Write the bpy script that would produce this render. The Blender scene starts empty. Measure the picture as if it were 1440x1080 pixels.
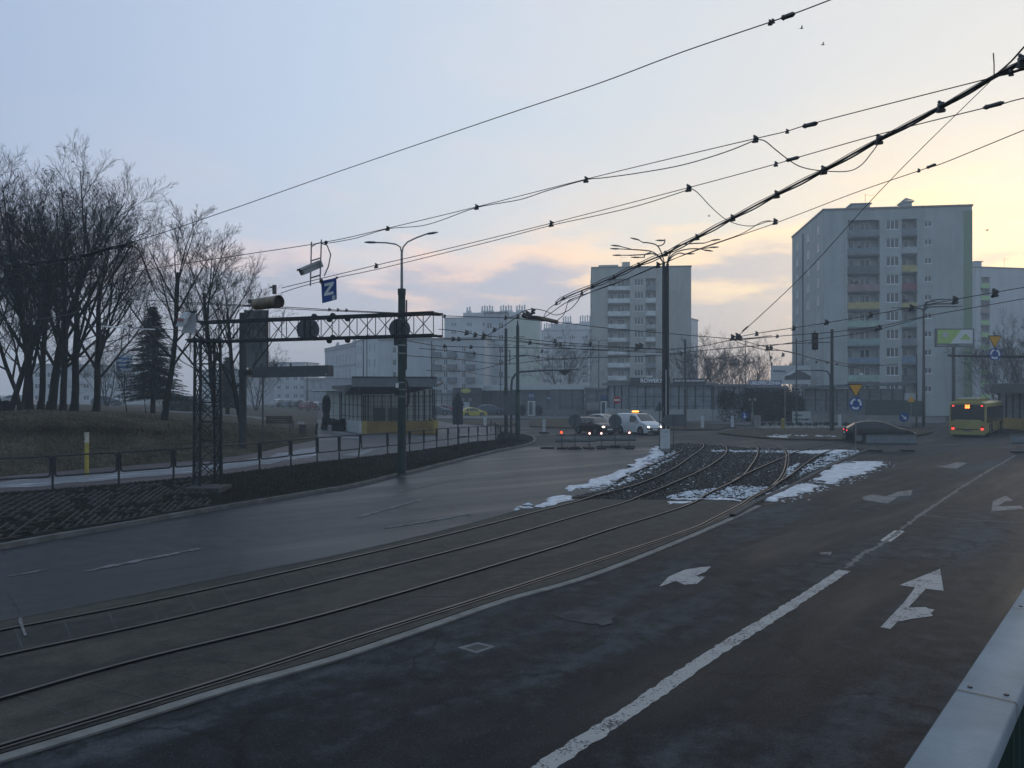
import bpy, math, random
from math import sin, cos, pi, radians, atan2, sqrt, exp
from mathutils import Vector, Matrix
sc = bpy.context.scene
COL = sc.collection
# ---------------------------------------------------------------- camera
EYE = 3.7; F = 1088.0; YH = 550.0
cd = bpy.data.cameras.new('camera'); cam = bpy.data.objects.new('camera', cd); COL.objects.link(cam)
cam.location = (0, 0, EYE); cam.rotation_euler = (radians(90), 0, 0)
cd.sensor_width = 36; cd.lens = 36*F/1440; cd.shift_y = 10/1440; cd.clip_start = 0.1; cd.clip_end = 3000
sc.camera = cam
# ---------------------------------------------------------------- world
HAZE = 0.0015
SUN_AZ = radians(37); SUN_EL = radians(5.5)
w = bpy.data.worlds.new('World'); sc.world = w; w.use_nodes = True
nt = w.node_tree; nt.nodes.clear()
def N(t, **k):
    n = nt.nodes.new(t)
    for a, b in k.items():
        if a.startswith('i_'): n.inputs[int(a[2:])].default_value = b
        else: setattr(n, a, b)
    return n
def L(a, b): nt.links.new(a, b)
def M(op, a, b=None, c=None, clamp=False):
    n = N('ShaderNodeMath', operation=op, use_clamp=clamp)
    for i, v in enumerate((a, b, c)):
        if v is None: continue
        if isinstance(v, (int, float)): n.inputs[i].default_value = v
        else: L(v, n.inputs[i])
    return n.outputs[0]
def ramp(fac, stops, interp='LINEAR'):
    n = N('ShaderNodeValToRGB'); r = n.color_ramp; r.interpolation = interp
    while len(r.elements) > 1: r.elements.remove(r.elements[-1])
    r.elements[0].position = stops[0][0]; r.elements[0].color = (*stops[0][1], 1)
    for p, c in stops[1:]:
        e = r.elements.new(p); e.color = (*c, 1)
    L(fac, n.inputs[0]); return n.outputs[0]
def mixc(f, a, b):
    n = N('ShaderNodeMix', data_type='RGBA')
    if isinstance(f, (int, float)): n.inputs[0].default_value = f
    else: L(f, n.inputs[0])
    for i, v in ((6, a), (7, b)):
        if isinstance(v, tuple): n.inputs[i].default_value = (*v, 1)
        else: L(v, n.inputs[i])
    return n.outputs[2]
tc = N('ShaderNodeTexCoord')
sx = N('ShaderNodeSeparateXYZ'); L(tc.outputs['Generated'], sx.inputs[0])
X, Y, Z = sx.outputs
# angle towards the dawn glow
dt = N('ShaderNodeVectorMath', operation='DOT_PRODUCT'); L(tc.outputs['Generated'], dt.inputs[0])
dt.inputs[1].default_value = (sin(SUN_AZ)*.99, cos(SUN_AZ)*.99, 0.12)
d = M('MULTIPLY_ADD', dt.outputs['Value'], .5, .5)
hi = ramp(d, [(0, (.24, .35, .46)), (.45, (.30, .42, .58)), (.67, (.39, .485, .66)), (.80, (.505, .60, .755)), (.90, (.61, .675, .76)), (.96, (.70, .715, .73)), (1, (.77, .755, .715))])
lo = ramp(d, [(0, (.38, .48, .58)), (.45, (.40, .51, .63)), (.67, (.44, .50, .66)), (.80, (.60, .62, .70)), (.90, (.86, .76, .68)), (.96, (.98, .84, .64)), (1, (1.08, .88, .60))])
el = M('MULTIPLY', M('MAXIMUM', Z, 0), 3.0, clamp=True)
base = mixc(el, lo, hi)
# clouds: direction projected on a high layer
den = M('ADD', M('MAXIMUM', Z, 0), .09)
cx = M('DIVIDE', X, den); cy = M('DIVIDE', Y, den)
cv = N('ShaderNodeCombineXYZ'); L(cx, cv.inputs[0]); L(M('MULTIPLY', cy, 1.0), cv.inputs[1])
n1 = N('ShaderNodeTexNoise', noise_dimensions='3D'); L(cv.outputs[0], n1.inputs[0]); n1.inputs['Scale'].default_value = .95; n1.inputs['Detail'].default_value = 7; n1.inputs['Roughness'].default_value = .58
n2 = N('ShaderNodeTexNoise'); L(cv.outputs[0], n2.inputs[0]); n2.inputs['Scale'].default_value = .38; n2.inputs['Detail'].default_value = 4
nn = M('ADD', M('MULTIPLY', n1.outputs[0], .6), M('MULTIPLY', n2.outputs[0], .4))
band = ramp(Z, [(0, (1, 1, 1)), (.12, (1, 1, 1)), (.19, (.35, .35, .35)), (.35, (.22, .22, .22)), (1, (.1, .1, .1))])
m_lit = M('MULTIPLY', M('MULTIPLY', M('SUBTRACT', nn, .48), 6.0, clamp=True), band, clamp=True)
m_dark = M('MULTIPLY', M('MULTIPLY', M('SUBTRACT', nn, .54), 8.0, clamp=True), band, clamp=True)
# low cloud bank with a ragged lit upper edge
mv = N('ShaderNodeMapping'); mv.inputs['Scale'].default_value = (3.4, 3.4, 13); mv.inputs['Location'].default_value = (.3, 1.7, 0); L(tc.outputs['Generated'], mv.inputs[0])
n3 = N('ShaderNodeTexNoise'); L(mv.outputs[0], n3.inputs[0]); n3.inputs['Scale'].default_value = 1.0; n3.inputs['Detail'].default_value = 7; n3.inputs['Roughness'].default_value = .55
n4 = N('ShaderNodeTexNoise'); L(mv.outputs[0], n4.inputs[0]); n4.inputs['Scale'].default_value = 2.3; n4.inputs['Detail'].default_value = 6
ee = M('SUBTRACT', M('ADD', Z, M('MULTIPLY', M('SUBTRACT', n3.outputs[0], .5), -.30)), .162)
def sstep(v, a_, b_):
    n = N('ShaderNodeMapRange', interpolation_type='SMOOTHSTEP'); n.inputs[1].default_value = a_; n.inputs[2].default_value = b_; L(v, n.inputs[0]); return n.outputs[0]
bank = sstep(ee, .014, -.022)
edge = M('MULTIPLY', M('MULTIPLY', sstep(ee, .050, .004), sstep(ee, -.035, -.002)), M('MULTIPLY_ADD', n4.outputs[0], 2.4, -.55, clamp=True), clamp=True)
litc = ramp(d, [(0, (.3, .36, .45)), (.6, (.50, .52, .64)), (.78, (.86, .68, .68)), (.88, (1.15, .76, .60)), (.95, (1.25, .88, .52)), (1, (1.35, 1.0, .58))])
drkc = ramp(d, [(0, (.2, .26, .34)), (.6, (.32, .38, .50)), (.8, (.44, .48, .60)), (.92, (.52, .52, .60)), (1, (.80, .68, .52))])
c1 = mixc(M('MULTIPLY', m_lit, .75), base, litc)
c2 = mixc(M('MULTIPLY', m_dark, .85), c1, drkc)
bankc = ramp(d, [(0, (.30, .38, .46)), (.6, (.36, .42, .53)), (.8, (.46, .48, .60)), (.92, (.47, .48, .60)), (1, (.62, .56, .54))])
c2b = mixc(M('MULTIPLY', bank, .88), c2, bankc)
c2c = mixc(M('MULTIPLY', edge, .85), c2b, litc)
# below horizon
c3 = mixc(M('LESS_THAN', Z, -.01), c2c, (.10, .11, .13))
bg = N('ShaderNodeBackground'); L(c3, bg.inputs[0]); bg.inputs[1].default_value = 0.98
sk = N('ShaderNodeTexSky', sky_type='NISHITA'); sk.sun_disc = False; sk.sun_elevation = SUN_EL; sk.sun_rotation = SUN_AZ
bg2 = N('ShaderNodeBackground'); L(sk.outputs[0], bg2.inputs[0]); bg2.inputs[1].default_value = 0.02
ad = N('ShaderNodeAddShader'); L(bg.outputs[0], ad.inputs[0]); L(bg2.outputs[0], ad.inputs[1])
wo = N('ShaderNodeOutputWorld'); L(ad.outputs[0], wo.inputs[0])
# ---------------------------------------------------------------- sun (low dawn sun behind cloud)
ld = bpy.data.lights.new('sun', 'SUN'); ld.energy = 0.5; ld.angle = radians(14); ld.color = (1, .88, .76)
so = bpy.data.objects.new('sun', ld); COL.objects.link(so)
sd = Vector((sin(SUN_AZ)*cos(SUN_EL), cos(SUN_AZ)*cos(SUN_EL), sin(SUN_EL)))
so.rotation_euler = sd.to_track_quat('Z', 'Y').to_euler(); so.location = sd*100+Vector((0, 0, 30))
sc.view_settings.view_transform = 'Standard'; sc.view_settings.look = 'None'; sc.view_settings.exposure = 0.12; sc.view_settings.gamma = 1
sc.cycles.volume_max_steps = 64; sc.cycles.max_bounces = 6; sc.cycles.volume_bounces = 1
# ---------------------------------------------------------------- projection helpers (photo pixel + depth / height -> world point)
def P(px, py, D): return Vector(((px-720)/F*D, D, EYE-(py-YH)/F*D))
def G(px, py, z=0.0): return P(px, py, (EYE-z)*F/(py-YH))
# ---------------------------------------------------------------- mesh builder
class MB:
    def __init__(s): s.v = []; s.f = []; s.uv = None
    def add(s, vs, fs, m=None):
        o = len(s.v)
        if m is not None: vs = [m @ Vector(v) for v in vs]
        s.v += [tuple(v) for v in vs]; s.f += [tuple(i+o for i in f) for f in fs]; return s
    def box(s, x0, x1, y0, y1, z0, z1, m=None):
        vs = [(x0,y0,z0),(x1,y0,z0),(x1,y1,z0),(x0,y1,z0),(x0,y0,z1),(x1,y0,z1),(x1,y1,z1),(x0,y1,z1)]
        return s.add(vs, [(0,3,2,1),(4,5,6,7),(0,1,5,4),(1,2,6,5),(2,3,7,6),(3,0,4,7)], m)
    def poly(s, pts, t=None, m=None):      # flat polygon, or prism pushed along t
        n = len(pts); pts = [Vector(p) for p in pts]
        if t is None: return s.add(pts, [tuple(range(n))], m)
        t = Vector(t)
        return s.add(pts+[p+t for p in pts], [tuple(range(n))[::-1], tuple(range(n, 2*n))]+[(i, (i+1) % n, n+(i+1) % n, n+i) for i in range(n)], m)
    def tube(s, pts, r, n=6, cap=True, m=None):
        pts = [Vector(p) for p in pts]
        if m is not None: pts = [m @ p for p in pts]
        k = len(pts); rs = r if isinstance(r, (list, tuple)) else [r]*k
        o = len(s.v); u = None
        for i, p in enumerate(pts):
            t = (pts[min(i+1, k-1)]-pts[max(i-1, 0)])
            if t.length < 1e-9: t = Vector((0, 0, 1))
            t.normalize()
            if u is None:
                u = t.cross(Vector((0, 0, 1)))
                if u.length < .1: u = t.cross(Vector((0, 1, 0)))
            u = (u-t*u.dot(t)); u.normalize(); v = t.cross(u)
            for j in range(n):
                a = 2*pi*j/n+pi/n; s.v.append(tuple(p+(u*cos(a)+v*sin(a))*rs[i]))
        for i in range(k-1):
            for j in range(n):
                a = o+i*n+j; b = o+i*n+(j+1) % n; s.f.append((a, b, b+n, a+n))
        if cap: s.f.append(tuple(o+j for j in range(n))[::-1]); s.f.append(tuple(o+(k-1)*n+j for j in range(n)))
        return s
    def cyl(s, c, ax, r, h, n=16, m=None):
        c = Vector(c); ax = Vector(ax).normalized(); return s.tube([c-ax*h/2, c+ax*h/2], r, n, True, m)
    def ball(s, c, r, n=8, k=5, sc_=(1, 1, 1), m=None):
        vs = []; fs = []
        for i in range(k+1):
            a = pi*i/k
            for j in range(n):
                b = 2*pi*j/n; vs.append((c[0]+r*sc_[0]*sin(a)*cos(b), c[1]+r*sc_[1]*sin(a)*sin(b), c[2]+r*sc_[2]*cos(a)))
        for i in range(k):
            for j in range(n): fs.append((i*n+j, (i+1)*n+j, (i+1)*n+(j+1) % n, i*n+(j+1) % n))
        return s.add(vs, fs, m)
    def beam(s, a, b, w_, h_=None):        # rectangular bar between two points
        a = Vector(a); b = Vector(b); h_ = h_ or w_; t = (b-a).normalized(); u = t.cross(Vector((0, 0, 1)))
        if u.length < .05: u = Vector((1, 0, 0))
        u.normalize(); v = u.cross(t); u *= w_/2; v *= h_/2
        q = [-u-v, u-v, u+v, -u+v]
        return s.add([a+x for x in q]+[b+x for x in q], [(0,1,2,3),(7,6,5,4),(0,4,5,1),(1,5,6,2),(2,6,7,3),(3,7,4,0)])
    def loft(s, rows, close=False, uvs=False):
        o = len(s.v); n = len(rows[0])
        for r in rows: s.v += [tuple(p) for p in r]
        for i in range(len(rows)-1):
            for j in range(n-(0 if close else 1)):
                a = o+i*n+j; b = o+i*n+(j+1) % n; s.f.append((a, b, b+n, a+n))
        return s
    def build(s, name, mat, parent=None, world=False, smooth=None, uv=None):
        me = bpy.data.meshes.new(name)
        off = parent.location if (parent is not None and world) else Vector((0, 0, 0))
        if world and parent is not None:
            p = parent
            while p.parent is not None: p = p.parent; off = off+p.location
        me.from_pydata([(a-off[0], b-off[1], c-off[2]) for a, b, c in s.v], [], s.f)
        me.materials.append(mat)
        if uv is not None:
            l = me.uv_layers.new(name='UVMap'); 
            for lp in me.loops: l.data[lp.index].uv = uv[lp.vertex_index]
        me.validate()
        if smooth:
            me.polygons.foreach_set('use_smooth', [True]*len(me.polygons)); me.set_sharp_from_angle(angle=radians(smooth))
        o = bpy.data.objects.new(name, me); COL.objects.link(o)
        if parent is not None: o.parent = parent
        return o
def tag(o, label=None, cat=None, group=None, kind=None):
    if label: o['label'] = label
    if cat: o['category'] = cat
    if group: o['group'] = group
    if kind: o['kind'] = kind
    return o
def thing(name, loc, label, cat, group=None, rz=0):
    o = bpy.data.objects.new(name, None); COL.objects.link(o); o.location = loc; o.rotation_euler = (0, 0, rz); o.empty_display_size = .3
    return tag(o, label, cat, group)
def kids(o): return [c for c in KID.get(o, [])]
def copy_tree(o, loc=None, rz=None, scale=None, label=None):
    def rec(s, par):
        c = s.copy(); COL.objects.link(c)
        if par is not None: c.parent = par
        for ch in ALL(s): rec(ch, c)
        return c
    c = rec(o, None)
    if loc is not None: c.location = loc
    if rz is not None: c.rotation_euler = (0, 0, rz)
    if scale is not None: c.scale = (scale,)*3 if isinstance(scale, (int, float)) else scale
    if label: c['label'] = label
    return c
def ALL(s): return [x for x in bpy.data.objects if x.parent == s]
# ---------------------------------------------------------------- materials
def newmat(name):
    m = bpy.data.materials.new(name); m.use_nodes = True; t = m.node_tree; t.nodes.clear()
    b = t.nodes.new('ShaderNodeBsdfPrincipled'); o = t.nodes.new('ShaderNodeOutputMaterial'); t.links.new(b.outputs[0], o.inputs[0])
    return m, t, b
def mat(name, c, rough=.7, metal=0, var=.25, sc_=3.0, bump=0, bs=20, emit=None, es=0, alpha=None, trans=0, spec=None, stretch=None):
    m, t, b = newmat(name); ns = t.nodes; lk = t.links
    tcn = ns.new('ShaderNodeTexCoord'); src = tcn.outputs['Object']
    if stretch:
        mp = ns.new('ShaderNodeMapping'); mp.inputs['Scale'].default_value = stretch; lk.new(src, mp.inputs[0]); src = mp.outputs[0]
    nz = ns.new('ShaderNodeTexNoise'); nz.inputs['Scale'].default_value = sc_; nz.inputs['Detail'].default_value = 6; nz.inputs['Roughness'].default_value = .6; lk.new(src, nz.inputs[0])
    r = ns.new('ShaderNodeValToRGB'); r.color_ramp.elements[0].position = .3; r.color_ramp.elements[1].position = .7
    r.color_ramp.elements[0].color = (*[x*(1-var) for x in c], 1); r.color_ramp.elements[1].color = (*[min(1, x*(1+var)) for x in c], 1)
    lk.new(nz.outputs[0], r.inputs[0]); lk.new(r.outputs[0], b.inputs['Base Color'])
    b.inputs['Roughness'].default_value = rough; b.inputs['Metallic'].default_value = metal
    if spec is not None: b.inputs['Specular IOR Level'].default_value = spec
    if bump:
        n2 = ns.new('ShaderNodeTexNoise'); n2.inputs['Scale'].default_value = bs; n2.inputs['Detail'].default_value = 4; lk.new(src, n2.inputs[0])
        bp = ns.new('ShaderNodeBump'); bp.inputs['Strength'].default_value = bump; bp.inputs['Distance'].default_value = .02; lk.new(n2.outputs[0], bp.inputs['Height']); lk.new(bp.outputs[0], b.inputs['Normal'])
    if emit: b.inputs['Emission Color'].default_value = (*emit, 1); b.inputs['Emission Strength'].default_value = es
    if trans: b.inputs['Transmission Weight'].default_value = trans
    return m
def groundmat(name, dark, light, ang, st=(1, .12), rough=(.45, .85), sc_=.5, patch=.5, fine=.35, bump=.5, worldc=True, crack=0.0, spec=.09, patch_lo=.5, patch_hi=.68):
    """asphalt / paving: worn light patches stretched along the road, fine aggregate grain, uneven gloss"""
    m, t, b = newmat(name); ns = t.nodes; lk = t.links; b.inputs['Specular IOR Level'].default_value = spec
    ge = ns.new('ShaderNodeNewGeometry')
    mp = ns.new('ShaderNodeMapping'); mp.vector_type = 'TEXTURE'; mp.inputs['Rotation'].default_value = (0, 0, ang); mp.inputs['Scale'].default_value = (1/st[0], 1/st[1], 1); lk.new(ge.outputs['Position'], mp.inputs[0])
    def nz(scale, det, src, rg=.6):
        n = ns.new('ShaderNodeTexNoise'); n.inputs['Scale'].default_value = scale; n.inputs['Detail'].default_value = det; n.inputs['Roughness'].default_value = rg; lk.new(src, n.inputs[0]); return n.outputs[0]
    a = nz(sc_, 5, mp.outputs[0]); g = nz(26, 5, ge.outputs['Position'], .85); bl = nz(2.2, 6, ge.outputs['Position'], .7)
    def mm(op, x, y, cl=False):
        n = ns.new('ShaderNodeMath'); n.operation = op; n.use_clamp = cl
        for i, v in enumerate((x, y)):
            if isinstance(v, (int, float)): n.inputs[i].default_value = v
            else: lk.new(v, n.inputs[i])
        return n.outputs[0]
    mr = ns.new('ShaderNodeMapRange'); mr.interpolation_type = 'SMOOTHSTEP'; mr.inputs[1].default_value = patch_lo; mr.inputs[2].default_value = patch_hi
    lk.new(mm('ADD', mm('MULTIPLY', a, .75), mm('MULTIPLY', bl, .25)), mr.inputs[0])
    f = mm('MULTIPLY', mr.outputs[0], patch)
    f = mm('ADD', f, mm('MULTIPLY', mm('SUBTRACT', bl, .5), .45), True)
    mx = ns.new('ShaderNodeMix'); mx.data_type = 'RGBA'; lk.new(f, mx.inputs[0]); mx.inputs[6].default_value = (*dark, 1); mx.inputs[7].default_value = (*light, 1)
    gr = ns.new('ShaderNodeMapRange'); gr.inputs[1].default_value = .25; gr.inputs[2].default_value = .75; gr.inputs[3].default_value = 1-fine; gr.inputs[4].default_value = 1+fine; lk.new(g, gr.inputs[0])
    vm = ns.new('ShaderNodeVectorMath'); vm.operation = 'SCALE'; lk.new(mx.outputs[2], vm.inputs[0]); lk.new(gr.outputs[0], vm.inputs['Scale'])
    ch = ns.new('ShaderNodeTexNoise'); ch.inputs['Scale'].default_value = 60; ch.inputs['Detail'].default_value = 2; lk.new(ge.outputs['Position'], ch.inputs[0])
    cm = ns.new('ShaderNodeMapRange'); cm.inputs[1].default_value = .62; cm.inputs[2].default_value = .70; cm.inputs[4].default_value = .55; lk.new(ch.outputs[0], cm.inputs[0])
    cx_ = ns.new('ShaderNodeMix'); cx_.data_type = 'RGBA'; lk.new(cm.outputs[0], cx_.inputs[0]); lk.new(vm.outputs[0], cx_.inputs[6]); cx_.inputs[7].default_value = (*[min(.6, v*1.7) for v in light], 1)
    out = cx_.outputs[2]
    if crack:
        vo = ns.new('ShaderNodeTexVoronoi'); vo.feature = 'DISTANCE_TO_EDGE'; vo.inputs['Scale'].default_value = crack
        wv = ns.new('ShaderNodeTexNoise'); wv.inputs['Scale'].default_value = 1.3; wv.inputs['Detail'].default_value = 5; lk.new(ge.outputs['Position'], wv.inputs[0])
        va = ns.new('ShaderNodeVectorMath'); va.operation = 'MULTIPLY_ADD'; lk.new(wv.outputs['Color'], va.inputs[0]); va.inputs[1].default_value = (1.6, 1.6, 0); lk.new(ge.outputs['Position'], va.inputs[2]); lk.new(va.outputs[0], vo.inputs[0])
        cr = ns.new('ShaderNodeMapRange'); cr.inputs[1].default_value = 0; cr.inputs[2].default_value = .012; cr.inputs[3].default_value = .45; cr.inputs[4].default_value = 1; lk.new(vo.outputs['Distance'], cr.inputs[0])
        v2 = ns.new('ShaderNodeVectorMath'); v2.operation = 'SCALE'; lk.new(out, v2.inputs[0]); lk.new(cr.outputs[0], v2.inputs['Scale']); out = v2.outputs[0]
    lk.new(out, b.inputs['Base Color'])
    rr = ns.new('ShaderNodeMapRange'); rr.inputs[1].default_value = .3; rr.inputs[2].default_value = .7; rr.inputs[3].default_value = rough[0]; rr.inputs[4].default_value = rough[1]; lk.new(a, rr.inputs[0]); lk.new(rr.outputs[0], b.inputs['Roughness'])
    bp = ns.new('ShaderNodeBump'); bp.inputs['Strength'].default_value = bump; bp.inputs['Distance'].default_value = .01; lk.new(g, bp.inputs['Height']); lk.new(bp.outputs[0], b.inputs['Normal'])
    return m
RA = radians(-41.4)
MT = dict(
 ground=groundmat('asphalt_old', (.024, .025, .027), (.075, .077, .080), RA, st=(1, .15), sc_=.35, patch=.6),
 road=groundmat('asphalt_right', (.009, .010, .012), (.066, .071, .079), RA, crack=.16, st=(1, .14), sc_=.55, patch=.9, fine=.6, patch_lo=.47, patch_hi=.66),
 lroad=groundmat('asphalt_left', (.017, .020, .025), (.078, .085, .095), radians(-52), spec=.2, crack=.13, fine=.5, st=(1, .07), sc_=.7, patch=.6, rough=(.35, .6), patch_lo=.5, patch_hi=.7),
 slab=groundmat('tram_concrete', (.022, .022, .021), (.074, .069, .058), RA, st=(1, .2), sc_=.9, patch=.8, fine=.45, patch_lo=.42, patch_hi=.62),
 path=groundmat('path_paving', (.075, .064, .066), (.17, .155, .165), radians(-50), st=(1, .15), sc_=.8, patch=.9),
 plaza=groundmat('plaza_paving', (.09, .09, .094), (.20, .21, .225), 0, st=(1, .6), sc_=.3, patch=.7),
 grass=groundmat('winter_grass', (.045, .040, .029), (.135, .118, .085), radians(-50), st=(1, .5), sc_=1.4, patch=.8, fine=.6, bump=1, rough=(.9, 1)),
 verge=groundmat('verge_soil', (.008, .008, .007), (.030, .027, .022), 0, st=(1, 1), sc_=2.5, patch=.7, fine=.7, bump=1, rough=(.9, 1)),
 ballast=groundmat('ballast', (.022, .022, .022), (.075, .072, .068), 0, st=(1, 1), sc_=9, patch=.8, fine=.8, bump=1, rough=(.85, 1)),
 kerb=mat('kerb_stone', (.10, .10, .098), .85, var=.4, sc_=2, bump=.3),
 kerbdark=mat('kerb_dark', (.040, .040, .040), .85, var=.4, sc_=3, bump=.3),
 strip=mat('edge_strip', (.15, .148, .138), .8, var=.35, sc_=3.5, bump=.2),
 paint=mat('worn_paint', (.34, .34, .33), .7, var=.45, sc_=7, bump=.2),
 faint=mat('faded_paint', (.12, .122, .128), .75, var=.35, sc_=5),
 rail=mat('rail_steel', (.13, .115, .105), .45, 1, var=.3, sc_=2),
 groove=mat('rail_groove', (.006, .006, .006), 1, spec=0),
 snow=mat('snow', (.50, .53, .58), .6, var=.4, sc_=3.2, bump=.7, bs=14),
 ice=groundmat('path_ice', (.16, .17, .19), (.40, .43, .48), radians(-50), st=(1, .2), sc_=1.6, patch=1, fine=.2),
 dark=mat('dark_metal', (.022, .024, .028), .55, .3),
 black=mat('black_rubber', (.012, .012, .013), .7),
 green=mat('green_pole_paint', (.012, .031, .027), .65, .1, var=.4, sc_=4, stretch=(1, 1, .4)),
 pole=mat('grey_pole_steel', (.06, .066, .072), .55, .5, var=.3),
 galv=mat('galvanised', (.20, .21, .22), .5, .6),
 truss=mat('truss_steel', (.022, .025, .029), .6, .4, var=.4, sc_=5),
 wire=mat('wire', (.020, .020, .022), .6, .3),
 wire2=mat('grey_cable', (.055, .056, .06), .6, .2),
 insul=mat('insulator', (.05, .052, .055), .4),
 bark=mat('bark', (.014, .012, .011), .95, var=.5, sc_=6, bump=.8, bs=15, stretch=(1, 1, .3)),
 twig=mat('twigs', (.013, .012, .011), .95, var=.4, sc_=2),
 needles=mat('needles', (.012, .020, .016), .9, var=.5, sc_=2),
 hedge=mat('hedge_leaves', (.008, .012, .010), .9, var=.6, sc_=2),
 ivy=mat('dry_shrub', (.035, .033, .025), .9, var=.6, sc_=3),
 concrete=mat('concrete', (.22, .22, .215), .85, var=.25, sc_=1.5, bump=.2),
 rust=mat('rusty_tube', (.20, .155, .11), .6, .3, var=.5, sc_=8),
 plate=mat('plate_back', (.10, .115, .125), .55, .4, var=.2),
 white=mat('white_paint', (.62, .64, .66), .5, var=.08),
 whitewall=mat('white_panel', (.44, .46, .48), .6, var=.15),
 blue=mat('sign_blue', (.010, .055, .24), .45, var=.1),
 red=mat('sign_red', (.35, .02, .02), .45, var=.1),
 yellow=mat('sign_yellow', (.62, .30, .02), .5, var=.1),
 yel2=mat('yellow_base', (.30, .21, .05), .7, var=.25, sc_=2),
 lime=mat('poster_lime', (.34, .50, .13), .6, var=.15),
 glass=mat('window_glass', (.05, .06, .07), .12, 0, var=.6, sc_=.6, spec=.8),
 glassb=mat('shop_glass', (.10, .115, .13), .15, 0, var=.45, sc_=.5, spec=.6),
 frost=mat('frosted_glass', (.26, .28, .285), .35, 0, var=.3, sc_=1.2, spec=.5),
 frame=mat('window_frame', (.74, .76, .78), .6, var=.1),
 fascia=mat('fascia_panel', (.125, .145, .16), .5, .2, var=.2),
 shopdark=mat('shop_cladding', (.045, .05, .058), .6, var=.4),
 shopgrey=mat('shop_panel', (.15, .16, .17), .6, var=.3),
 barrier=mat('barrier_board', (.15, .175, .195), .6, var=.2),
 wood=mat('bench_wood', (.045, .028, .018), .8, var=.4, sc_=5),
 parapet=mat('railing_cap', (.17, .215, .25), .62, 0, var=.22, sc_=4, bump=.06, bs=90, spec=.3),
)
def frosted():
    m, t, b = newmat('frosted_panel'); ns = t.nodes; lk = t.links; b.inputs['Base Color'].default_value = (.66, .70, .70, 1); b.inputs['Roughness'].default_value = .4
    tr = ns.new('ShaderNodeBsdfTranslucent'); tr.inputs[0].default_value = (.62, .66, .66, 1); mx = ns.new('ShaderNodeMixShader'); mx.inputs[0].default_value = .55; lk.new(b.outputs[0], mx.inputs[1]); lk.new(tr.outputs[0], mx.inputs[2]); lk.new(mx.outputs[0], [n for n in ns if n.type == 'OUTPUT_MATERIAL'][0].inputs[0]); return m
def clearglass():
    m, t, b = newmat('clear_glass'); ns = t.nodes; lk = t.links; b.inputs['Base Color'].default_value = (.12, .14, .15, 1); b.inputs['Roughness'].default_value = .08
    tr = ns.new('ShaderNodeBsdfTransparent'); tr.inputs[0].default_value = (.93, .95, .95, 1); mx = ns.new('ShaderNodeMixShader'); mx.inputs[0].default_value = .93; lk.new(b.outputs[0], mx.inputs[1]); lk.new(tr.outputs[0], mx.inputs[2]); lk.new(mx.outputs[0], [n for n in ns if n.type == 'OUTPUT_MATERIAL'][0].inputs[0]); return m
MT['frost'] = frosted(); MT['clear'] = clearglass()
def lamp_mat(name, c, s): return mat(name, c, .4, emit=c, es=s, var=0)
MT['headlight'] = lamp_mat('headlight_on', (1, .88, .7), 6); MT['taillight'] = lamp_mat('tail_light_on', (1, .05, .04), 2.2)
MT['amber'] = lamp_mat('amber_beacon', (1, .42, .06), 4); MT['led'] = lamp_mat('bus_display', (1, .22, .04), 4); MT['warn'] = lamp_mat('warning_lamp', (1, .12, .04), 1.5)
# ---------------------------------------------------------------- curves
def cat(pts, seg=8):
    pts = [Vector(p) for p in pts]; out = []
    for i in range(len(pts)-1):
        p0 = pts[max(i-1, 0)]; p1 = pts[i]; p2 = pts[i+1]; p3 = pts[min(i+2, len(pts)-1)]
        for k in range(seg):
            t = k/seg
            out.append(.5*((2*p1)+(p2-p0)*t+(2*p0-5*p1+4*p2-p3)*t*t+(3*p1-p0-3*p2+p3)*t**3))
    out.append(pts[-1]); return out
def resample(pts, n):
    ln = [0]
    for a, b in zip(pts, pts[1:]): ln.append(ln[-1]+(b-a).length)
    out = []; j = 0
    for i in range(n):
        s = ln[-1]*i/(n-1)
        while j < len(ln)-2 and ln[j+1] < s: j += 1
        t = (s-ln[j])/max(1e-9, ln[j+1]-ln[j]); out.append(pts[j].lerp(pts[j+1], min(1, t)))
    return out, ln[-1]
def gl(pxs, z=0.0, seg=8): return cat([G(x, y, z) for x, y in pxs], seg)
def ribbon(mb, pts, wd, z=None, off=0.0):
    l = []; r = []
    for i, p in enumerate(pts):
        t = pts[min(i+1, len(pts)-1)]-pts[max(i-1, 0)]; t.z = 0; t.normalize(); nrm = Vector((-t.y, t.x, 0))
        zz = p.z if z is None else z
        a = p+nrm*(off+wd/2); b = p+nrm*(off-wd/2); l.append((a.x, a.y, zz)); r.append((b.x, b.y, zz))
    mb.loft([r, l]); return mb
def railbox(mb, pts, wd, z0, z1, off=0):
    rows = [[], [], [], []]
    for i, p in enumerate(pts):
        t = pts[min(i+1, len(pts)-1)]-pts[max(i-1, 0)]; t.z = 0; t.normalize(); nrm = Vector((-t.y, t.x, 0))
        a = p+nrm*(off+wd/2); b = p+nrm*(off-wd/2)
        rows[0].append((b.x, b.y, p.z+z0)); rows[1].append((b.x, b.y, p.z+z1)); rows[2].append((a.x, a.y, p.z+z1)); rows[3].append((a.x, a.y, p.z+z0))
    mb.loft(rows); return mb
# ================================================================ GROUND
rnd = random.Random(5)
def struct(o): return tag(o, kind='structure')
g = MB(); g.poly([(-600, -40, 0), (600, -40, 0), (600, 640, 0), (-600, 640, 0)]); struct(g.build('ground', MT['ground']))
def sheet(name, m, pxs, z, seg=6, closed_smooth=False):
    mb = MB(); mb.poly([G(x, y, z) for x, y in pxs]); return struct(mb.build(name, m))
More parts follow.
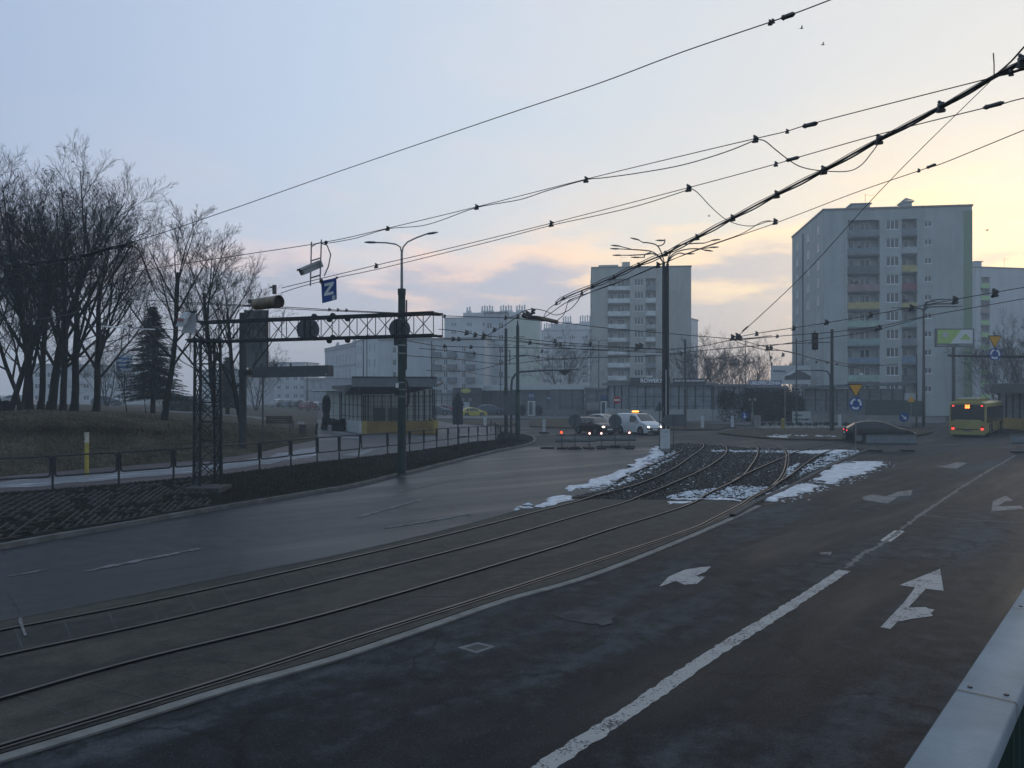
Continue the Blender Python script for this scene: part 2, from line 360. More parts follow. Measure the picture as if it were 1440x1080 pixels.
# track lines in photo coordinates
strip_px = [(-420, 1202), (-200, 1132), (0, 1070), (160, 1021), (320, 971), (480, 925), (600, 884), (713, 845), (833, 810), (960, 760), (1040, 725), (1067, 712)]
strip = gl(strip_px)
left_px = [(-420, 955), (-200, 912), (0, 874), (200, 835), (345, 806), (480, 780), (637, 743), (735, 716.5), (800, 700), (848, 690)]
lft = gl(left_px)
R1 = [(-420, 970), (-200, 928), (0, 887), (240, 840), (480, 787), (637, 750), (793, 710), (847, 696.5), (900, 681.5), (945, 661.5), (975, 641), (988, 631), (989, 625), (982, 620.5), (959, 614.5), (930, 609)]
R2 = [(-420, 1020), (-200, 970), (0, 923), (240, 871), (480, 813), (680, 763), (813, 725), (870, 709), (913, 695), (950, 679.5), (990, 661), (1014, 645), (1022, 635.5), (1019, 627), (1008, 621), (990, 615.5), (965, 611)]
R3 = [(-420, 1100), (-200, 1041), (0, 983), (200, 926.7), (480, 857.5), (763, 775), (860, 744), (960, 713), (1000, 694), (1041, 673), (1056, 656), (1065, 640), (1064, 628), (1051, 621), (1030, 616), (1000, 612)]
R4 = [(-420, 1180), (-200, 1110), (0, 1049), (320, 953), (480, 902), (720, 826.7), (960, 748), (1003, 729), (1051, 704), (1085, 685), (1100, 668), (1105, 650), (1104, 636), (1093, 626), (1068, 619), (1040, 614.5)]
R5 = [(1030, 678), (1060, 663), (1096, 647), (1126.7, 634), (1160, 625), (1193, 617.7), (1240, 611), (1290, 606)]
R6 = [(1080, 688), (1108, 672), (1136, 651), (1150, 642), (1167, 635), (1200, 625), (1250, 615), (1300, 609)]
R7 = [(870, 676), (905, 660), (935, 647), (960, 634.5)]
# asphalt sheets
lr = MB(); kerb_px = [(-260, 803), (-60, 775), (74, 751.5), (167, 736), (244, 722), (309, 711), (365, 702), (409, 695), (446, 689), (477, 684), (507, 678), (545, 669), (576, 662), (596, 657.5), (614, 653), (630, 649), (645, 645.5), (659, 642), (672, 639), (685, 636), (697, 633), (715, 629.5), (738, 625), (749, 621), (752, 617.5), (749, 613.5), (738, 610.5), (722, 608), (704, 606)]
kerb = cat([G(x, y, .13) for x, y in kerb_px], 6)
ka = [G(x, y+3, .004) for x, y in kerb_px[:23]]
kl = [p for p in cat(ka, 4)]
a_, _ = resample(kl, 90); b_, _ = resample(cat([G(x, y, .004) for x, y in left_px+[(885, 664), (912, 650), (925, 636), (926, 629)]], 6), 90)
lr.loft([b_, a_]); struct(lr.build('left_carriageway', MT['lroad']))
rr = MB(); s_, _ = resample([Vector((p.x, p.y, .004)) for p in strip]+[G(x, y, .004) for x, y in [(1100, 706), (1150, 676), (1205, 645), (1222, 634)]], 80)
e_, _ = resample([Vector((-.5, -9, .004)), Vector((6, 1, .004)), Vector((16, 14, .004)), Vector((30, 30, .004)), Vector((42, 44, .004)), Vector((52, 55, .004))], 80)
rr.loft([e_, s_]); struct(rr.build('right_carriageway', MT['road']))
sl = MB(); a_, _ = resample([Vector((p.x, p.y, .009)) for p in lft], 100); b_, _ = resample([Vector((p.x, p.y, .009)) for p in strip[:-6]]+[G(1060, 703.5, .009)], 100)
sl.loft([b_, a_]); tb = struct(sl.build('tram_bed', MT['slab']))
# cross joints of the concrete slabs (thin dark gaps)
jt = MB(); r4 = gl(R4[:9]); r1 = gl(R1[:8]); ra, _ = resample(r1, 34); rb, _ = resample(r4, 34)
r2 = resample(gl(R2[:8]), 34)[0]; r3 = resample(gl(R3[:8]), 34)[0]
for k in range(34):
    for (p, q) in ((ra, r2), (r3, rb)):
        a, b = p[k], q[k]; t = (b-a).normalized(); n_ = Vector((-t.y, t.x, 0))*.012
        a = a+t*.12; b = b-t*.12
        jt.poly([(a.x+n_.x, a.y+n_.y, .0125), (a.x-n_.x, a.y-n_.y, .0125), (b.x-n_.x, b.y-n_.y, .0125), (b.x+n_.x, b.y+n_.y, .0125)])
struct(jt.build('slab_joints', MT['kerbdark']))
st = MB(); railbox(st, resample(strip, 140)[0], .17, 0, .03); struct(st.build('edge_strip', MT['strip']))
st = MB(); ribbon(st, resample([Vector((p.x, p.y, .014)) for p in strip], 140)[0], .05, off=.13); struct(st.build('edge_strip_joint', MT['groove']))
st = MB(); railbox(st, resample(lft, 120)[0], .09, 0, .016); struct(st.build('bed_edge', MT['kerbdark']))
# ballast field
bal_px = [(800, 700), (848, 690), (885, 664), (912, 650), (922, 637), (928, 628), (960, 623), (1000, 626), (1060, 630), (1140, 633), (1215, 631), (1205, 638), (1165, 656), (1110, 685), (1062, 704), (1000, 702.5), (930, 702.5), (860, 702), (820, 702)]
bz = .014
mb = MB(); mb.poly([G(x, y, bz) for x, y in bal_px]); struct(mb.build('ballast_bed', MT['ballast']))
def inpoly(x, y, P_):
    c = False; j = len(P_)-1
    for i in range(len(P_)):
        if (P_[i][1] > y) != (P_[j][1] > y) and x < (P_[j][0]-P_[i][0])*(y-P_[i][1])/(P_[j][1]-P_[i][1])+P_[i][0]: c = not c
        j = i
    return c
balw = [(G(x, y).x, G(x, y).y) for x, y in bal_px]
def stones(n, polyw, s0, s1, z, seed, avoid=None):
    r = random.Random(seed); xs = [p[0] for p in polyw]; ys = [p[1] for p in polyw]; m = MB(); k = 0
    while k < n:
        x = r.uniform(min(xs), max(xs)); y = r.uniform(min(ys), max(ys))
        if not inpoly(x, y, polyw): continue
        k += 1; s = r.uniform(s0, s1); a = r.random()*6.28; h = s*r.uniform(.4, .9)
        vs = [(x+s*cos(a+q*2*pi/5)*r.uniform(.6, 1), y+s*sin(a+q*2*pi/5)*r.uniform(.6, 1), z-.01) for q in range(5)]+[(x+r.uniform(-.3, .3)*s, y+r.uniform(-.3, .3)*s, z+h), (x+r.uniform(-.5, .5)*s, y+r.uniform(-.5, .5)*s, z+h*.85)]
        m.add(vs, [(0, 1, 5), (1, 2, 6, 5), (2, 3, 6), (3, 4, 6), (4, 0, 5, 6)])
    return m
tag(stones(9500, balw, .025, .06, bz, 1).build('ballast_stones', MT['ballast']), 'dark crushed stone ballast heaped between the curving tram rails', 'gravel', kind='stuff')
tag(stones(2600, balw, .025, .06, bz, 2).build('pale_ballast_stones', mat('pale_stone', (.16, .155, .15), .9, var=.5)), 'paler grey stones scattered among the tram track ballast', 'gravel', kind='stuff')
# kerb along the ballast's right side, and its left side
bk = gl([(1222, 634), (1205, 640), (1165, 658), (1110, 687), (1072, 704), (1030, 728)], 0)
mb = MB(); railbox(mb, resample(bk, 60)[0], .16, 0, .10); struct(mb.build('ballast_kerb', MT['kerbdark']))
mb = MB(); railbox(mb, resample(gl([(800, 700), (848, 693), (890, 669), (918, 652), (930, 640)]), 50)[0], .12, 0, .03); struct(mb.build('ballast_kerb', MT['kerbdark']))
# rails
labs = ['leftmost of the four long tram rails sunk in the concrete bed', 'second long tram rail from the left, paired with the leftmost one', 'third long tram rail, inner rail of the right hand track', 'right hand long tram rail running beside the pale edge strip',
        'branch rail leaving the third rail and crossing the right hand rail in the ballast', 'outer branch rail leaving the right hand rail towards the black car', 'short rail stub in the ballast beside the white cabinet']
for i, R in enumerate((R1, R2, R3, R4, R5, R6, R7)):
    pts = resample(gl(R, 0, 10), 240 if i < 4 else 60)[0]
    rs = [.055 if inpoly(p.x, p.y, balw) else 0 for p in pts]
    for k_ in range(len(pts)): pts[k_].z += sum(rs[max(0, k_-2):k_+3])/len(rs[max(0, k_-2):k_+3])
    t = thing('tram_rail', pts[0], labs[i], 'tram rail', 'steel tram rails')
    m = MB(); railbox(m, pts, .052, .008, .019); m.build('rail_head', MT['rail'], t, True)
    m = MB(); ribbon(m, [Vector((p.x, p.y, .0145+p.z)) for p in pts], .15, off=-.035); m.build('flange_groove', MT['groove'], t, True)
    if i == 3:
        m = MB(); railbox(m, pts, .03, .008, .024, off=-.12); m.build('guard_rail', MT['rail'], t, True)
from mathutils import noise as NZ
ZC = [0]
def zn():
    ZC[0] += 1; return ZC[0]*.0004
# snow
def snowpatch(mb, pxs, h=.03, seed=0, z=.02, rag=1.0):
    r = random.Random(seed); pts = [G(x, y, z) for x, y in pxs]; n = len(pts); out = []
    for i in range(n):
        a, b = pts[i], pts[(i+1) % n]; k = max(2, int((b-a).length/.14))
        for j in range(k):
            p = a.lerp(b, j/k); q = p+Vector((.55*NZ.noise(p*.8+Vector((seed, 0, 0)))+.22*NZ.noise(p*2.6+Vector((0, seed, 0))), .4*NZ.noise(p*.9+Vector((0, 0, seed)))+.2*NZ.noise(p*2.9+Vector((9, seed, 0))), 0))*rag; out.append(q)
    c = sum(out, Vector((0, 0, 0)))/len(out)
    ring2 = [p.lerp(c, min(.5, .22/max(.1, (p-c).length)))+Vector((0, 0, h)) for p in out]
    o = len(mb.v); mb.v += [tuple(p) for p in out]+[tuple(p) for p in ring2]; m = len(out)
    mb.f += [(o+i, o+(i+1) % m, o+m+(i+1) % m, o+m+i) for i in range(m)]+[tuple(range(o+m, o+2*m))]
def crumbs(mb, pxs, n, s0, s1, seed, z=.03):
    r = random.Random(seed); W_ = [(G(x, y).x, G(x, y).y) for x, y in pxs]; xs = [p[0] for p in W_]; ys = [p[1] for p in W_]; k = 0
    while k < n:
        x = r.uniform(min(xs), max(xs)); y = r.uniform(min(ys), max(ys))
        if not inpoly(x, y, W_): continue
        k += 1; s = r.uniform(s0, s1)*(1 if r.random() < .85 else 1.8); a0 = r.random()*6
        vs = [(x+s*cos(a0+q*pi/3)*r.uniform(.5, 1.2), y+s*.8*sin(a0+q*pi/3)*r.uniform(.5, 1.2), z-.01) for q in range(6)]+[(x, y, z+s*.28)]
        mb.add(vs, [(q, (q+1) % 6, 6) for q in range(6)])
def rim_crumbs(mb, pxs, n, seed, spread=.35):
    r = random.Random(seed); pts = [G(x, y) for x, y in pxs]
    for _ in range(n):
        i = r.randrange(len(pts)); p = pts[i].lerp(pts[(i+1) % len(pts)], r.random()); x = p.x+r.gauss(0, spread); y = p.y+r.gauss(0, spread*.8); s = r.uniform(.02, .09); a0 = r.random()*6
        mb.add([(x+s*cos(a0+q*pi/3)*r.uniform(.5, 1.2), y+s*.8*sin(a0+q*pi/3)*r.uniform(.5, 1.2), .005) for q in range(6)]+[(x, y, .012+s*.2)], [(q, (q+1) % 6, 6) for q in range(6)])
def snowobj(fn, lab):
    m = MB(); fn(m); tag(m.build('snow_patch', MT['snow']), lab, 'snow', kind='stuff')
def s1(m):
    snowpatch(m, [(745, 713), (800, 705), (818, 698.5), (790, 697.5), (762, 704), (740, 710)], .03, 1); crumbs(m, [(722, 719), (745, 716), (745, 708), (728, 711)], 14, .04, .12, 2)
snowobj(s1, 'thin snow tongue lying on the asphalt left of the leftmost tram rail')
def s2(m):
    snowpatch(m, [(797, 690), (816, 682.5), (843, 672.8), (881, 659), (899, 648), (910, 642), (914, 647), (905, 656), (888, 664), (862, 676), (840, 683), (820, 687)], .05, 3)
    snowpatch(m, [(916, 634), (921, 627), (927, 629), (931, 636), (928, 643), (916, 645)], .05, 4); crumbs(m, [(800, 692), (822, 682), (890, 657), (926, 630), (934, 640), (900, 664), (850, 684)], 500, .03, .12, 5)
    crumbs(m, [(825, 691), (858, 690), (905, 670), (955, 640), (948, 634), (900, 660), (850, 684)], 260, .03, .10, 6)
snowobj(s2, 'broken snow bank along the left edge of the ballast up to the white cabinet')
def s3(m): snowpatch(m, [(1142, 674.6), (1158, 664), (1184, 652), (1205, 650), (1235, 649), (1244, 654), (1230, 660), (1206, 668), (1186, 674), (1170, 681), (1156, 677)], .045, 7); rim_crumbs(m, [(1142, 674.6), (1158, 664), (1184, 652), (1205, 650), (1235, 649), (1244, 654), (1230, 660), (1206, 668), (1186, 674), (1170, 681)], 260, 71)
snowobj(s3, 'larger smooth snow patch on the road right of the ballast')
def s4(m): snowpatch(m, [(1064, 704), (1090, 693), (1112, 683), (1135, 681), (1148, 684.5), (1138, 690), (1118, 697), (1098, 704), (1080, 706)], .045, 8); rim_crumbs(m, [(1064, 704), (1090, 693), (1112, 683), (1135, 681), (1148, 684.5), (1138, 690), (1118, 697), (1098, 704)], 200, 72)
snowobj(s4, 'smaller snow patch on the road nearest the corner of the ballast')
def s5(m):
    snowpatch(m, [(940, 700.5), (1000, 701), (1055, 703), (1052, 705), (1000, 703.5), (940, 702.5)], .02, 9); snowpatch(m, [(932, 706), (966, 703.5), (958, 707), (944, 710)], .02, 10)
    crumbs(m, [(935, 701), (1055, 702), (1090, 686), (1040, 684), (960, 692)], 700, .02, .08, 11)
snowobj(s5, 'snow line across the near end of the ballast between the rails')
def s6(m):
    crumbs(m, [(1000, 633), (1100, 634), (1210, 634), (1195, 645), (1160, 655), (1120, 672), (1130, 655), (1165, 640), (1100, 637), (1000, 636)], 700, .03, .12, 12); snowpatch(m, [(1125, 634.5), (1180, 632.5), (1196, 633), (1175, 637), (1130, 637.5)], .03, 13)
    crumbs(m, [(1105, 660), (1125, 650), (1115, 668), (1108, 672)], 90, .03, .1, 14); crumbs(m, bal_px, 500, .015, .045, 15)
snowobj(s6, 'speckled snow over the far end of the ballast bed')
# ---------------------------------------------------------------- painted markings
def mark(name, pxs, m, z=.009):
    z += zn()
    mb = MB(); mb.poly([G(x, y, z) for x, y in pxs]); return struct(mb.build(name, m))
def ragline(name, pxs, wd, m, z=.0085, seed=1, rag=.02):
    z += zn(); r = random.Random(seed); pts, ln = resample(gl(pxs, z), 10) ; n = max(4, int(ln/.12)); pts, _ = resample(gl(pxs, z), n); l = []; q = []
    for i, p in enumerate(pts):
        t = pts[min(i+1, n-1)]-pts[max(i-1, 0)]; t.normalize(); nr = Vector((-t.y, t.x, 0)); l.append(p+nr*(wd/2+r.uniform(-rag, rag))); q.append(p-nr*(wd/2+r.uniform(-rag, rag)))
    mb = MB(); mb.loft([q, l]); return struct(mb.build(name, m))
# speckled paint: noise decides where paint has worn through to asphalt
def wornpaint(name, c, thr, sc_=28):
    m, t, b = newmat(name); ns = t.nodes; lk = t.links; ge = ns.new('ShaderNodeNewGeometry')
    n = ns.new('ShaderNodeTexNoise'); n.inputs['Scale'].default_value = sc_; n.inputs['Detail'].default_value = 4; n.inputs['Roughness'].default_value = .7; lk.new(ge.outputs['Position'], n.inputs[0])
    n2 = ns.new('ShaderNodeTexNoise'); n2.inputs['Scale'].default_value = 2.5; n2.inputs['Detail'].default_value = 3; lk.new(ge.outputs['Position'], n2.inputs[0])
    ad = ns.new('ShaderNodeMath'); ad.operation = 'MULTIPLY_ADD'; ad.inputs[1].default_value = .5; lk.new(n2.outputs[0], ad.inputs[0]); lk.new(n.outputs[0], ad.inputs[2])
    r = ns.new('ShaderNodeValToRGB'); r.color_ramp.elements[0].position = thr-.03; r.color_ramp.elements[1].position = thr+.03
    r.color_ramp.elements[0].color = (.038, .040, .045, 1); r.color_ramp.elements[1].color = (*c, 1); lk.new(ad.outputs[0], r.inputs[0]); lk.new(r.outputs[0], b.inputs['Base Color']); b.inputs['Roughness'].default_value = .7
    return m
WP = wornpaint('worn_lane_paint', (.31, .31, .30), .67); WP2 = wornpaint('worn_arrow_paint', (.30, .30, .295), .66, 20); WP3 = wornpaint('old_paint', (.13, .135, .14), .72, 9)
WP4 = wornpaint('faint_line_paint', (.085, .088, .092), .70, 9)
ragline('lane_line', [(764, 1079), (900, 990), (1000, 921), (1100, 859), (1187, 802)], .22, WP, seed=1)
ragline('lane_line', [(700, 1122), (764, 1079)], .22, WP, seed=3)
ragline('lane_dash', [(1245, 761), (1265, 746.5)], .24, MT['paint'], seed=2, rag=.005)
ragline('lane_line_old', [(1190, 799), (1215, 778), (1240, 765), (1290, 727), (1310, 714), (1345, 690), (1380, 668), (1428, 640)], .11, WP4, seed=4, rag=.05)
ragline('cross_joint', [(1290, 723), (1340, 729), (1420, 734), (1500, 739)], .05, WP3, seed=5, rag=.02)
mark('lane_arrow', [(1238, 882), (1272, 846), (1287, 826), (1265, 822.7), (1322, 799.9), (1327, 830.7), (1302, 828), (1277, 854.5), (1302, 853.5), (1306, 856), (1315, 857), (1309, 862), (1312, 866), (1299, 868), (1283, 870), (1262, 874.6), (1252, 884.5)], WP2)
mark('lane_arrow', [(927, 825), (940, 811), (963, 801), (985, 797.5), (1000, 796.5), (992, 804), (978, 810), (992, 811), (980, 821), (962, 822), (951, 817)], WP2)
mark('lane_arrow', [(1212, 699), (1228, 695), (1246, 698), (1262, 692), (1250, 693), (1283, 689), (1281, 697), (1266, 697), (1248, 708), (1232, 706), (1215, 703)], WP3)
mark('lane_arrow', [(1315, 655), (1328, 655), (1345, 650), (1360, 651), (1345, 659), (1330, 658)], WP3)
mark('lane_arrow', [(1396, 705), (1414, 697), (1425, 704), (1414, 705), (1402, 712), (1436, 711), (1440, 716), (1394, 719)], WP3)
mark('paint_remnant', [(1152, 777), (1170, 776), (1168, 780), (1155, 780)], WP3)
mark('road_patch', [(780, 865), (820, 853), (860, 855), (865, 868), (835, 878), (795, 872)], groundmat('repair_patch', (.028, .030, .034), (.075, .08, .088), 0, st=(1, 1), sc_=2, patch=.8), .0065)
mark('road_patch', [(832, 872), (858, 868), (862, 876), (846, 880)], MT['kerbdark'], .0095)
ragline('lane_dash', [(130, 1)] and [(14, 810), (30, 807), (62, 801)], .10, WP3, seed=6)
for k, (a, b) in enumerate((((560, 691), (645, 674)), ((700, 672), (740, 664)), ((765, 655), (785, 650)), ((805, 640), (870, 614)), ((812, 647), (860, 645)))):
    ragline('lane_line_old', [a, b], .10, WP3, seed=10+k, rag=.03)
for k, pp in enumerate(([(120, 803), (200, 787), (280, 771)], [(540, 742), (600, 733), (660, 722)], [(500, 728), (600, 700)])):
    ragline('tyre_streak', pp, .16, WP3, seed=30+k, rag=.06)
ragline('tar_line', [(10, 830), (22, 848), (28, 860)], .03, MT['kerbdark'], seed=7)
# zebra / yield lines on the roundabout
ragline('ring_line', [(1010, 620), (1090, 622), (1200, 624)], .12, MT['faint'], seed=8); ragline('ring_line', [(1040, 608), (1150, 622)], .12, MT['faint'], seed=9)
ragline('ring_line', [(1300, 627), (1340, 625), (1370, 624)], .2, WP3, seed=12); ragline('ring_line', [(1255, 628), (1300, 629)], .2, WP3, seed=13)
# drain cover set in the right carriageway
c = G(671, 911, .008); t = thing('drain_cover', c, 'square iron drain cover in a pale concrete frame on the dark right carriageway', 'drain cover')
m = MB(); m.poly([G(643, 910.5, .007), (G(672, 903, .007)), G(697, 909, .007), G(670, 918.5, .007)]); m.build('frame', MT['faint'], t, True)
m = MB(); m.poly([G(654, 910.5, .011), (G(672, 905.5, .011)), G(688, 909.5, .011), G(670, 915.5, .011)]); m.build('lid', MT['kerbdark'], t, True)
# small marker peg leaning on the left carriageway
# (a short strip of pale tape stuck to the slab)
mark('tape_scrap', [(25, 872), (28, 868), (31, 869), (33, 880), (38, 893), (34, 894), (29, 881)], MT['faint'], .016)
# ================================================================ LEFT SIDE TERRAIN
cols = [-260, -60, 74, 167, 244, 309, 365, 409, 446, 477, 507, 545, 576, 596, 614, 630, 645, 659, 672, 685, 697]
fence = [(712, 22), (697, 23.8), (688, 25.2), (680.4, 26.4), (673.8, 27.6), (667, 29), (660.6, 31.3), (655, 32.3), (650, 34), (646.7, 35.5), (643, 37), (638.7, 39), (635, 41), (632.5, 42.5), (629.5, 44.5), (627.6, 46), (625, 49), (623, 52), (621, 55), (620, 57.3), (618.6, 58.6)]
FP = [P(x, y, D) for x, (y, D) in zip(cols, fence)]
KP = [G(x, y, .13) for x, y in kerb_px[:21]]
far_ = [(690, 0, .48), (676, 0, .5), (664, 0, .5), (656, 0, .5), (650, 0, .52), (644.5, 0, .52), (636, 0, .53), (626, 0, .54), (619, 0, .55)]
PP = [G(x, y, z) for x, (y, _, z) in zip(cols, far_)]
crest = [(582, 34), (582, 36), (582, 37), (586, 39), (592, 41.5), (598, 45), (603, 49), (608, 53), (611, 56)]
CP = [P(x, y, D) for x, (y, D) in zip(cols, crest)]
mid = [(a*.45+b*.55) for a, b in zip(PP, CP)]
for m_, zf in zip(mid, [.30]*9): m_.z -= .12*max(0, m_.z-.6)
B3 = [P(x, y, D) for x, (y, D) in zip(cols, [(575, 60), (575, 60), (575, 60), (576.5, 62), (581, 64), (584, 68), (587, 72), (589, 76), (591, 80)])]
B4 = [P(x, y, D) for x, (y, D) in zip(cols, [(569, 110)]*3+[(571, 110), (573, 112), (575, 112), (577, 115), (579, 118), (580.5, 120)])]
B5 = [P(x, 0, 230) for x in cols[:9]]
for p in B5: p.z = -.2
def smooth_rows(rows, nu, nv):
    rs = [cat(r, nu) for r in rows]; nu = len(rs[0])
    res = []
    for i in range(nu):
        c = cat([r[i] for r in rs], nv); res.append(c)
    return [[res[i][k] for i in range(nu)] for k in range(len(res[0]))]
rr_ = random.Random(8)
bank_rows = smooth_rows([PP, mid, CP, B3, B4, B5], 10, 8)
from mathutils import noise as NZ
for k, row in enumerate(bank_rows):
    for p in row:
        if 0 < k < 30: p.z += .10*NZ.noise(Vector((p.x*.5, p.y*.5, 0)))+.05*NZ.noise(Vector((p.x*1.7, p.y*1.7, 3)))
mb = MB(); mb.loft(bank_rows); gb = mb.build('grass_bank', MT['grass'], smooth=60); struct(gb)
def terr(px, D):
    """height of the bank at photo column px and depth D"""
    rows = [FP, PP, CP, B3, B4, B5]; i = 0
    while i < 7 and cols[i+1] < px: i += 1
    t = (px-cols[i])/(cols[i+1]-cols[i]); L_ = [(r[i].y*(1-t)+r[i+1].y*t, r[i].z*(1-t)+r[i+1].z*t) for r in rows]
    for (d0, z0), (d1, z1) in zip(L_, L_[1:]):
        if d0 <= D <= d1: return z0+(z1-z0)*(D-d0)/(d1-d0)
    return L_[0][1] if D < L_[0][0] else 0
# footpath between fence and bank
ff = cat(FP[:9], 7); pf = cat(PP, 7)
mb = MB(); 
for p in pf: p.z -= .0
mb.loft([ff, [a.lerp(b, .5) for a, b in zip(ff, pf)], [b+Vector((0, .3, .01)) for b in pf]]); struct(mb.build('footpath', MT['path']))
icy = MB(); r = random.Random(4); A = []; B = []
for i, (a, b) in enumerate(zip(ff, pf)):
    c0 = .22+.10*NZ.noise(Vector((i*.35, 0, 0))); c1 = .62+.12*NZ.noise(Vector((i*.4, 5, 0))); A.append(a.lerp(b, c0)+Vector((0, 0, .012))); B.append(a.lerp(b, c1)+Vector((0, 0, .012)))
icy.loft([A, B]); struct(icy.build('path_ice', MT['ice']))
# plaza beyond the path
PL0 = FP[8:]; far1 = [P(x, 0, 66) for x in cols[8:]]; far2 = [P(x, 0, 92) for x in cols[8:]]
for i, p in enumerate(far1): p.z = .55*(1-i/(len(far1)-1))**.8
for i, p in enumerate(far2): p.z = .35*(1-i/(len(far1)-1))-.03
mb = MB(); mb.loft(smooth_rows([PL0, far1, far2], 5, 6)); struct(mb.build('plaza', MT['plaza']))
mb = MB()
for (pp) in ([(480, 640), (520, 632), (560, 626), (600, 622), (560, 629), (500, 641)], [(470, 615), (500, 617), (512, 616), (480, 613)], [(455, 606), (480, 607), (500, 611), (476, 610)], [(640, 612), (660, 610), (662, 611), (645, 613)], [(655, 619), (672, 617), (668, 620)]):
    mb.poly([G(x, y, .56 if x < 540 else .35) for x, y in pp])
tag(mb.build('snow_streaks', MT['ice']), 'faint snow streaks left on the paving in front of the yellow shelter', 'snow', kind='stuff')
def terrp(px, D):
    if px < 446: return terr(px, D)
    t = (px-446)/(697-446); z0 = .55*(1-t)**.8
    if D > 66: return z0+( .35*(1-t)-.03-z0)*min(1, (D-66)/26)
    return z0
# verge between kerb and fence
mb = MB(); vr = smooth_rows([KP, [a.lerp(b, .5)+Vector((0, 0, .03)) for a, b in zip(KP, FP)], FP], 8, 6)
for k, row in enumerate(vr):
    for p in row:
        if 0 < k < 12: p.z += .04*NZ.noise(Vector((p.x*1.2, p.y*1.2, 0)))
mb.loft(vr); struct(mb.build('verge', MT['verge'], smooth=60))
mb = MB(); isl = [(697, 632.5), (715, 629), (738, 624.5), (748.5, 620.8), (751.3, 617.5), (748.5, 613.8), (738, 611), (722, 608.5), (704, 606.5)]
mb.poly([G(x, y, .12) for x, y in isl]+[FP[-1]+Vector((0, 0, .02))]); struct(mb.build('island_verge', MT['verge']))
# openwork concrete slabs: a raised lattice on the near verge
la = MB(); K2 = cat(KP[:6], 40); F2 = cat(FP[:6], 40)
def vp(u, v): # u metres along, v 0..1 across
    i = u/tot*(len(K2)-1); i0 = max(0, min(len(K2)-2, int(i))); a = K2[i0].lerp(K2[i0+1], i-i0); b = F2[i0].lerp(F2[i0+1], i-i0); p = a.lerp(b, v); return p+Vector((0, 0, .035+.03*sin(pi*v)))
tot = sum((b-a).length for a, b in zip(K2, K2[1:]))
r = random.Random(3); nv = 14; du = .27; nu_ = int(tot/du)
for i in range(nu_):
    for j in range(nv):
        if r.random() < .2+.5*max(0, i/nu_-.5)+.5*NZ.noise(Vector((i*.08, j*.15, 2))): continue
        u = i*du; v = .04+j*.84/nv; off = (.5*du if j % 2 else 0)
        if u+off+du > tot-.3: continue
        # one concrete rib along, one across
        a = vp(u+off, v); b = vp(u+off+du, v); c_ = vp(u+off+du*.5, v+.84/nv)
        la.beam(a, b, .04, .05); la.beam(a, c_, .04, .05)
tag(la.build('openwork_slabs', mat('openwork_concrete', (.034, .034, .033), .95, var=.5, sc_=2)), 'openwork concrete paving lattice set in the dark verge below the railing', 'paving slabs', kind='stuff')
# grass tufts / leaf litter on verge and bank
def tufts(rows, n, h0, h1, m, name, lab, seed, k0=0, k1=None, width=.015, fall=1.0):
    r = random.Random(seed); mbb = MB(); k1 = k1 or len(rows)-2
    for _ in range(n):
        i = r.randrange(k0, k1); j = int((len(rows[0])-1)*r.random()**fall); a = rows[i][j].lerp(rows[i][j+1], r.random()); b = rows[i+1][j].lerp(rows[i+1][j+1], r.random()); p = a.lerp(b, r.random())
        for q in range(3):
            an = r.random()*6.28; h = r.uniform(h0, h1); w_ = width*r.uniform(.7, 1.6); dx = cos(an)*w_; dy = sin(an)*w_; lx = r.gauss(0, h*.6); ly = r.gauss(0, h*.6)
            mbb.add([(p.x-dx, p.y-dy, p.z-.02), (p.x+dx, p.y+dy, p.z-.02), (p.x+lx, p.y+ly, p.z+h)], [(0, 1, 2)])
    return tag(mbb.build(name, m), lab, 'grass', kind='stuff')
GRM = mat('dry_grass_blades', (.13, .115, .08), 1, var=.5, sc_=.6); VGM = mat('verge_blades', (.026, .026, .020), 1, var=.6, sc_=1)
tufts(vr, 24000, .02, .07, VGM, 'verge_grass', 'short dark trampled grass and leaf litter on the verge behind the kerb', 1, 1, 12, fall=1.5)
tufts(bank_rows, 26000, .03, .10, GRM, 'bank_grass', 'tired brown winter grass covering the bank under the bare trees', 2, 0, 18, .03)
ir = [[G(x, y, .12) for x, y in isl], [G(x, y, .12).lerp(G(697, 620, .12), .5) for x, y in isl], [G(697, 620, .12)]*len(isl)]
tufts(ir, 2500, .02, .06, VGM, 'island_grass', 'short brown grass on the rounded tip of the left verge around the poles', 7, 0, 2)
# worn pale track on top of the bank
mb = MB(); up = []; lo_ = []
for i in range(60):
    px = -200+i*8.2; z = 0
    D = 34.3+.01*i+ (px+200)*.017; D2 = D+1.1+.5*sin(i*.5)
    up.append(P(px, 0, D)); up[-1].z = terr(px, D)+.09; lo_.append(P(px, 0, D2)); lo_[-1].z = terr(px, D2)+.09
mb.loft([up, lo_]); struct(mb.build('worn_track', groundmat('bare_earth', (.07, .06, .048), (.14, .13, .115), 0, st=(1, 1), sc_=1.5, patch=.8)))
# far pale path across the lawn
mb = MB(); up = []; lo_ = []
for i in range(20):
    px = 200+i*12; D = 66; D2 = 71; a = P(px, 0, D); a.z = terrp(px, D)+.06; b = P(px, 0, D2); b.z = terrp(px, D2)+.08; up.append(a); lo_.append(b)
mb.loft([up, lo_]); struct(mb.build('lawn_path', MT['plaza']))
# kerb stones
mb = MB(); kk = resample([Vector((p.x, p.y, 0)) for p in kerb], 330)[0]; railbox(mb, kk, .16, 0, .135); struct(mb.build('kerb', MT['kerb']))
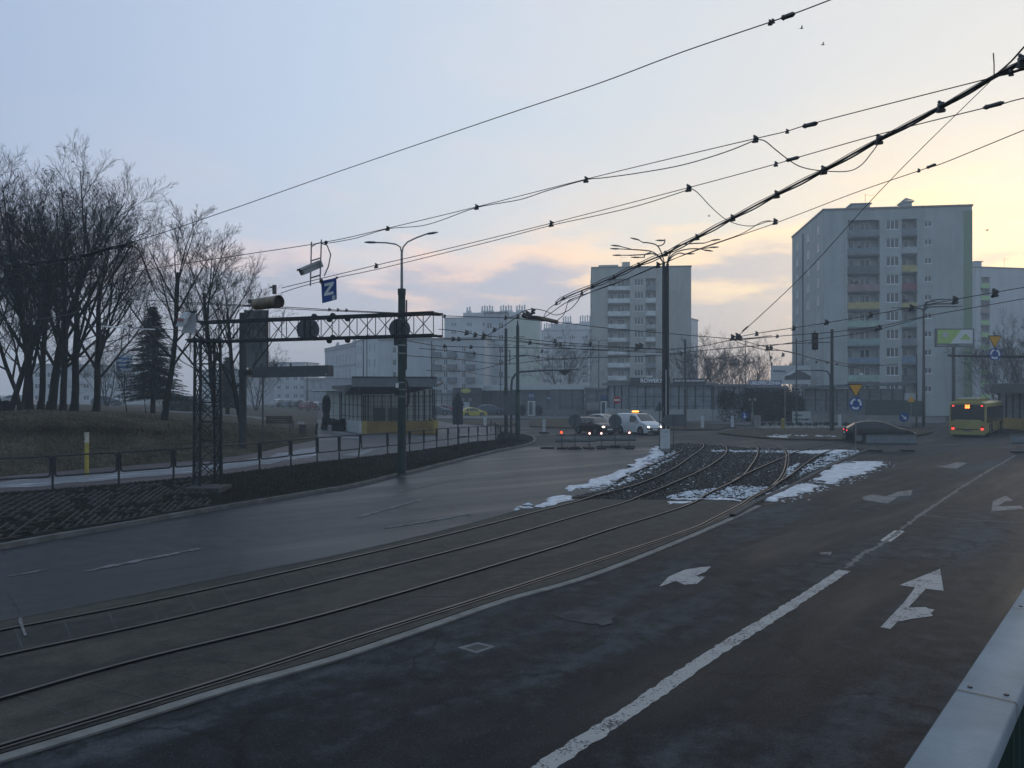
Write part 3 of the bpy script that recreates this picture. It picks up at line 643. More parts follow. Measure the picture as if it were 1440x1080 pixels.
# ================================================================ FAR VERGES, ROUNDABOUT ISLAND
def plat(name, pxs, m, z, h=None):
    mb = MB(); pts = [G(x, y, z) for x, y in pxs]; mb.poly([Vector((p.x, p.y, 0.002)) for p in pts], (0, 0, z)); return struct(mb.build(name, m))
plat('far_verge', [(745, 599), (800, 601), (880, 601.5), (960, 603.5), (1010, 603.5), (1030, 599), (1000, 596), (900, 592), (800, 588.5), (745, 588.5)], MT['grass'], .14)
plat('far_verge', [(600, 594), (680, 597), (720, 598), (728, 593), (690, 590), (600, 589.5)], MT['grass'], .14)
plat('far_pavement', [(590, 588.5), (745, 588.3), (800, 588.3), (900, 591.8), (1000, 595.5), (1040, 597), (1180, 598), (1330, 594), (1330, 586), (1000, 585), (590, 584)], MT['plaza'], .15)
plat('ring_island', [(1008.5, 608), (1020, 605.5), (1044, 602.6), (1070, 600), (1120, 598.8), (1200, 598.8), (1262, 600), (1300, 604), (1310, 608), (1280, 614), (1230, 617.5), (1170, 617.6), (1107, 616.6), (1070, 614.8), (1032.6, 611)], MT['grass'], .13)
mb = MB(); railbox(mb, resample([Vector((p.x, p.y, 0)) for p in gl([(1010, 608.5), (1032, 612), (1070, 615.6), (1107, 617.6), (1170, 618.4), (1230, 618.2), (1280, 614.8), (1310, 608.5)])], 80)[0], .2, 0, .12); struct(mb.build('ring_kerb', MT['kerbdark']))
snowobj(lambda m: (snowpatch(m, [(1078, 613.2), (1110, 614.2), (1108, 615.3), (1080, 614.2)], .03, 21, z=.14, rag=.6), crumbs(m, [(1080, 613), (1180, 615), (1180, 617), (1085, 615)], 60, .05, .16, 22, z=.14)), 'thin snow remains along the near edge of the roundabout island')
for x in range(0, 1): pass
# rough stones of the flower bed on the island
WR = [(G(x, y).x, G(x, y).y) for x, y in [(1062, 602), (1100, 601), (1180, 601), (1190, 603.5), (1100, 604), (1066, 604)]]
tag(stones(260, WR, .12, .35, .12, 31).build('bed_stones', MT['concrete']), 'row of rough pale stones edging the bed on the roundabout island', 'stones', kind='stuff')
# ================================================================ BUILDINGS
def window_proto(w_, h_, n=2, depth=.05, sill=True):
    """white casement frame with mullions; the pane is its child"""
    f = MB(); t = .07; f.box(0, w_, 0, depth, 0, t); f.box(0, w_, 0, depth, h_-t, h_); f.box(0, t, 0, depth, t, h_-t); f.box(w_-t, w_, 0, depth, t, h_-t)
    for k in range(1, n): x = w_*k/n; f.box(x-.045, x+.045, 0, depth, t, h_-t)
    if sill: f.box(-.05, w_+.05, -.10, -.004, -.06, 0)
    g_ = MB(); g_.poly([(t, .03, t), (w_-t, .03, t), (w_-t, .03, h_-t), (t, .03, h_-t)])
    return f, g_
WPR = {}
def add_window(par, x, y, z, w_, h_, n=2, face='front', sill=True, name='window'):
    k = (round(w_, 2), round(h_, 2), n, sill)
    if k not in WPR:
        f, g_ = window_proto(w_, h_, n, sill=sill); fo = f.build(name, MT['frame'], par); go = g_.build('pane', MT['glass'], fo); WPR[k] = (fo.data, go.data)
    else:
        fo = bpy.data.objects.new(name, WPR[k][0]); COL.objects.link(fo); fo.parent = par; go = bpy.data.objects.new('pane', WPR[k][1]); COL.objects.link(go); go.parent = fo
    fo.location = (x, y, z)
    if face == 'left': fo.rotation_euler = (0, 0, radians(-90))
    if face == 'right': fo.rotation_euler = (0, 0, radians(90))
    return fo
def facade(mb, W_, H_, ops, y=0.0):
    """wall sheet with real openings: ops = (x0,x1,z0,z1,depth)"""
    xs = sorted({0, W_}|{round(v, 4) for o in ops for v in o[:2]}); zs = sorted({0, H_}|{round(v, 4) for o in ops for v in o[2:4]})
    for i in range(len(xs)-1):
        for j in range(len(zs)-1):
            cx_ = (xs[i]+xs[i+1])/2; cz_ = (zs[j]+zs[j+1])/2
            if any(o[0] < cx_ < o[1] and o[2] < cz_ < o[3] for o in ops): continue
            mb.poly([(xs[i], y, zs[j]), (xs[i+1], y, zs[j]), (xs[i+1], y, zs[j+1]), (xs[i], y, zs[j+1])])
    for (a, b, c, d_, e) in ops:
        mb.poly([(a, y, c), (a, y, d_), (a, y+e, d_), (a, y+e, c)]); mb.poly([(b, y, c), (b, y+e, c), (b, y+e, d_), (b, y, d_)])
        mb.poly([(a, y, d_), (b, y, d_), (b, y+e, d_), (a, y+e, d_)]); mb.poly([(a, y, c), (a, y+e, c), (b, y+e, c), (b, y, c)]); mb.poly([(a, y+e, c), (a, y+e, d_), (b, y+e, d_), (b, y+e, c)][::-1])
def wallmat(name, c, panel=2.75, w_=3.0, var=.12):
    """prefab concrete panels: faint joints, streaked by weather"""
    m, t, b = newmat(name); ns = t.nodes; lk = t.links; tc_ = ns.new('ShaderNodeTexCoord')
    n = ns.new('ShaderNodeTexNoise'); n.inputs['Scale'].default_value = .25; n.inputs['Detail'].default_value = 7; n.inputs['Roughness'].default_value = .65; mp = ns.new('ShaderNodeMapping'); mp.inputs['Scale'].default_value = (2.2, 2.2, .6); lk.new(tc_.outputs['Object'], mp.inputs[0]); lk.new(mp.outputs[0], n.inputs[0])
    r = ns.new('ShaderNodeValToRGB'); r.color_ramp.elements[0].position = .32; r.color_ramp.elements[1].position = .68; r.color_ramp.elements[0].color = (*[x*(1-var*1.6) for x in c], 1); r.color_ramp.elements[1].color = (*[x*(1+var) for x in c], 1); lk.new(n.outputs[0], r.inputs[0])
    s_ = ns.new('ShaderNodeSeparateXYZ'); lk.new(tc_.outputs['Object'], s_.inputs[0])
    def jl(o, per):
        a = ns.new('ShaderNodeMath'); a.operation = 'FRACT'; d0 = ns.new('ShaderNodeMath'); d0.operation = 'DIVIDE'; lk.new(o, d0.inputs[0]); d0.inputs[1].default_value = per; lk.new(d0.outputs[0], a.inputs[0])
        c_ = ns.new('ShaderNodeMath'); c_.operation = 'GREATER_THAN'; lk.new(a.outputs[0], c_.inputs[0]); c_.inputs[1].default_value = .022; return c_.outputs[0]
    mn = ns.new('ShaderNodeMath'); mn.operation = 'MULTIPLY'; lk.new(jl(s_.outputs[2], panel), mn.inputs[0]); lk.new(jl(s_.outputs[0], w_), mn.inputs[1])
    mr = ns.new('ShaderNodeMapRange'); mr.inputs[3].default_value = .82; mr.inputs[4].default_value = 1; lk.new(mn.outputs[0], mr.inputs[0])
    v = ns.new('ShaderNodeVectorMath'); v.operation = 'SCALE'; lk.new(r.outputs[0], v.inputs[0]); lk.new(mr.outputs[0], v.inputs['Scale']); lk.new(v.outputs[0], b.inputs['Base Color']); b.inputs['Roughness'].default_value = .9
    return m
BAL = {k: mat('balcony_'+k, c, .7, var=.3, sc_=1.5) for k, c in dict(grey=(.20, .22, .25), pale=(.36, .38, .40), lattice=(.13, .14, .16), pink=(.28, .20, .20), yellow=(.42, .36, .16), mint=(.30, .42, .36), teal=(.24, .34, .33), blue=(.16, .22, .32), red=(.22, .08, .09), white=(.64, .66, .68), green=(.30, .50, .20), dark=(.09, .10, .12)).items()}
TINT = dict(block=(.205, .215, .22), shade=(.17, .18, .195))
def place_root(name, pa, Da, pb, Db, label, cat_, group=None):
    A = P(pa, 0, Da); B = P(pb, 0, Db); A.z = B.z = 0; d_ = B-A
    return thing(name, A, label, cat_, group, atan2(d_.y, d_.x)), d_.length
def tower(name, pa, Da, pb, Db, top, depth, label, wide, narrow, smallx, winx, loggx, narx, colw, coln, roofcol, wm, pitch=2.73, z_top_row=None, parapet=1.1, rows=11, greenstrip=None, clothes=True, side_windows=True):
    t, W_ = place_root(name, pa, Da, pb, Db, label, 'apartment block', 'tall apartment blocks'); H_ = top; zt = z_top_row if z_top_row else H_-1.8
    ops = []
    for k in range(rows):
        z1 = zt-k*pitch; z0 = z1-2.42
        if z0 < .1: break
        if loggx: ops.append((loggx[0], loggx[1], z0, z1, 1.25))
        if narx: ops.append((narx[0], narx[1], z0, z1, 1.25))
        if winx: ops.append((winx[0], winx[1], z1-1.5, z1-.1, .14))
        if smallx: ops.append((smallx[0], smallx[1], z1-1.25, z1-.4, .12))
    mb = MB(); facade(mb, W_, H_, ops); d_ = depth
    mb.poly([(0, d_, 0), (0, 0, 0), (0, 0, H_), (0, d_, H_)]); mb.poly([(W_, 0, 0), (W_, d_, 0), (W_, d_, H_), (W_, 0, H_)]); mb.poly([(W_, d_, 0), (0, d_, 0), (0, d_, H_), (W_, d_, H_)])
    mb.build('wall', wm, t)
    rf = MB(); rf.box(-.12, W_+.12, -.12, d_+.12, H_, H_+.28); ro = rf.build('roof', MT['concrete'], t)
    for (x, y, w1, h1, cap) in roofcol:
        c_ = MB(); c_.box(x, x+w1, y, y+2.2, H_+.28, H_+.28+h1)
        if cap: c_.box(x-.25, x+w1+.25, y-.25, y+2.45, H_+.28+h1, H_+.28+h1+.15)
        c_.build('chimney', wm, ro)
        if w1 < 1.5:
            q = MB(); q.poly([(x-.3, y-.3, H_+.45+h1), (x+w1+.3, y-.3, H_+.45+h1), (x+w1/2, y+1, H_+1.2+h1)]); q.poly([(x+w1+.3, y+2.4, H_+.45+h1), (x-.3, y+2.4, H_+.45+h1), (x+w1/2, y+1, H_+1.2+h1)]); q.build('chimney_cap', MT['concrete'], ro)
    an = MB(); an.tube([(W_*.3, 1, H_+.2), (W_*.3, 1, H_+2.6)], .03, 4); an.tube([(W_*.3, 1, H_+2.4), (W_*.3+1.2, 1, H_+2.3)], .02, 4); an.build('aerial', MT['pole'], ro)
    r = random.Random(int(W_*100)+rows)
    for k in range(rows):
        z1 = zt-k*pitch; z0 = z1-2.42
        if z0 < .1: break
        for lx, cc in ((loggx, colw), (narx, coln)):
            if not lx: continue
            col = cc[k % len(cc)]; b = MB(); ph = parapet if not (len(cc) > 3 and r.random() < .1) else parapet*.8
            x1 = lx[1]-(.7 if (col == 'white' and r.random() < .25) else 0)
            b.box(lx[0]+.02, x1-.02, -.06, .04, z0+.02, z0+.62*ph+.3); bo = b.build('balcony', BAL[col], t)
            rl = MB(); rl.box(lx[0]-.05, lx[1]+.05, -.10, .02, z0-.26, z0-.06); rl.build('slab_edge', MT['kerb'] , bo)
            # door and window inside the loggia
            fw = lx[1]-lx[0]; add_window(t, lx[0]+.25+r.random()*.3, 1.2, z0+.05, .8, 2.1, 1, sill=False)
            if fw > 3: add_window(t, lx[0]+fw*.45, 1.2, z0+.85, 1.5, 1.3, 2, sill=False)
            if r.random() < .55:   # things kept on the balcony
                q = MB(); xx = lx[0]+r.uniform(.3, fw-.9); q.box(xx, xx+r.uniform(.3, .8), .5, .9, z0, z0+r.uniform(.9, 1.7)); q.build('balcony_clutter', r.choice([BAL['dark'], BAL['pink'], BAL['lattice'], BAL['white'], MT['wood']]), bo)
        if winx: add_window(t, winx[0], .09, z1-1.5, winx[1]-winx[0], 1.4, 3)
        if smallx: add_window(t, smallx[0], .08, z1-1.25, smallx[1]-smallx[0], .85, 2)
        if side_windows:
            for yy in (d_*.12, d_*.42, d_*.78): add_window(t, -.05, yy+1.1, z1-1.5, 1.1, 1.35, 2, face='left')
    if greenstrip:
        gs = MB(); gs.box(greenstrip[0], W_+.03, -.03, .0-.003, 0, H_-.6); gs.build('green_stripe', mat('green_render', (.20, .28, .19), .9, var=.15), t)
    if side_windows:
        pp = MB(); pp.tube([(-.12, d_*.6, 0), (-.12, d_*.6, H_-1)], .1, 5); pp.build('downpipe', MT['kerb'], t)
    return t, W_
wm1 = wallmat('tower_render', (.40, .425, .43)); wm2 = wallmat('tower_render_beige', (.41, .415, .395)); wm3 = wallmat('far_render_hazed', (.46, .48, .51)); wm4 = wallmat('far_render_green', (.40, .46, .39))  # wm3: pale render, lightened and blued so distance haze is in the colour
T1, W1 = tower('tower_block', 1158, 117, 1367, 114.2, 31.0, 21, 'tall grey concrete apartment block with coloured balconies and a green corner stripe, on the right', None, None, (14.4, 15.4), (9.0, 10.8), (3.5, 8.05), (11.2, 13.35),
   ['grey', 'grey', 'lattice', 'pink', 'yellow', 'mint', 'teal', 'blue', 'mint', 'dark'], ['grey', 'pale', 'yellow', 'red', 'yellow', 'teal', 'grey', 'blue', 'dark', 'pale'], [(5.0, 3, 2.6, 1.2, True), (12.6, 3, 1.1, 1.3, True)], wm1, z_top_row=29.4, greenstrip=(19.85,))
T2, W2 = tower('tower_block', 832, 165, 972, 163, 29.9, 19, 'tall beige apartment block with white balcony fronts behind the central lamp post', None, None, (14.7, 15.6), (9.0, 10.9), (3.4, 8.1), (11.4, 13.5),
   ['white']*11, ['grey', 'white', 'white', 'pale', 'white', 'white'], [(1.5, 2, 4.2, .7, False), (6.6, 2, 1.6, 1.3, False)], wm2, z_top_row=27.6, pitch=2.74)
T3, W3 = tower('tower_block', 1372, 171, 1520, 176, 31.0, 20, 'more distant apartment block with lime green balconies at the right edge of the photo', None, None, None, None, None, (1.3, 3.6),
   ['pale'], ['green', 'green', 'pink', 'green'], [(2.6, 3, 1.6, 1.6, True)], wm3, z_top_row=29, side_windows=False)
def slab_block(name, pa, Da, pb, Db, H_, depth, label, wins, rows, pitch, z_first, wm, chim=[], steps=[], cat_='apartment block', balc=None, cornice=False, wh=1.35):
    """long block: wins = list of (x, width, n) per row"""
    t, W_ = place_root(name, pa, Da, pb, Db, label, cat_, 'blocks of flats behind the shops'); ops = []
    for k in range(rows):
        z0 = z_first+k*pitch
        for (x, w_, n) in wins: ops.append((x*W_, x*W_+w_, z0, z0+wh, .15))
    mb = MB(); facade(mb, W_, H_, ops); d_ = depth
    mb.poly([(0, d_, 0), (0, 0, 0), (0, 0, H_), (0, d_, H_)]); mb.poly([(W_, 0, 0), (W_, d_, 0), (W_, d_, H_), (W_, 0, H_)]); mb.poly([(W_, d_, 0), (0, d_, 0), (0, d_, H_), (W_, d_, H_)]); mb.build('wall', wm, t)
    rf = MB(); rf.box(-.2, W_+.2, -.25, d_+.2, H_, H_+.35); ro = rf.build('roof', MT['concrete'], t)
    for (a, b, h_) in steps: q = MB(); q.box(a*W_, b*W_, .02, d_-.1, H_+.35, H_+.35+h_); q.build('roof_storey', wm, ro)
    for (x, n, h_) in chim:
        q = MB(); zb = H_+.35+max([s[2] for s in steps if s[0] <= x < s[1]], default=0)
        q.box(x*W_, x*W_+n*.9, 2, 3, zb, zb+.9)
        for j in range(n): q.box(x*W_+j*.9+.15, x*W_+j*.9+.6, 2.2, 2.8, zb+.9, zb+.9+h_+.3*(j % 2))
        q.build('chimney', wm, ro)
    cnt = 0
    for k in range(rows):
        z0 = z_first+k*pitch
        for (x, w_, n) in wins:
            if cnt < 98: add_window(t, x*W_, .10, z0, w_, wh, n)
            cnt += 1
    if balc:
        for k in range(balc[1]):
            for x in balc[0]:
                z0 = z_first+k*pitch-.9; b = MB(); b.box(x*W_, x*W_+1.9, -1.1, -1.04, z0, z0+1.0); b.box(x*W_, x*W_+.05, -1.05, 0, z0, z0+1.0); b.box(x*W_+1.85, x*W_+1.9, -1.05, 0, z0, z0+1.0); b.box(x*W_, x*W_+1.9, -1.1, 0, z0-.15, z0-.003)
                b.build('balcony', BAL['lattice'], t)
    if cornice:
        for zc in cornice: q = MB(); q.box(-.1, W_+.1, -.3, -.004, zc, zc+.35); q.build('cornice', MT['concrete'], t)
    return t, W_
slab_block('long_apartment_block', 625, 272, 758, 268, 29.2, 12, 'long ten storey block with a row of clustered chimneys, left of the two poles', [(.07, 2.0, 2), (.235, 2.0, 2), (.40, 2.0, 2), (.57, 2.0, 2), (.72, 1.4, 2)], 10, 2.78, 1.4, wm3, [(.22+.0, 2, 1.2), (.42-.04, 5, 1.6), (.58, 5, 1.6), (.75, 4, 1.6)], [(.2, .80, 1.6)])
gb_, gw = place_root('green_gable_block', 714, 262, 759, 262, 'pale green gable end standing against the long ten storey block', 'apartment block', 'blocks of flats behind the shops')
q = MB(); q.box(0, gw, 0, 4, 0, 28.4); q.build('wall', wm4, gb_); q = MB(); q.box(-.1, gw+.1, -.1, 4.1, 28.4, 28.7); q.build('roof', MT['concrete'], gb_)
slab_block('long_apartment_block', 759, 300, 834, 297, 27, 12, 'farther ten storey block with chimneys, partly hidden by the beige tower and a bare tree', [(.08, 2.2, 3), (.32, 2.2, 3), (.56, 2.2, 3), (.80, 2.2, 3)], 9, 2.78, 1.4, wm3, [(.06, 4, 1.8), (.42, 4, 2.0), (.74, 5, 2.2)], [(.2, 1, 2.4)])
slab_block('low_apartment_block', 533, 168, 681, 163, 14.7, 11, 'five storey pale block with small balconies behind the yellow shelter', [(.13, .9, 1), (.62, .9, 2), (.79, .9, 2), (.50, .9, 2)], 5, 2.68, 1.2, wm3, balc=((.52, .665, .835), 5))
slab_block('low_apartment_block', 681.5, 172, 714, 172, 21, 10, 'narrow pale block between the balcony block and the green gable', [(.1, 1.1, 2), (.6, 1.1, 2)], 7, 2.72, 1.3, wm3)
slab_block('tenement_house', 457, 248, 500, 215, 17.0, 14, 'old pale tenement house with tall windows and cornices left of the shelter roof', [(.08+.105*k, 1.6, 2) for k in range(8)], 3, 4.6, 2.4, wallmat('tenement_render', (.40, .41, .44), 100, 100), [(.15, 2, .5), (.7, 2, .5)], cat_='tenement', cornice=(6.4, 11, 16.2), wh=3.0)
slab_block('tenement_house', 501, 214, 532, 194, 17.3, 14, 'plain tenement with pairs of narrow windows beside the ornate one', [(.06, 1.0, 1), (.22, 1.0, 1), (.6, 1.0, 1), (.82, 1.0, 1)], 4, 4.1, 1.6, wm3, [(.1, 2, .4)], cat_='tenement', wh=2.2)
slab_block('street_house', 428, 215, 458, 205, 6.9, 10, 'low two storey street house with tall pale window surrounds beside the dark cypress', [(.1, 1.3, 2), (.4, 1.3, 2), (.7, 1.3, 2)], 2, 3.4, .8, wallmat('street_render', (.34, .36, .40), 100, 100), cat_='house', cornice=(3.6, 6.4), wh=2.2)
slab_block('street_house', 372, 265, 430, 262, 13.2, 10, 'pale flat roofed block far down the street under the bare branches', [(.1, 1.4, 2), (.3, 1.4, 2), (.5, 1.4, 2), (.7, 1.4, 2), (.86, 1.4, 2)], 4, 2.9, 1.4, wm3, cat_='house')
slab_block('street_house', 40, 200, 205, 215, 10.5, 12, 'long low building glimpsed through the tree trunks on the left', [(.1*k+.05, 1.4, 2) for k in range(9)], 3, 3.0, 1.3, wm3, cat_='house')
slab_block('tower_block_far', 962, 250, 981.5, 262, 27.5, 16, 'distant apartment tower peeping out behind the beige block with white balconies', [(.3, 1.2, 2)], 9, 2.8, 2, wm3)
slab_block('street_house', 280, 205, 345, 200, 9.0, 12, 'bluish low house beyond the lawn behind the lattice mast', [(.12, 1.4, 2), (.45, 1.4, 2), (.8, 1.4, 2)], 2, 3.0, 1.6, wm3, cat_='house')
# ---------------------------------------------------------------- lettering
def letters(txt, size, loc, parent, m, width=None, ext=.012, rot=(pi/2, 0, 0), name='lettering', bold=.0):
    cu = bpy.data.curves.new(name, 'FONT'); cu.body = txt; cu.size = size; cu.extrude = ext; cu.offset = bold; cu.align_x = 'CENTER'; cu.align_y = 'CENTER'; cu.resolution_u = 3
    o = bpy.data.objects.new(name, cu); COL.objects.link(o); dg = bpy.context.evaluated_depsgraph_get(); me = bpy.data.meshes.new_from_object(o.evaluated_get(dg)); bpy.data.objects.remove(o)
    o = bpy.data.objects.new(name, me); COL.objects.link(o); me.materials.clear(); me.materials.append(m); o.parent = parent; o.location = loc; o.rotation_euler = rot
    if width:
        xs = [v.co.x for v in me.vertices]; s_ = width/(max(xs)-min(xs)); o.scale = (s_, s_, 1)
    return o
# ---------------------------------------------------------------- shops
def pavilion(name, pa, Da, pb, Db, depth, z0, wall_h, roof_z, label, bays, wallm, glassm, cat_='shop', over=.5, postm=None, slope=0, base=True, mull=2, hbar=(.5,)):
    t, W_ = place_root(name, pa, Da, pb, Db, label, cat_, 'kiosks and shops round the junction'); t.location.z = z0
    if base:
        b = MB(); b.box(0, W_, 0, .25, 0, wall_h); b.box(0, .25, .25, depth, 0, wall_h); b.box(W_-.25, W_, .25, depth, 0, wall_h); b.build('base_wall', wallm, t)
    g_ = MB(); g_.box(.1, W_-.1, .14, .17, wall_h, roof_z-.2); g_.box(.10, .13, .17, depth, wall_h, roof_z-.2); g_.box(W_-.13, W_-.10, .17, depth, wall_h, roof_z-.2); g_.box(.1, W_-.1, depth-.05, depth, 0, roof_z-.2); g_.build('glazing', glassm, t)
    p = MB()
    for k in range(bays+1):
        x = .06+k*(W_-.12)/bays; pq = MB(); pq.box(x-.06, x+.06, .02, .138, wall_h+.002, roof_z-.25); pq.build('post', postm or MT['shopdark'], t)
        if k < bays:
            for q in range(1, mull+1): xx = x+(W_-.12)/bays*q/(mull+1); p.box(xx-.025, xx+.025, .07, .138, wall_h+.002, roof_z-.25)
    for h_ in hbar: zz = wall_h+(roof_z-wall_h)*h_; p.box(.12, W_-.12, .08, .13, zz-.025, zz+.025)
    for yy in (depth*.33, depth*.66, depth-.1): p.box(-.02, .095, yy-.05, yy+.05, wall_h, roof_z-.25); p.box(W_-.095, W_+.02, yy-.05, yy+.05, wall_h, roof_z-.25)
    p.build('glazing_bars', postm or MT['shopdark'], t)
    r = MB(); r.loft([[(-over, -over, roof_z-.22), (W_+over, -over, roof_z-.22+slope), (W_+over, depth+over, roof_z-.22+slope), (-over, depth+over, roof_z-.22)], [(-over, -over, roof_z+.08), (W_+over, -over, roof_z+.08+slope), (W_+over, depth+over, roof_z+.08+slope), (-over, depth+over, roof_z+.08)]], close=True)
    r.poly([(-over, -over, roof_z+.08), (W_+over, -over, roof_z+.08+slope), (W_+over, depth+over, roof_z+.08+slope), (-over, depth+over, roof_z+.08)]); r.poly([(-over, -over, roof_z-.22), (-over, depth+over, roof_z-.22), (W_+over, depth+over, roof_z-.22+slope), (W_+over, -over, roof_z-.22+slope)])
    r.build('roof', MT['fascia'], t)
    return t, W_
def door(par, x, w_, h_, y=-.06, sidel=True):
    d_ = MB(); t = .1; d_.box(x, x+w_, y, y+.06, h_-t, h_); d_.box(x, x+t, y, y+.06, 0, h_-t); d_.box(x+w_-t, x+w_, y, y+.06, 0, h_-t); d_.box(x+t, x+w_-t, y, y+.06, 0, .12)
    if sidel: d_.box(x+w_*.68, x+w_*.68+t, y, y+.06, .12, h_-t)
    do = d_.build('door', MT['frame'], par); p = MB(); p.poly([(x+t, y+.03, .12), (x+w_-t, y+.03, .12), (x+w_-t, y+.03, h_-t), (x+t, y+.03, h_-t)]); p.build('pane', MT['glassb'], do)
    h = MB(); h.box(x+w_*.6, x+w_*.6+.04, y-.05, y-.003, .9, 1.3); h.build('handle', MT['dark'], do); return do
MT['kerbpale'] = mat('pale_concrete', (.32, .33, .33), .85, var=.2); MT['pavglass'] = mat('pavilion_glass', (.21, .24, .27), .25, 0, var=.4, sc_=.7, spec=.5)
# glass pavilion "ROWERY"
t, W_ = pavilion('bicycle_shop', 884, 90, 1002, 92, 8, .15, 1.45, 4.5, 'glass pavilion with the ROWERY sign above a pale base wall', 5, MT['kerbpale'], MT['pavglass'], mull=1, hbar=(.12, .5))
sg = MB(); sg.box(0, 4.9, -.62, -.50, 4.45, 5.15); so_ = sg.build('sign_board', MT['shopdark'], t); letters('ROWERY', .62, (2.55, -.64, 4.8), so_, MT['frame'], 2.75, bold=.022)
sg = MB(); sg.box(5.3, 9.3, -.62, -.50, 4.45, 5.1); so_ = sg.build('sign_board', MT['shopdark'], t); letters('SKLEP I SERWIS ROWEROWY', .3, (7.3, -.64, 4.8), so_, MT['frame'], 3.8, bold=.006)
for (x, z) in ((1.0, 1.9), (2.2, 2.1), (3.4, 1.8), (3.9, 2.2)): pass
t.location.z = .1
t, W_ = pavilion('glass_pavilion', 1003, 92, 1048, 92, 7, .1, 1.4, 4.35, 'darker glazed pavilion joined to the right of the ROWERY shop, before the hedge', 3, MT['kerbpale'], MT['pavglass'], mull=1)
# insurance shop behind the hedge
t, W_ = pavilion('insurance_office', 1046, 104, 1102, 104, 6, .1, 1.2, 4.2, 'insurance office hidden behind the dark hedge with the blue UBEZPIECZENIA sign on its roof', 3, MT['concrete'], MT['glassb'])
sg = MB(); sg.box(.5, 4.9, -.5, -.36, 4.3, 5.02); so_ = sg.build('sign_board', mat('dull_blue', (.05, .09, .22), .5), t); letters('UBEZPIECZENIA', .52, (2.7, -.52, 4.66), so_, MT['frame'], 4.15, bold=.022)
sg = MB(); sg.box(.5, 4.9, -.5, -.36, 4.12, 4.2); sg.build('sign_trim', MT['whitewall'], t)
# long low shops in the middle
t, W_ = pavilion('flower_shop', 720, 112, 822, 112, 8, .15, .9, 4.05, 'long dark shop with a white fascia band and a white framed door', 6, MT['shopgrey'], MT['glassb'], mull=0, hbar=(.45,), over=.1)
q = MB(); q.box(-.2, 5.45, -.5, -.2, 3.75, 4.55); q.box(5.5, W_+.1, -.5, -.2, 3.8, 4.55); q.build('fascia', MT['whitewall'], t)
door(t, 2.3, 1.05, 2.1); q = MB(); q.box(2.35, 3.3, -.1, -.02, 2.3, 3.4); b_ = q.build('blue_sign', mat('shop_blue', (.03, .06, .16), .5), t); letters('PX', .6, (2.82, -.12, 2.85), b_, MT['white'])
q = MB(); q.box(5.0, 5.7, -.1, -.02, 2.2, 2.9); b_ = q.build('blue_sign', bpy.data.materials['shop_blue'], t); letters('PX', .45, (5.35, -.12, 2.5), b_, MT['white'])
for x in (1.2, 3.6): q = MB(); q.ball((x+.3, -.5, .8), .5, sc_=(1, .7, 1.6)); q.build('potted_shrub', MT['hedge'], t)
t, W_ = pavilion('corner_shop', 823, 110, 886, 108, 7, .15, .7, 3.95, 'low dark shop with shutter panels and narrow white door left of the ROWERY pavilion', 4, MT['shopdark'], MT['shopgrey'], mull=0, over=.15)
door(t, 2.25, .95, 2.1); q = MB(); q.box(2.2, 3.2, -.1, -.02, 2.35, 2.95); q.build('blue_sign', bpy.data.materials['shop_blue'], t)
q = MB(); q.box(.2, 2.0, -.05, .01, .9, 1.95); q.build('shutter', MT['concrete'], t); q = MB(); q.box(3.4, 5.4, -.05, .01, .9, 1.95); q.build('shutter', MT['concrete'], t)
t, W_ = pavilion('discount_store', 677, 128, 762, 116, 8, .1, .9, 4.0, 'store with a long white NETTO fascia seen between the poles', 6, MT['shopgrey'], MT['shopdark'], mull=1, over=.05)
q = MB(); q.box(0, W_, -.4, -.1, 3.7, 4.6); b_ = q.build('fascia', MT['whitewall'], t); letters('NETTO', .5, (2.2, -.42, 4.1), b_, MT['shopgrey'], 2.2)
t, W_ = pavilion('snack_bar', 637, 126, 677, 126, 6, .1, .9, 3.9, 'dark snack bar with a yellow oval on its sign board behind the yellow taxi', 3, MT['shopdark'], MT['shopdark'], mull=1, over=.05)
q = MB(); q.box(0, W_, -.4, -.2, 3.15, 4.15); b_ = q.build('sign_board', mat('shop_black', (.02, .02, .035), .5), t)
q = MB(); q.ball((0, 0, 0), 1, 24, 12, sc_=(.82, .05, .38)); o_ = q.build('oval_badge', mat('dull_yellow', (.40, .38, .06), .5), b_); o_.location = (2.1, -.44, 3.65)
for x in (.6, 1.6, 2.8): q = MB(); q.cyl((x, -.1, 2.2), (0, 1, 0), .3, .04, 12); q.build('menu_picture', MT['concrete'], t)
q = MB(); q.box(1.4, 2.7, -.1, -.02, .9, 1.8); q.build('poster', MT['whitewall'], t)
t, W_ = pavilion('glass_shop', 605, 128, 637, 128, 6, .1, .8, 3.2, 'small bluish glazed shop just right of the yellow shelter', 2, MT['shopgrey'], MT['frost'], mull=1, over=.05)
# pavilion on the right, behind the roundabout signs
t, W_ = pavilion('waiting_pavilion', 1131, 84, 1272, 80, 7, .1, 1.5, 4.05, 'long open pavilion with a rising flat roof and glass lattice behind the black car', 9, MT['shopgrey'], MT['shopgrey'], slope=.45, over=.4, mull=0, hbar=(.45,))
q = MB(); q.box(-.3, W_*1.05, -.6, -.45, 0, 1.1); q.build('base_wall_front', MT['concrete'], t)
q = MB(); q.box(W_*.62, W_+1.6, -.3, -.1, 1.0, 2.6); q.build('hoarding', mat('hoarding_green', (.05, .07, .065), .7), t)
# far right tram shelter with yellow base
t, W_ = pavilion('tram_shelter', 1404, 76, 1500, 64, 5, .1, 1.05, 4.25, 'dark posted shelter with a yellow base wall at the right edge beside the bus', 9, MT['yel2'], MT['shopgrey'], over=.9, mull=0, hbar=(.3, .65))
q = MB(); q.box(W_*.15, W_, -1.4, -.9, 3.4, 4.25); q.build('fascia', MT['shopdark'], t)
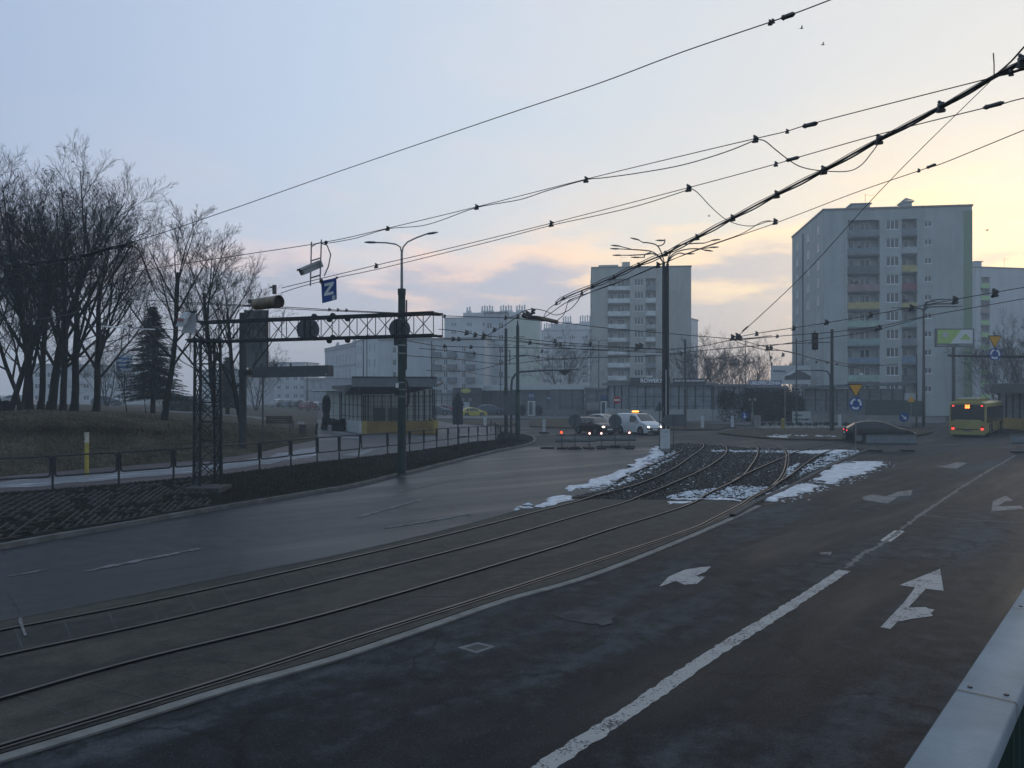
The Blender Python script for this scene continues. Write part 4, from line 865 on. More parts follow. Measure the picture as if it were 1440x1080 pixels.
# ---------------------------------------------------------------- the yellow shelter on the left
D0 = 58.5; z0 = .42; A = P(509.4, 0, D0); B = P(615.7, 0, D0+1.0); A.z = B.z = 0
t = thing('yellow_shelter', Vector((A.x, A.y, z0)), 'glass lattice shelter with an ochre base wall and a wide dark canopy', 'shelter'); dd = B-A; t.rotation_euler = (0, 0, atan2(dd.y, dd.x)); W_ = dd.length
zt = 4.30; hb = 1.0; dp = 6.0
q = MB(); q.box(.35, W_-.35, 0, .28, 0, hb); q.build('base_wall', mat('ochre_wall', (.21, .135, .035), .75, var=.3, sc_=1.2), t)
q = MB(); q.box(-.03, .35, -.03, .31, 0, hb+.03); q.box(W_-.35, W_+.03, -.03, .31, 0, hb+.03); q.box(W_-.3, W_, .31, dp, 0, hb); q.build('yellow_pier', mat('yellow_pier', (.33, .25, .06), .7, var=.2), t)
q = MB(); q.poly([(-.03, .0, 0), (-.03, .0, hb), (-1.75, 5.5, hb), (-1.75, 5.5, 0)][::-1], (-.2, -.06, 0)); q.build('side_wall', MT['whitewall'], t)
pm = MT['dark']
def uz(x): return lin_([(-1, 3.0), (3.2, 3.02), (5.6, 3.5)], x)
def lin_(tab, x):
    for (p, q_), (r_, s_) in zip(tab, tab[1:]):
        if x <= r_: return q_+(s_-q_)*(x-p)/(r_-p)
    return tab[-1][1]
for x in (.1, .45, 2.15, 3.9, 4.25, 4.7, 5.1, 5.45): q = MB(); q.box(x-.055, x+.055, .10, .20, hb+.002, uz(x)); q.build('post', pm, t)
q = MB()
for k in range(22):
    x = .1+k*(W_-.2)/21; q.box(x-.012, x+.012, .13, .15, hb+.002, uz(x)-.01)
for zz in (1.25, 1.85, 2.45, 2.96): q.box(.05, W_-.05, .12, .155, zz-.015, zz+.015)
q.build('lattice_grid', pm, t)
q = MB(); q.box(.1, W_-.1, .16, .175, hb, 2.98); q.build('glass_front', MT['clear'], t)
# left return with glass panels
q = MB(); pn = MB(); n = 5
for k in range(n+1):
    f = k/n; x = -.03-1.72*f; y = .1+5.4*f; pq = MB(); pq.box(x-.05, x+.05, y-.05, y+.05, hb+.002, 3.75); pq.build('post', pm, t)
for zz in (1.3, 2.2, 3.0, 3.7): q.beam((-.03, .1, zz), (-1.75, 5.5, zz), .04)
pn.poly([(-.06, .15, hb), (-1.72, 5.45, hb), (-1.72, 5.45, 3.7), (-.06, .15, 3.7)], (.03, .01, 0)); q.build('side_rails', pm, t); pn.build('side_glazing', MT['frost'], t)
# back wall with pale panels
q = MB(); q.box(-1.9, W_, dp-.1, dp, 0, 3.75); q.build('back_wall', MT['frost'], t); q = MB()
for k in range(12): x = -1.9+k*(W_+1.9)/11; pq = MB(); pq.box(x-.04, x+.04, dp-.18, dp-.104, .05, 3.75); pq.build('mullion', pm, t)
for zz in (1.2, 2.0, 2.8, 3.5): q.box(-1.9, W_, dp-.16, dp-.108, zz-.02, zz+.02)
q.build('back_rails', pm, t)
q = MB()
for x in (.8, 2.0): q.box(x, x+1.0, dp-.9, dp-.5, .1, 1.9)
q.box(3.2, 5.2, dp-1.2, dp-.7, .45, .55); q.build('bench_seats', MT['shopgrey'], t)
# canopy: deep fascia in front, underside slopes in, thin roof behind
q = MB(); q.box(-.75, 5.55, -1.1, -.95, 3.60, 4.32); fo = q.build('canopy_fascia', MT['fascia'], t)
q = MB(); q.box(-.75, 5.55, -1.16, -1.104, 4.28, 4.37); q.build('fascia_trim', MT['dark'], fo)
q = MB(); lo_r = [[(-.75, -.948, 3.60), (2, -.948, 3.60), (4.4, -.948, 3.60), (5.55, -.948, 3.60)], [(-1.25, .12, 3.05), (2, .12, 3.04), (4.0, .12, 3.2), (6.15, .25, 3.86)], [(-1.9, 3.0, 3.3), (2, 3, 3.35), (4.4, 3, 3.5), (6.25, 3, 3.9)], [(-2.6, dp+.6, 3.5), (2, dp+.6, 3.6), (4.4, dp+.6, 3.75), (6.3, dp+.6, 3.9)]]
up_r = [[(x, y, max(z+.14, 3.72+.05*(x > 5))) for x, y, z in r_] for r_ in lo_r]; q.loft(lo_r); q.loft([r_[::-1] for r_ in up_r])
rim = lambda R: R[0]+[R[1][-1], R[2][-1]]+R[3][::-1]+[R[2][0], R[1][0]]
q.loft([rim(up_r), rim(lo_r)], close=True)
q.build('canopy_roof', MT['shopdark'], t)
q = MB()
for k in range(7): q.cyl((-1.7+k*.25, .8-.25*k, 3.36+.01*k), (0, 0, 1), .05, .05, 8)
q.cyl((5.3, -1.12, 3.5), (0, 1, 0), .08, .06, 8); q.build('spot_lamps', MT['whitewall'], t)
# neighbouring pale pavilion behind it on the left
t, W_ = place_root('panel_pavilion', 456, 68, 498, 66, 'pale panelled pavilion with a thin flat roof, left behind the yellow shelter', 'pavilion'); t.location.z = .35
q = MB(); q.box(.3, W_, 0, 4, 0, 3.3); q.build('wall', MT['frost'], t)
q = MB(); q.box(-.5, W_+.2, -.9, 4.6, 3.36, 3.46); q.build('roof', MT['frost'], t); q = MB(); q.box(-.45, W_+.15, -.85, 4.55, 3.302, 3.355); q.build('roof_edge', MT['dark'], t)
q = MB()
for k in range(5): x = .3+k*(W_-.3)/4; q.box(x-.02, x+.02, -.02, -.002, 0, 3.3)
for zz in (1.2, 2.3): q.box(.3, W_, -.02, -.003, zz-.015, zz+.015)
q.build('wall_joints', MT['fascia'], t)
q = MB()
for k in range(4): q.cyl((.1+k*.8, -.5, 3.26), (0, 0, 1), .06, .06, 8)
q.build('spot_lamps', MT['white'], t)
# ================================================================ TREES
def bare_tree_mesh(seed, H_, r0, lean=(0, 0), forks=1, spread=.62, first=.22, twigs=5, dens=1.0, minr=.006, up=.25):
    rn = random.Random(seed); tr = MB(); cr = MB(); tips = []
    def branch(p, d_, ln, r, lv):
        n = 5 if lv < 2 else (4 if lv < 4 else 3); pts = [p]; rad = [r]; dd = d_.copy()
        for i in range(n):
            k = .06 if lv == 0 else (.075 if lv < 3 else .09)
            dd = (dd+Vector((rn.gauss(0, k), rn.gauss(0, k), rn.gauss(0, k*.5)+(.035 if lv in (1, 2) else .02 if lv else 0)))).normalized(); pts.append(pts[-1]+dd*ln/n); rad.append(max(minr*.6, r*(1-(.62 if lv else .5)*(i+1)/n)))
        (tr if lv < 2 else cr).tube(pts, rad, 8 if lv == 0 else (6 if lv == 1 else (4 if lv == 2 else 3)), cap=False)
        if lv >= twigs: tips.append(pts[-1]); return
        nc = {0: int(10*dens), 1: int(6*dens), 2: int(6*dens), 3: 4, 4: 4}[lv]
        for c in range(nc):
            f = (first if lv == 0 else .22)+(1-(first if lv == 0 else .22))*(c+rn.random()*.8)/nc; f = min(f, .98); x = f*n; i = min(int(x), n-1); q = pts[i].lerp(pts[i+1], x-i)
            t = (pts[i+1]-pts[i]).normalized(); a = rn.uniform(.32, .85) if lv else rn.uniform(.6, 1.15)*(1.05-.5*f); az = rn.random()*6.283 if lv else c*2.4+rn.random()*.6
            u = t.orthogonal().normalized(); v = t.cross(u); nd = (t*cos(a)+(u*cos(az)+v*sin(az))*sin(a)); nd.z += .16; nd.normalize()
            l2 = ln*(spread*(1-.38*f) if lv == 0 else rn.uniform(.46, .68)*(1-.30*f)); r2 = max(minr, rad[i]*rn.uniform(.36, .54))
            branch(q, nd, l2, r2, lv+1)
    for k in range(forks):
        a = 2.4*k+seed; s = .0 if forks == 1 else .22
        branch(Vector((0.12*cos(a)*(forks > 1), .12*sin(a)*(forks > 1), -.3)), Vector((lean[0]+s*cos(a), lean[1]+s*sin(a), 1)).normalized(), H_*(.82 if k == 0 else .72), r0*(1 if forks == 1 else .75), 0)
    # root flare
    tr.tube([(0, 0, -.3), (0, 0, .1), (lean[0]*.5, lean[1]*.5, .6)], [r0*1.6, r0*1.25, r0*.98], 8, cap=False)
    return tr, cr, tips
PROT = {}
def tree(kind, px, py_or_z, D, sc1=1, rz=0, label='', group='bare trees', z=None, name='bare_tree'):
    root = thing(name, P(px, 0, D), label, 'tree', group, rz); root.location.z = z if z is not None else terrp(px, D); root.scale = (sc1, sc1, sc1)
    if kind not in PROT:
        a = KINDS[kind]; leaves = a.get('leaves'); aa = {k: v for k, v in a.items() if k != 'leaves'}; tr, cr, tips = bare_tree_mesh(**aa)
        if leaves:
            rl = random.Random(9)
            lf = MB()
            for p in tips:
                if rl.random() < leaves:
                    for _ in range(2):
                        c = p+Vector((rl.gauss(0, .08), rl.gauss(0, .08), rl.gauss(0, .08))); a1 = Vector((rl.gauss(0, 1), rl.gauss(0, 1), rl.gauss(0, 1))).normalized()*.055; a2 = Vector((rl.gauss(0, 1), rl.gauss(0, 1), rl.gauss(0, 1))).normalized()*.05; lf.add([c-a1, c-a2, c+a1, c+a2], [(0, 1, 2, 3)])
            lo = lf.build('leaves', MT['ivy'])
        else: lo = None
        to = tr.build('trunk', MT['bark'], smooth=50); co = cr.build('crown', MT['twig']); PROT[kind] = (to.data, co.data, lo.data if lo else None)
        for o in (to, co, lo):
            if o: bpy.data.objects.remove(o)
    for nm, me in zip(('trunk', 'crown', 'dry_leaves'), PROT[kind]):
        if me: o = bpy.data.objects.new(nm, me); COL.objects.link(o); o.parent = root
    return root
KINDS = dict(
 big=dict(seed=3, H_=11.4, r0=.23, lean=(.05, 0), spread=.80, first=.20, dens=1.0, minr=.0058),
 wide=dict(seed=11, H_=10.2, r0=.21, lean=(.12, 0), spread=.92, first=.22, minr=.0058, leaves=.10),
 slim=dict(seed=21, H_=10.0, r0=.17, lean=(.06, 0), spread=.68, first=.30),
 fork=dict(seed=5, H_=10.0, r0=.20, lean=(-.1, 0), forks=2, spread=.6, first=.28),
 young=dict(seed=41, H_=9.0, r0=.15, lean=(.10, 0), spread=.62, first=.35, dens=.9),
 far=dict(seed=51, H_=7.4, r0=.12, lean=(0, 0), forks=3, spread=1.0, first=.10, twigs=5, dens=.8, minr=.0075),
 wisp=dict(seed=61, H_=8.0, r0=.08, lean=(0, 0), spread=.5, first=.3, twigs=4, minr=.012))
tree('wide', -45, 0, 41, 1.0, .5, 'bare tree cut by the left edge of the photo, its limbs reaching in')
tree('fork', 8, 0, 40, 1.0, 2.0, 'bare double stemmed tree leaning left at the left edge of the photo')
tree('big', 41, 0, 41.5, .93, 4.4, 'bare tree with a thick dark trunk, first full trunk from the left edge')
tree('slim', 57, 0, 44, 1.05, 1.0, 'slender bare tree squeezed beside the thick first trunk')
tree('big', 72, 0, 42.5, 1.02, .2, 'tallest bare tree of the group, its top highest above all crowns')
tree('wide', 88, 0, 41.5, .86, 1.0, 'bare tree directly right of the tallest one, trunk leaning right')
tree('wide', 104, 0, 43.5, 1.0, .15, 'wide bare tree with curled dry leaves in its upper right crown')
tree('fork', 30, 0, 47, .95, .3, 'bare tree set back behind the first two trunks')
tree('wide', 135, 0, 44, .92, .1, 'bare tree with the rightmost trunk of the dense group, before the pale wall')
tree('young', 231, 0, 40.5, 1.12, .1, 'slender leaning bare tree standing alone between the conifer and the lattice mast')
tree('slim', 306, 0, 44, .98, 2.2, 'bare tree seen through the lattice mast')
tree('young', 342, 0, 41, 1.0, 3.6, 'bare tree with twiggy low branches right of the lattice mast, behind the hanging beam')
tree('far', 790, 0, 138, 1.5, 0, 'hazy bushy bare tree behind the white fascia shop', 'bare trees behind the shops', z=0)
tree('far', 1004, 0, 118, 1.22, 1, 'hazy bare tree just right of the beige block, leaning branches', 'bare trees behind the shops', z=0)
tree('far', 1032, 0, 128, 1.28, 2.2, 'hazy bare tree behind the thin lamp post near the UBEZPIECZENIA sign', 'bare trees behind the shops', z=0)
tree('far', 1060, 0, 126, 1.25, 4.1, 'rounded hazy bare tree, rightmost of the three beside the beige block', 'bare trees behind the shops', z=0)
tree('far', 976, 0, 112, 1.25, 5.1, 'hazy bare tree overlapping the right wall of the beige block', 'bare trees behind the shops', z=0)
tree('far', 1408, 0, 112, 1.3, 3.1, 'hazy bare tree behind the overhead roundabout sign at the right', 'bare trees behind the shops', z=0)
tree('far', 1436, 0, 96, 1.35, .8, 'hazy bare tree cut by the right edge above the shelter', 'bare trees behind the shops', z=0)
tree('wisp', 1112, 0, 125, 1.0, .8, 'small wispy bare tree top rising behind the house billboard', 'bare trees behind the shops', z=0)
tree('far', 360, 0, 110, 1.0, .8, 'hazy bare tree far down the lawn beyond the bench', 'bare trees behind the shops')
tree('far', 150, 0, 95, 1.0, 1.9, 'hazy bare tree far behind the tree group on the left', 'bare trees behind the shops')
for i, (px, D, s) in enumerate(((178, 55, .45), (205, 52, .4))):
    tree('wisp', px, 0, D, s, i, ['thin staked sapling left of the conifer', 'leaning thin sapling under the conifer'][i], 'saplings on the lawn')
# conifer
def conifer(px, D, H_, R_, label, seed, cb=.16):
    t = thing('conifer', P(px, 0, D), label, 'tree', 'conifers'); t.location.z = terrp(px, D); r = random.Random(seed)
    q = MB(); q.tube([(0, 0, -.2), (.05, 0, H_*.5), (0, 0, H_)], [.2, .13, .02], 7); q.build('trunk', MT['bark'], t)
    c = MB(); n = int(H_*11)
    for i in range(n):
        f = i/n; z = H_*(cb+(1-cb)*f); rr = R_*(1-f)**.8*(.75+.25*r.random())+.15
        for k in range(9):
            a = r.random()*6.28; L_ = rr*r.uniform(.5, 1.12); dz = -.26*L_+r.uniform(-.1, .1); pr = Vector((0, 0, z)); pe = Vector((cos(a)*L_, sin(a)*L_, z+dz+.08*L_)); pm_ = (pr+pe)/2+Vector((0, 0, -.06*L_))
            c.tube([pr, pm_, pe], [.03, .02, .008], 3, False)
            for s in range(int(9+L_*9)):
                g_ = r.uniform(.15, 1); b = pr.lerp(pe, g_); dr = Vector((cos(a+r.uniform(-1.2, 1.2)), sin(a+r.uniform(-1.2, 1.2)), r.uniform(-.6, .1))).normalized()*r.uniform(.12, .34); sd_ = Vector((-dr.y, dr.x, r.uniform(-.3, .3))).normalized()*.035
                c.add([b-sd_, b+sd_, b+dr], [(0, 1, 2)])
    c.build('crown', MT['needles'], t); return t
conifer(215, 57, 7.9, 2.9, 'dark drooping conifer behind the leaning bare tree on the lawn', 1)
conifer(320, 72, 5.4, 1.7, 'smaller dark conifer between the lattice mast and the thick dark post', 2)
c = P(174, 511, 88); t = thing('lettered_board', c, 'pale board with blue lettering glimpsed between the bare trees left of the conifer', 'sign board'); q = MB(); q.box(-1.0, 1.0, 0, .1, -.95, .95); q.build('board', mat('board_paleblue', (.38, .45, .5), .6), t)
for k in range(3): q = MB(); q.box(-.85, .6+.1*k, -.02, -.004, .45-.5*k, .68-.5*k); q.build('text_line', MT['blue'], t)
q = MB(); q.tube([(0, .15, -.9), (0, .15, -4.5)], .08, 6); q.build('mast', MT['pole'], t)
# leaf-built shrubs
def shrub(name, c, size, label, m, n, seed, group=None, cat_='shrub', leaf=.07):
    t = thing(name, c, label, cat_, group); r = random.Random(seed); q = MB(); w_ = MB()
    cl = [(Vector((r.uniform(-1, 1)*size[0]*.8, r.uniform(-1, 1)*size[1]*.7, r.uniform(.15, .85)*size[2])), r.uniform(.25, .5)*min(size[0], size[2]*.8)) for _ in range(int(14+size[0]*size[2]*5))]
    for _ in range(n):
        cc, rr = r.choice(cl); p = cc+Vector((r.gauss(0, 1), r.gauss(0, 1), r.gauss(0, 1))).normalized()*rr*r.uniform(.5, 1.15)
        if size[0] < 1.0 and size[2] > .6:
            ph = r.random()*6.283; hz0 = r.random()**.8; env = (1-hz0)**.22*(.75+.25*sin(hz0*9+ph*2))*(.5+.6*r.random()); p = Vector((size[0]*env*cos(ph)*1.2, size[1]*env*sin(ph)*1.2, size[2]*hz0))
        if p.z < 0: p.z = -p.z*.3
        p.z = min(p.z, size[2]*(1.0+.06*r.random()))
        a1 = Vector((r.gauss(0, 1), r.gauss(0, 1), r.gauss(0, 1))).normalized()*leaf*r.uniform(.6, 1.3); a2 = a1.cross(Vector((r.gauss(0, 1), r.gauss(0, 1), r.gauss(0, 1)))).normalized()*leaf*.8; q.add([p-a1, p-a2, p+a1, p+a2], [(0, 1, 2, 3)])
    for _ in range(14):
        x = r.uniform(-1, 1)*size[0]*.7; w_.tube([(x*.6, 0, 0), (x, r.uniform(-.3, .3)*size[1], size[2]*r.uniform(.6, .95))], [.03, .01], 3, False)
    q.build('foliage', m, t); w_.build('stems', MT['twig'], t); return t
def gz(px, D, z=0): p = P(px, 0, D); p.z = z; return p
shrub('hedge', gz(1046, 93), (3.4, 1.6, 3.6), 'tall dark evergreen hedge under the UBEZPIECZENIA sign, left part', MT['hedge'], 16000, 1, 'tall dark hedge', 'hedge', .11)
shrub('hedge', gz(1084, 92), (3.3, 1.6, 3.85), 'tall dark evergreen hedge behind the yellow capped post, right part', MT['hedge'], 16000, 2, 'tall dark hedge', 'hedge', .11)
shrub('hedge', gz(1118, 94), (1.5, 1.4, 3.2), 'rounded dark bush at the right end of the tall hedge beside the RONDO board', MT['hedge'], 8000, 3, 'tall dark hedge', 'hedge', .11)
shrub('cypress', gz(459, 63, .45), (.36, .4, 2.9), 'narrow dark cypress at the left corner of the pale pavilion', MT['hedge'], 6000, 4, None, 'shrub', .05)
shrub('ivy_shrub', gz(477, 62, .45), (1.02, .5, 1.0), 'low dark shrub between the cypress and the yellow shelter', MT['hedge'], 6000, 5, None, 'shrub', .05)
shrub('bush', gz(262, 78, 1.5), (2.6, 1.2, 1.6), 'low dark bush on the lawn behind the lattice mast', MT['ivy'], 5000, 6, 'low lawn bushes', 'shrub', .07)
for i, px in enumerate(range(1072, 1190, 13)):
    shrub('dry_perennial', gz(px, 77+i*.2, .13), (.42, .3, .42), 'dry brown flower clump on the roundabout island, %s of its row' % ('leftmost|second from the left|third from the left|fourth from the left|fifth from the left|fifth from the right|fourth from the right|third from the right|second from the right|rightmost'.split('|')[i] if i < 10 else ''), MT['ivy'], 420, 20+i, 'dry clumps on the roundabout island', 'plant', .05)
# ================================================================ STREET FURNITURE
# pedestrian guardrail
posts = list(zip(cols, FP))[1:]; f0 = FP[1]
ext = [P(-260, 0, 22), P(-160, 0, 22.9)]; ext[0].z = .42; ext[1].z = .45
pl = [ext[0], ext[1]]+[p for _, p in posts]+[P(704, 0, 58.0), P(700.5, 0, 61.5), P(696.5, 0, 65), P(690.5, 0, 69.5)]
for p in pl[-4:]: p.z = 0.02
gr = thing('guardrail', pl[2], 'black tubular pedestrian railing of rounded frames between the verge and the footpath', 'railing')
def rframe(m, a, b, za, zb, rd=.10, r=.03, n=4):
    d_ = b-a; ln = sqrt(d_.x**2+d_.y**2); u = Vector((d_.x/ln, d_.y/ln, d_.z/ln)); up_ = Vector((0, 0, 1)); pts = []
    x0 = .07; x1 = ln-.07
    for (cx_, cz_, a0) in ((x1-rd, zb-rd, 0), (x0+rd, zb-rd, 90), (x0+rd, za+rd, 180), (x1-rd, za+rd, 270)):
        for k in range(n+1): an = radians(a0+90*k/n); pts.append(a+u*(cx_+rd*cos(an))+up_*(cz_+rd*sin(an)))
    pts.append(pts[0]); m.tube(pts, r, 6, False)
for i, p in enumerate(pl):
    ln_ = Vector((.10, 0, 0)) if abs(p.x-P(507, 0, 37).x) < .01 else Vector((0, 0, 0))
    q = MB(); q.tube([p+Vector((0, 0, -.1))-ln_, p+Vector((0, 0, 1.10))], .036, 8); q.box(p.x-.058, p.x+.058, p.y-.03, p.y+.03, p.z+.72, p.z+1.02); q.build('post', MT['dark'], gr, True)
    if i < len(pl)-1: q = MB(); rframe(q, p, pl[i+1], .42, 1.08); q.build('rail_frame', MT['dark'], gr, True)
# yellow marker post
def zat(px, D): return terrp(px, D)
p = P(122, 0, 29.2); p.z = .5
t = thing('marker_post', p, 'yellow marker post with a white top standing on the path edge by the railing', 'post')
q = MB(); q.tube([(0, 0, -.1), (0, 0, 1.25)], .075, 10); q.build('post', mat('marker_yellow', (.34, .28, .05), .6, var=.3, sc_=6), t); q = MB(); q.tube([(0, 0, 1.252), (0, 0, 1.60)], .078, 10); q.tube([(0, 0, 1.602), (0, 0, 1.64)], .085, 10); q.build('cap', mat('marker_cap', (.42, .41, .34), .6, var=.5, sc_=12), t)
# bench, bin and posts by the path
p = P(392, 0, 53); p.z = terrp(392, 53); t = thing('park_bench', p, 'brown slatted park bench seen from behind at the end of the grass bank', 'bench', None, radians(-8))
q = MB()
for k in range(4): q.box(-.95, .95, .0+.01*k, .035+.01*k, .48+k*.12, .58+k*.12)
q.build('backrest', MT['wood'], t); q = MB()
for k in range(4): q.box(-.95, .95, .06+k*.11, .15+k*.11, .42, .46)
q.build('seat', MT['wood'], t)
for x in (-.8, .8):
    q = MB(); q.beam((x, .05, 0), (x, 0, .95), .05); q.build('leg', MT['dark'], t); q = MB(); q.beam((x, .5, 0), (x, .5, .64), .05); q.beam((x, .02, .66), (x, .52, .66), .05); q.build('leg', MT['dark'], t)
p = P(426, 0, 53); p.z = .56; t = thing('litter_bin', p, 'square dark litter bin to the right of the park bench', 'litter bin', None, .1)
q = MB(); q.box(-.22, .22, -.22, .22, .05, .82); q.build('bin_body', mat('bin_brown', (.06, .05, .045), .8), t); q = MB(); q.box(-.25, .25, -.25, .25, .822, .87); q.build('bin_rim', MT['dark'], t)
p = P(443.5, 0, 55); p.z = .5; t = thing('wooden_post', p, 'short tilted wooden post right of the litter bin', 'post'); q = MB(); q.tube([(0, 0, 0), (.12, 0, .8)], .07, 8); q.build('post', MT['bark'], t); q = MB(); q.ball((.13, 0, .85), .09, 8, 5); q.build('cap', MT['dark'], t)
p = P(463.6, 0, 58); p.z = .5; t = thing('stone_post', p, 'pale square stone post in front of the cypress', 'post'); q = MB(); q.box(-.12, .12, -.12, .12, -.1, .62); q.build('shaft', MT['concrete'], t); q = MB(); q.poly([(-.12, -.12, .62), (.12, -.12, .62), (0, 0, .68)]); q.poly([(.12, -.12, .62), (.12, .12, .62), (0, 0, .68)]); q.build('top', MT['concrete'], t)
# ---------------------------------------------------------------- lattice mast with truss gantry
DL = 26.2; mz = .42
mp = P(292, 0, DL); mp.z = mz; ga = thing('truss_gantry', mp, 'steel lattice mast carrying a horizontal truss arm over the left carriageway', 'gantry')
q = MB(); MR = Matrix.Rotation(radians(38), 4, 'Z')
def corner(h): 
    s = .35-.03*h/5.1; return [tuple(MR @ Vector(v))[:2] for v in ((-s, -s, 0), (s, -s, 0), (s, s, 0), (-s, s, 0))]
for k in range(4):
    a = corner(0)[k]; b = corner(5.1)[k]; q.beam((a[0], a[1], .12), (b[0], b[1], 5.1), .075, .075)
q.build('corner_legs', MT['truss'], ga)
lv = [.3, .95, 1.6, 2.25, 2.9, 3.55, 4.2, 5.1]
q = MB()
for i in range(len(lv)-1):
    c0 = corner(lv[i]); c1 = corner(lv[i+1])
    for k in range(4):
        a, b = c0[k], c0[(k+1) % 4]; c_, d_ = c1[k], c1[(k+1) % 4]; A0 = Vector((a[0], a[1], lv[i])); B0 = Vector((b[0], b[1], lv[i])); A1 = Vector((c_[0], c_[1], lv[i+1])); B1 = Vector((d_[0], d_[1], lv[i+1]))
        q.beam(A0, B0, .035); q.beam(A0, B1, .03); q.beam(B0+(A1-B0)*.0, A1, .03)
q.build('lattice_braces', MT['truss'], ga)
q = MB(); q.box(-.6, .6, -.6, .6, -.3, .06); q.build('footing', MT['kerbdark'], ga)
# arm: from above the mast to the right, coming slightly towards the viewer
a0 = P(277, 466, 26.3); a1 = P(616, 456, 23.0); ax = (a1-a0); al = ax.length; ux = Vector((ax.x, ax.y, 0)).normalized(); uy = Vector((-ux.y, ux.x, 0)); zb = 5.36; ztp = 6.02; hw_ = .30
def ap(s, side, z): v = Vector((a0.x, a0.y, 0))+ux*s+uy*side*hw_; v.z = z; return v
q = MB()
for side in (-1, 1):
    for z in (zb, ztp): q.beam(ap(-.1, side, z), ap(al-(0 if side < 0 else .0), side, z), .075, .06)
q.build('chords', MT['truss'], ga, True)
q = MB(); n = 14
for side in (-1, 1):
    for k in range(n+1):
        s = al*k/n; q.beam(ap(s, side, zb), ap(s, side, ztp), .022)
        if k < n and side < 0:
            s2 = al*(k+1)/n; q.beam(ap(s, side, zb), ap(s2, side, ztp), .020); q.beam(ap(s, side, ztp), ap(s2, side, zb), .020)
for k in range(2*n+1):
    s = al*k/(2*n)
    for z in (zb, ztp): q.beam(ap(s, -1, z), ap(min(al, s+al/(2*n)), 1, z), .022)
q.build('web_bars', MT['truss'], ga, True)
for s in (al*.545, al*.62):
    for z in (ztp+.02, zb+.0):
        q = MB(); q.cyl(ap(s, -1.05, z), uy, .085, .08, 10); q.build('joint_plate', MT['truss'], ga, True)
        q = MB(); q.cyl(ap(s+.12, 1.05, z-.05), uy, .085, .08, 10); q.build('joint_plate', MT['truss'], ga, True)
q = MB(); q.box(-.55, .55, -.5, .5, 4.96, 5.02); q.build('head_plate', MT['truss'], ga)
for px, D, rr, lab in ((428, 25.2, .37, 'round dark sign plate seen from behind, left one on the truss gantry'), (559, 23.9, .335, 'round dark sign plate seen from behind, right one in front of the green pole')):
    c = P(px, 462 if px == 428 else 461, D); c.y += .45; s = thing('round_sign', c, lab, 'sign', 'round signs on the gantry'); q = MB(); q.cyl((0, 0, 0), (ux.y*0-.15, 1, 0), rr, .03, 32); q.build('plate', MT['plate'], s)
    for dx in (-.09, .09): q = MB(); q.box(dx-.02, dx+.02, -.07, -.02, -rr*.9, rr*.85); q.build('bracket', MT['truss'], s)
# tall board and the long hanging box beyond the bare trunk
c = P(360, 0, 43); c.z = 0; t = thing('board_frame', Vector((c.x, c.y, 0)), 'tall weathered panel behind the bare trunk, its top above the truss gantry', 'sign board')
q = MB(); q.box(-.60, .60, 0, .12, 5.0, 8.2); q.build('panel', mat('old_panel', (.14, .16, .165), .75, var=.3, sc_=2), t); q = MB(); q.box(.60, .66, -.02, .14, 4.95, 8.22); q.box(-.66, -.60, -.02, .14, 4.95, 8.22); q.box(-.62, .62, -.05, -.004, 6.55, 6.62); q.build('frame', MT['dark'], t)
q = MB(); q.tube([(.3, .25, 0), (.3, .25, 5.2)], .05, 8); q.build('mast', MT['pole'], t)
c = P(348, 524, 40); c2 = P(461, 523, 36.5); dd = c2-c; t = thing('sign_box', c, 'long dark horizontal box hanging in front of the panel above the park bench', 'sign box'); t.rotation_euler = (0, 0, atan2(dd.y, dd.x)); ln = sqrt(dd.x**2+dd.y**2)
q = MB(); q.box(.4, ln, 0, .35, -.26, .27); q.build('box', mat('box_grey', (.055, .06, .068), .6), t); q = MB(); q.box(0, .398, .05, .3, -.22, .24); q.build('end_cap', MT['rust'], t); q = MB(); q.cyl((ln-.12, -.01, -.16), (0, 1, 0), .035, .02, 8); q.build('bolt', MT['whitewall'], t)
q = MB()
for s in (.9, 2.0, 3.2): q.box(s, s+.05, .12, .2, .27, .42)
q.build('lugs', MT['dark'], t)
q = MB(); pz = P(341.5, 440, 40.3); pb0 = terrp(341, 40); lx_ = (pz-c); lx_ = Matrix.Rotation(-atan2(dd.y, dd.x), 3, 'Z') @ lx_; q.tube([(lx_.x, lx_.y, pb0-c.z-.1), (lx_.x, lx_.y, pz.z-c.z)], [.20, .175], 12); q.build('mast', mat('mast_concrete', (.03, .031, .032), .9, var=.4, sc_=3), t); q = MB(); q.tube([(lx_.x, lx_.y, -.25), (lx_.x, lx_.y, .1)], .215, 12); q.box(lx_.x, .42, lx_.y-.05, lx_.y+.05, -.12, .12); q.build('collar', MT['dark'], t)
# ---------------------------------------------------------------- poles and lamps
def lamp_head(mb, p, d_, L_=.62, w_=.16):
    d_ = Vector(d_).normalized(); u = d_.cross(Vector((0, 0, 1))).normalized(); v = Vector((0, 0, 1))
    prof = [(0, .35, .5), (.15, .9, .9), (.6, 1, 1), (1, .25, .4)]; rows = []
    for s, a, b in prof:
        c = p+d_*s*L_; rows.append([c+u*w_*a*.5, c+v*.06*b, c-u*w_*a*.5, c-v*.05*b])
    mb.loft(rows, close=True); mb.poly(rows[0]); mb.poly(rows[-1])
def pole_thing(name, px, D, z0_, label, cat_, group=None): return thing(name, Vector((P(px, 0, D).x, D, z0_)), label, cat_, group)
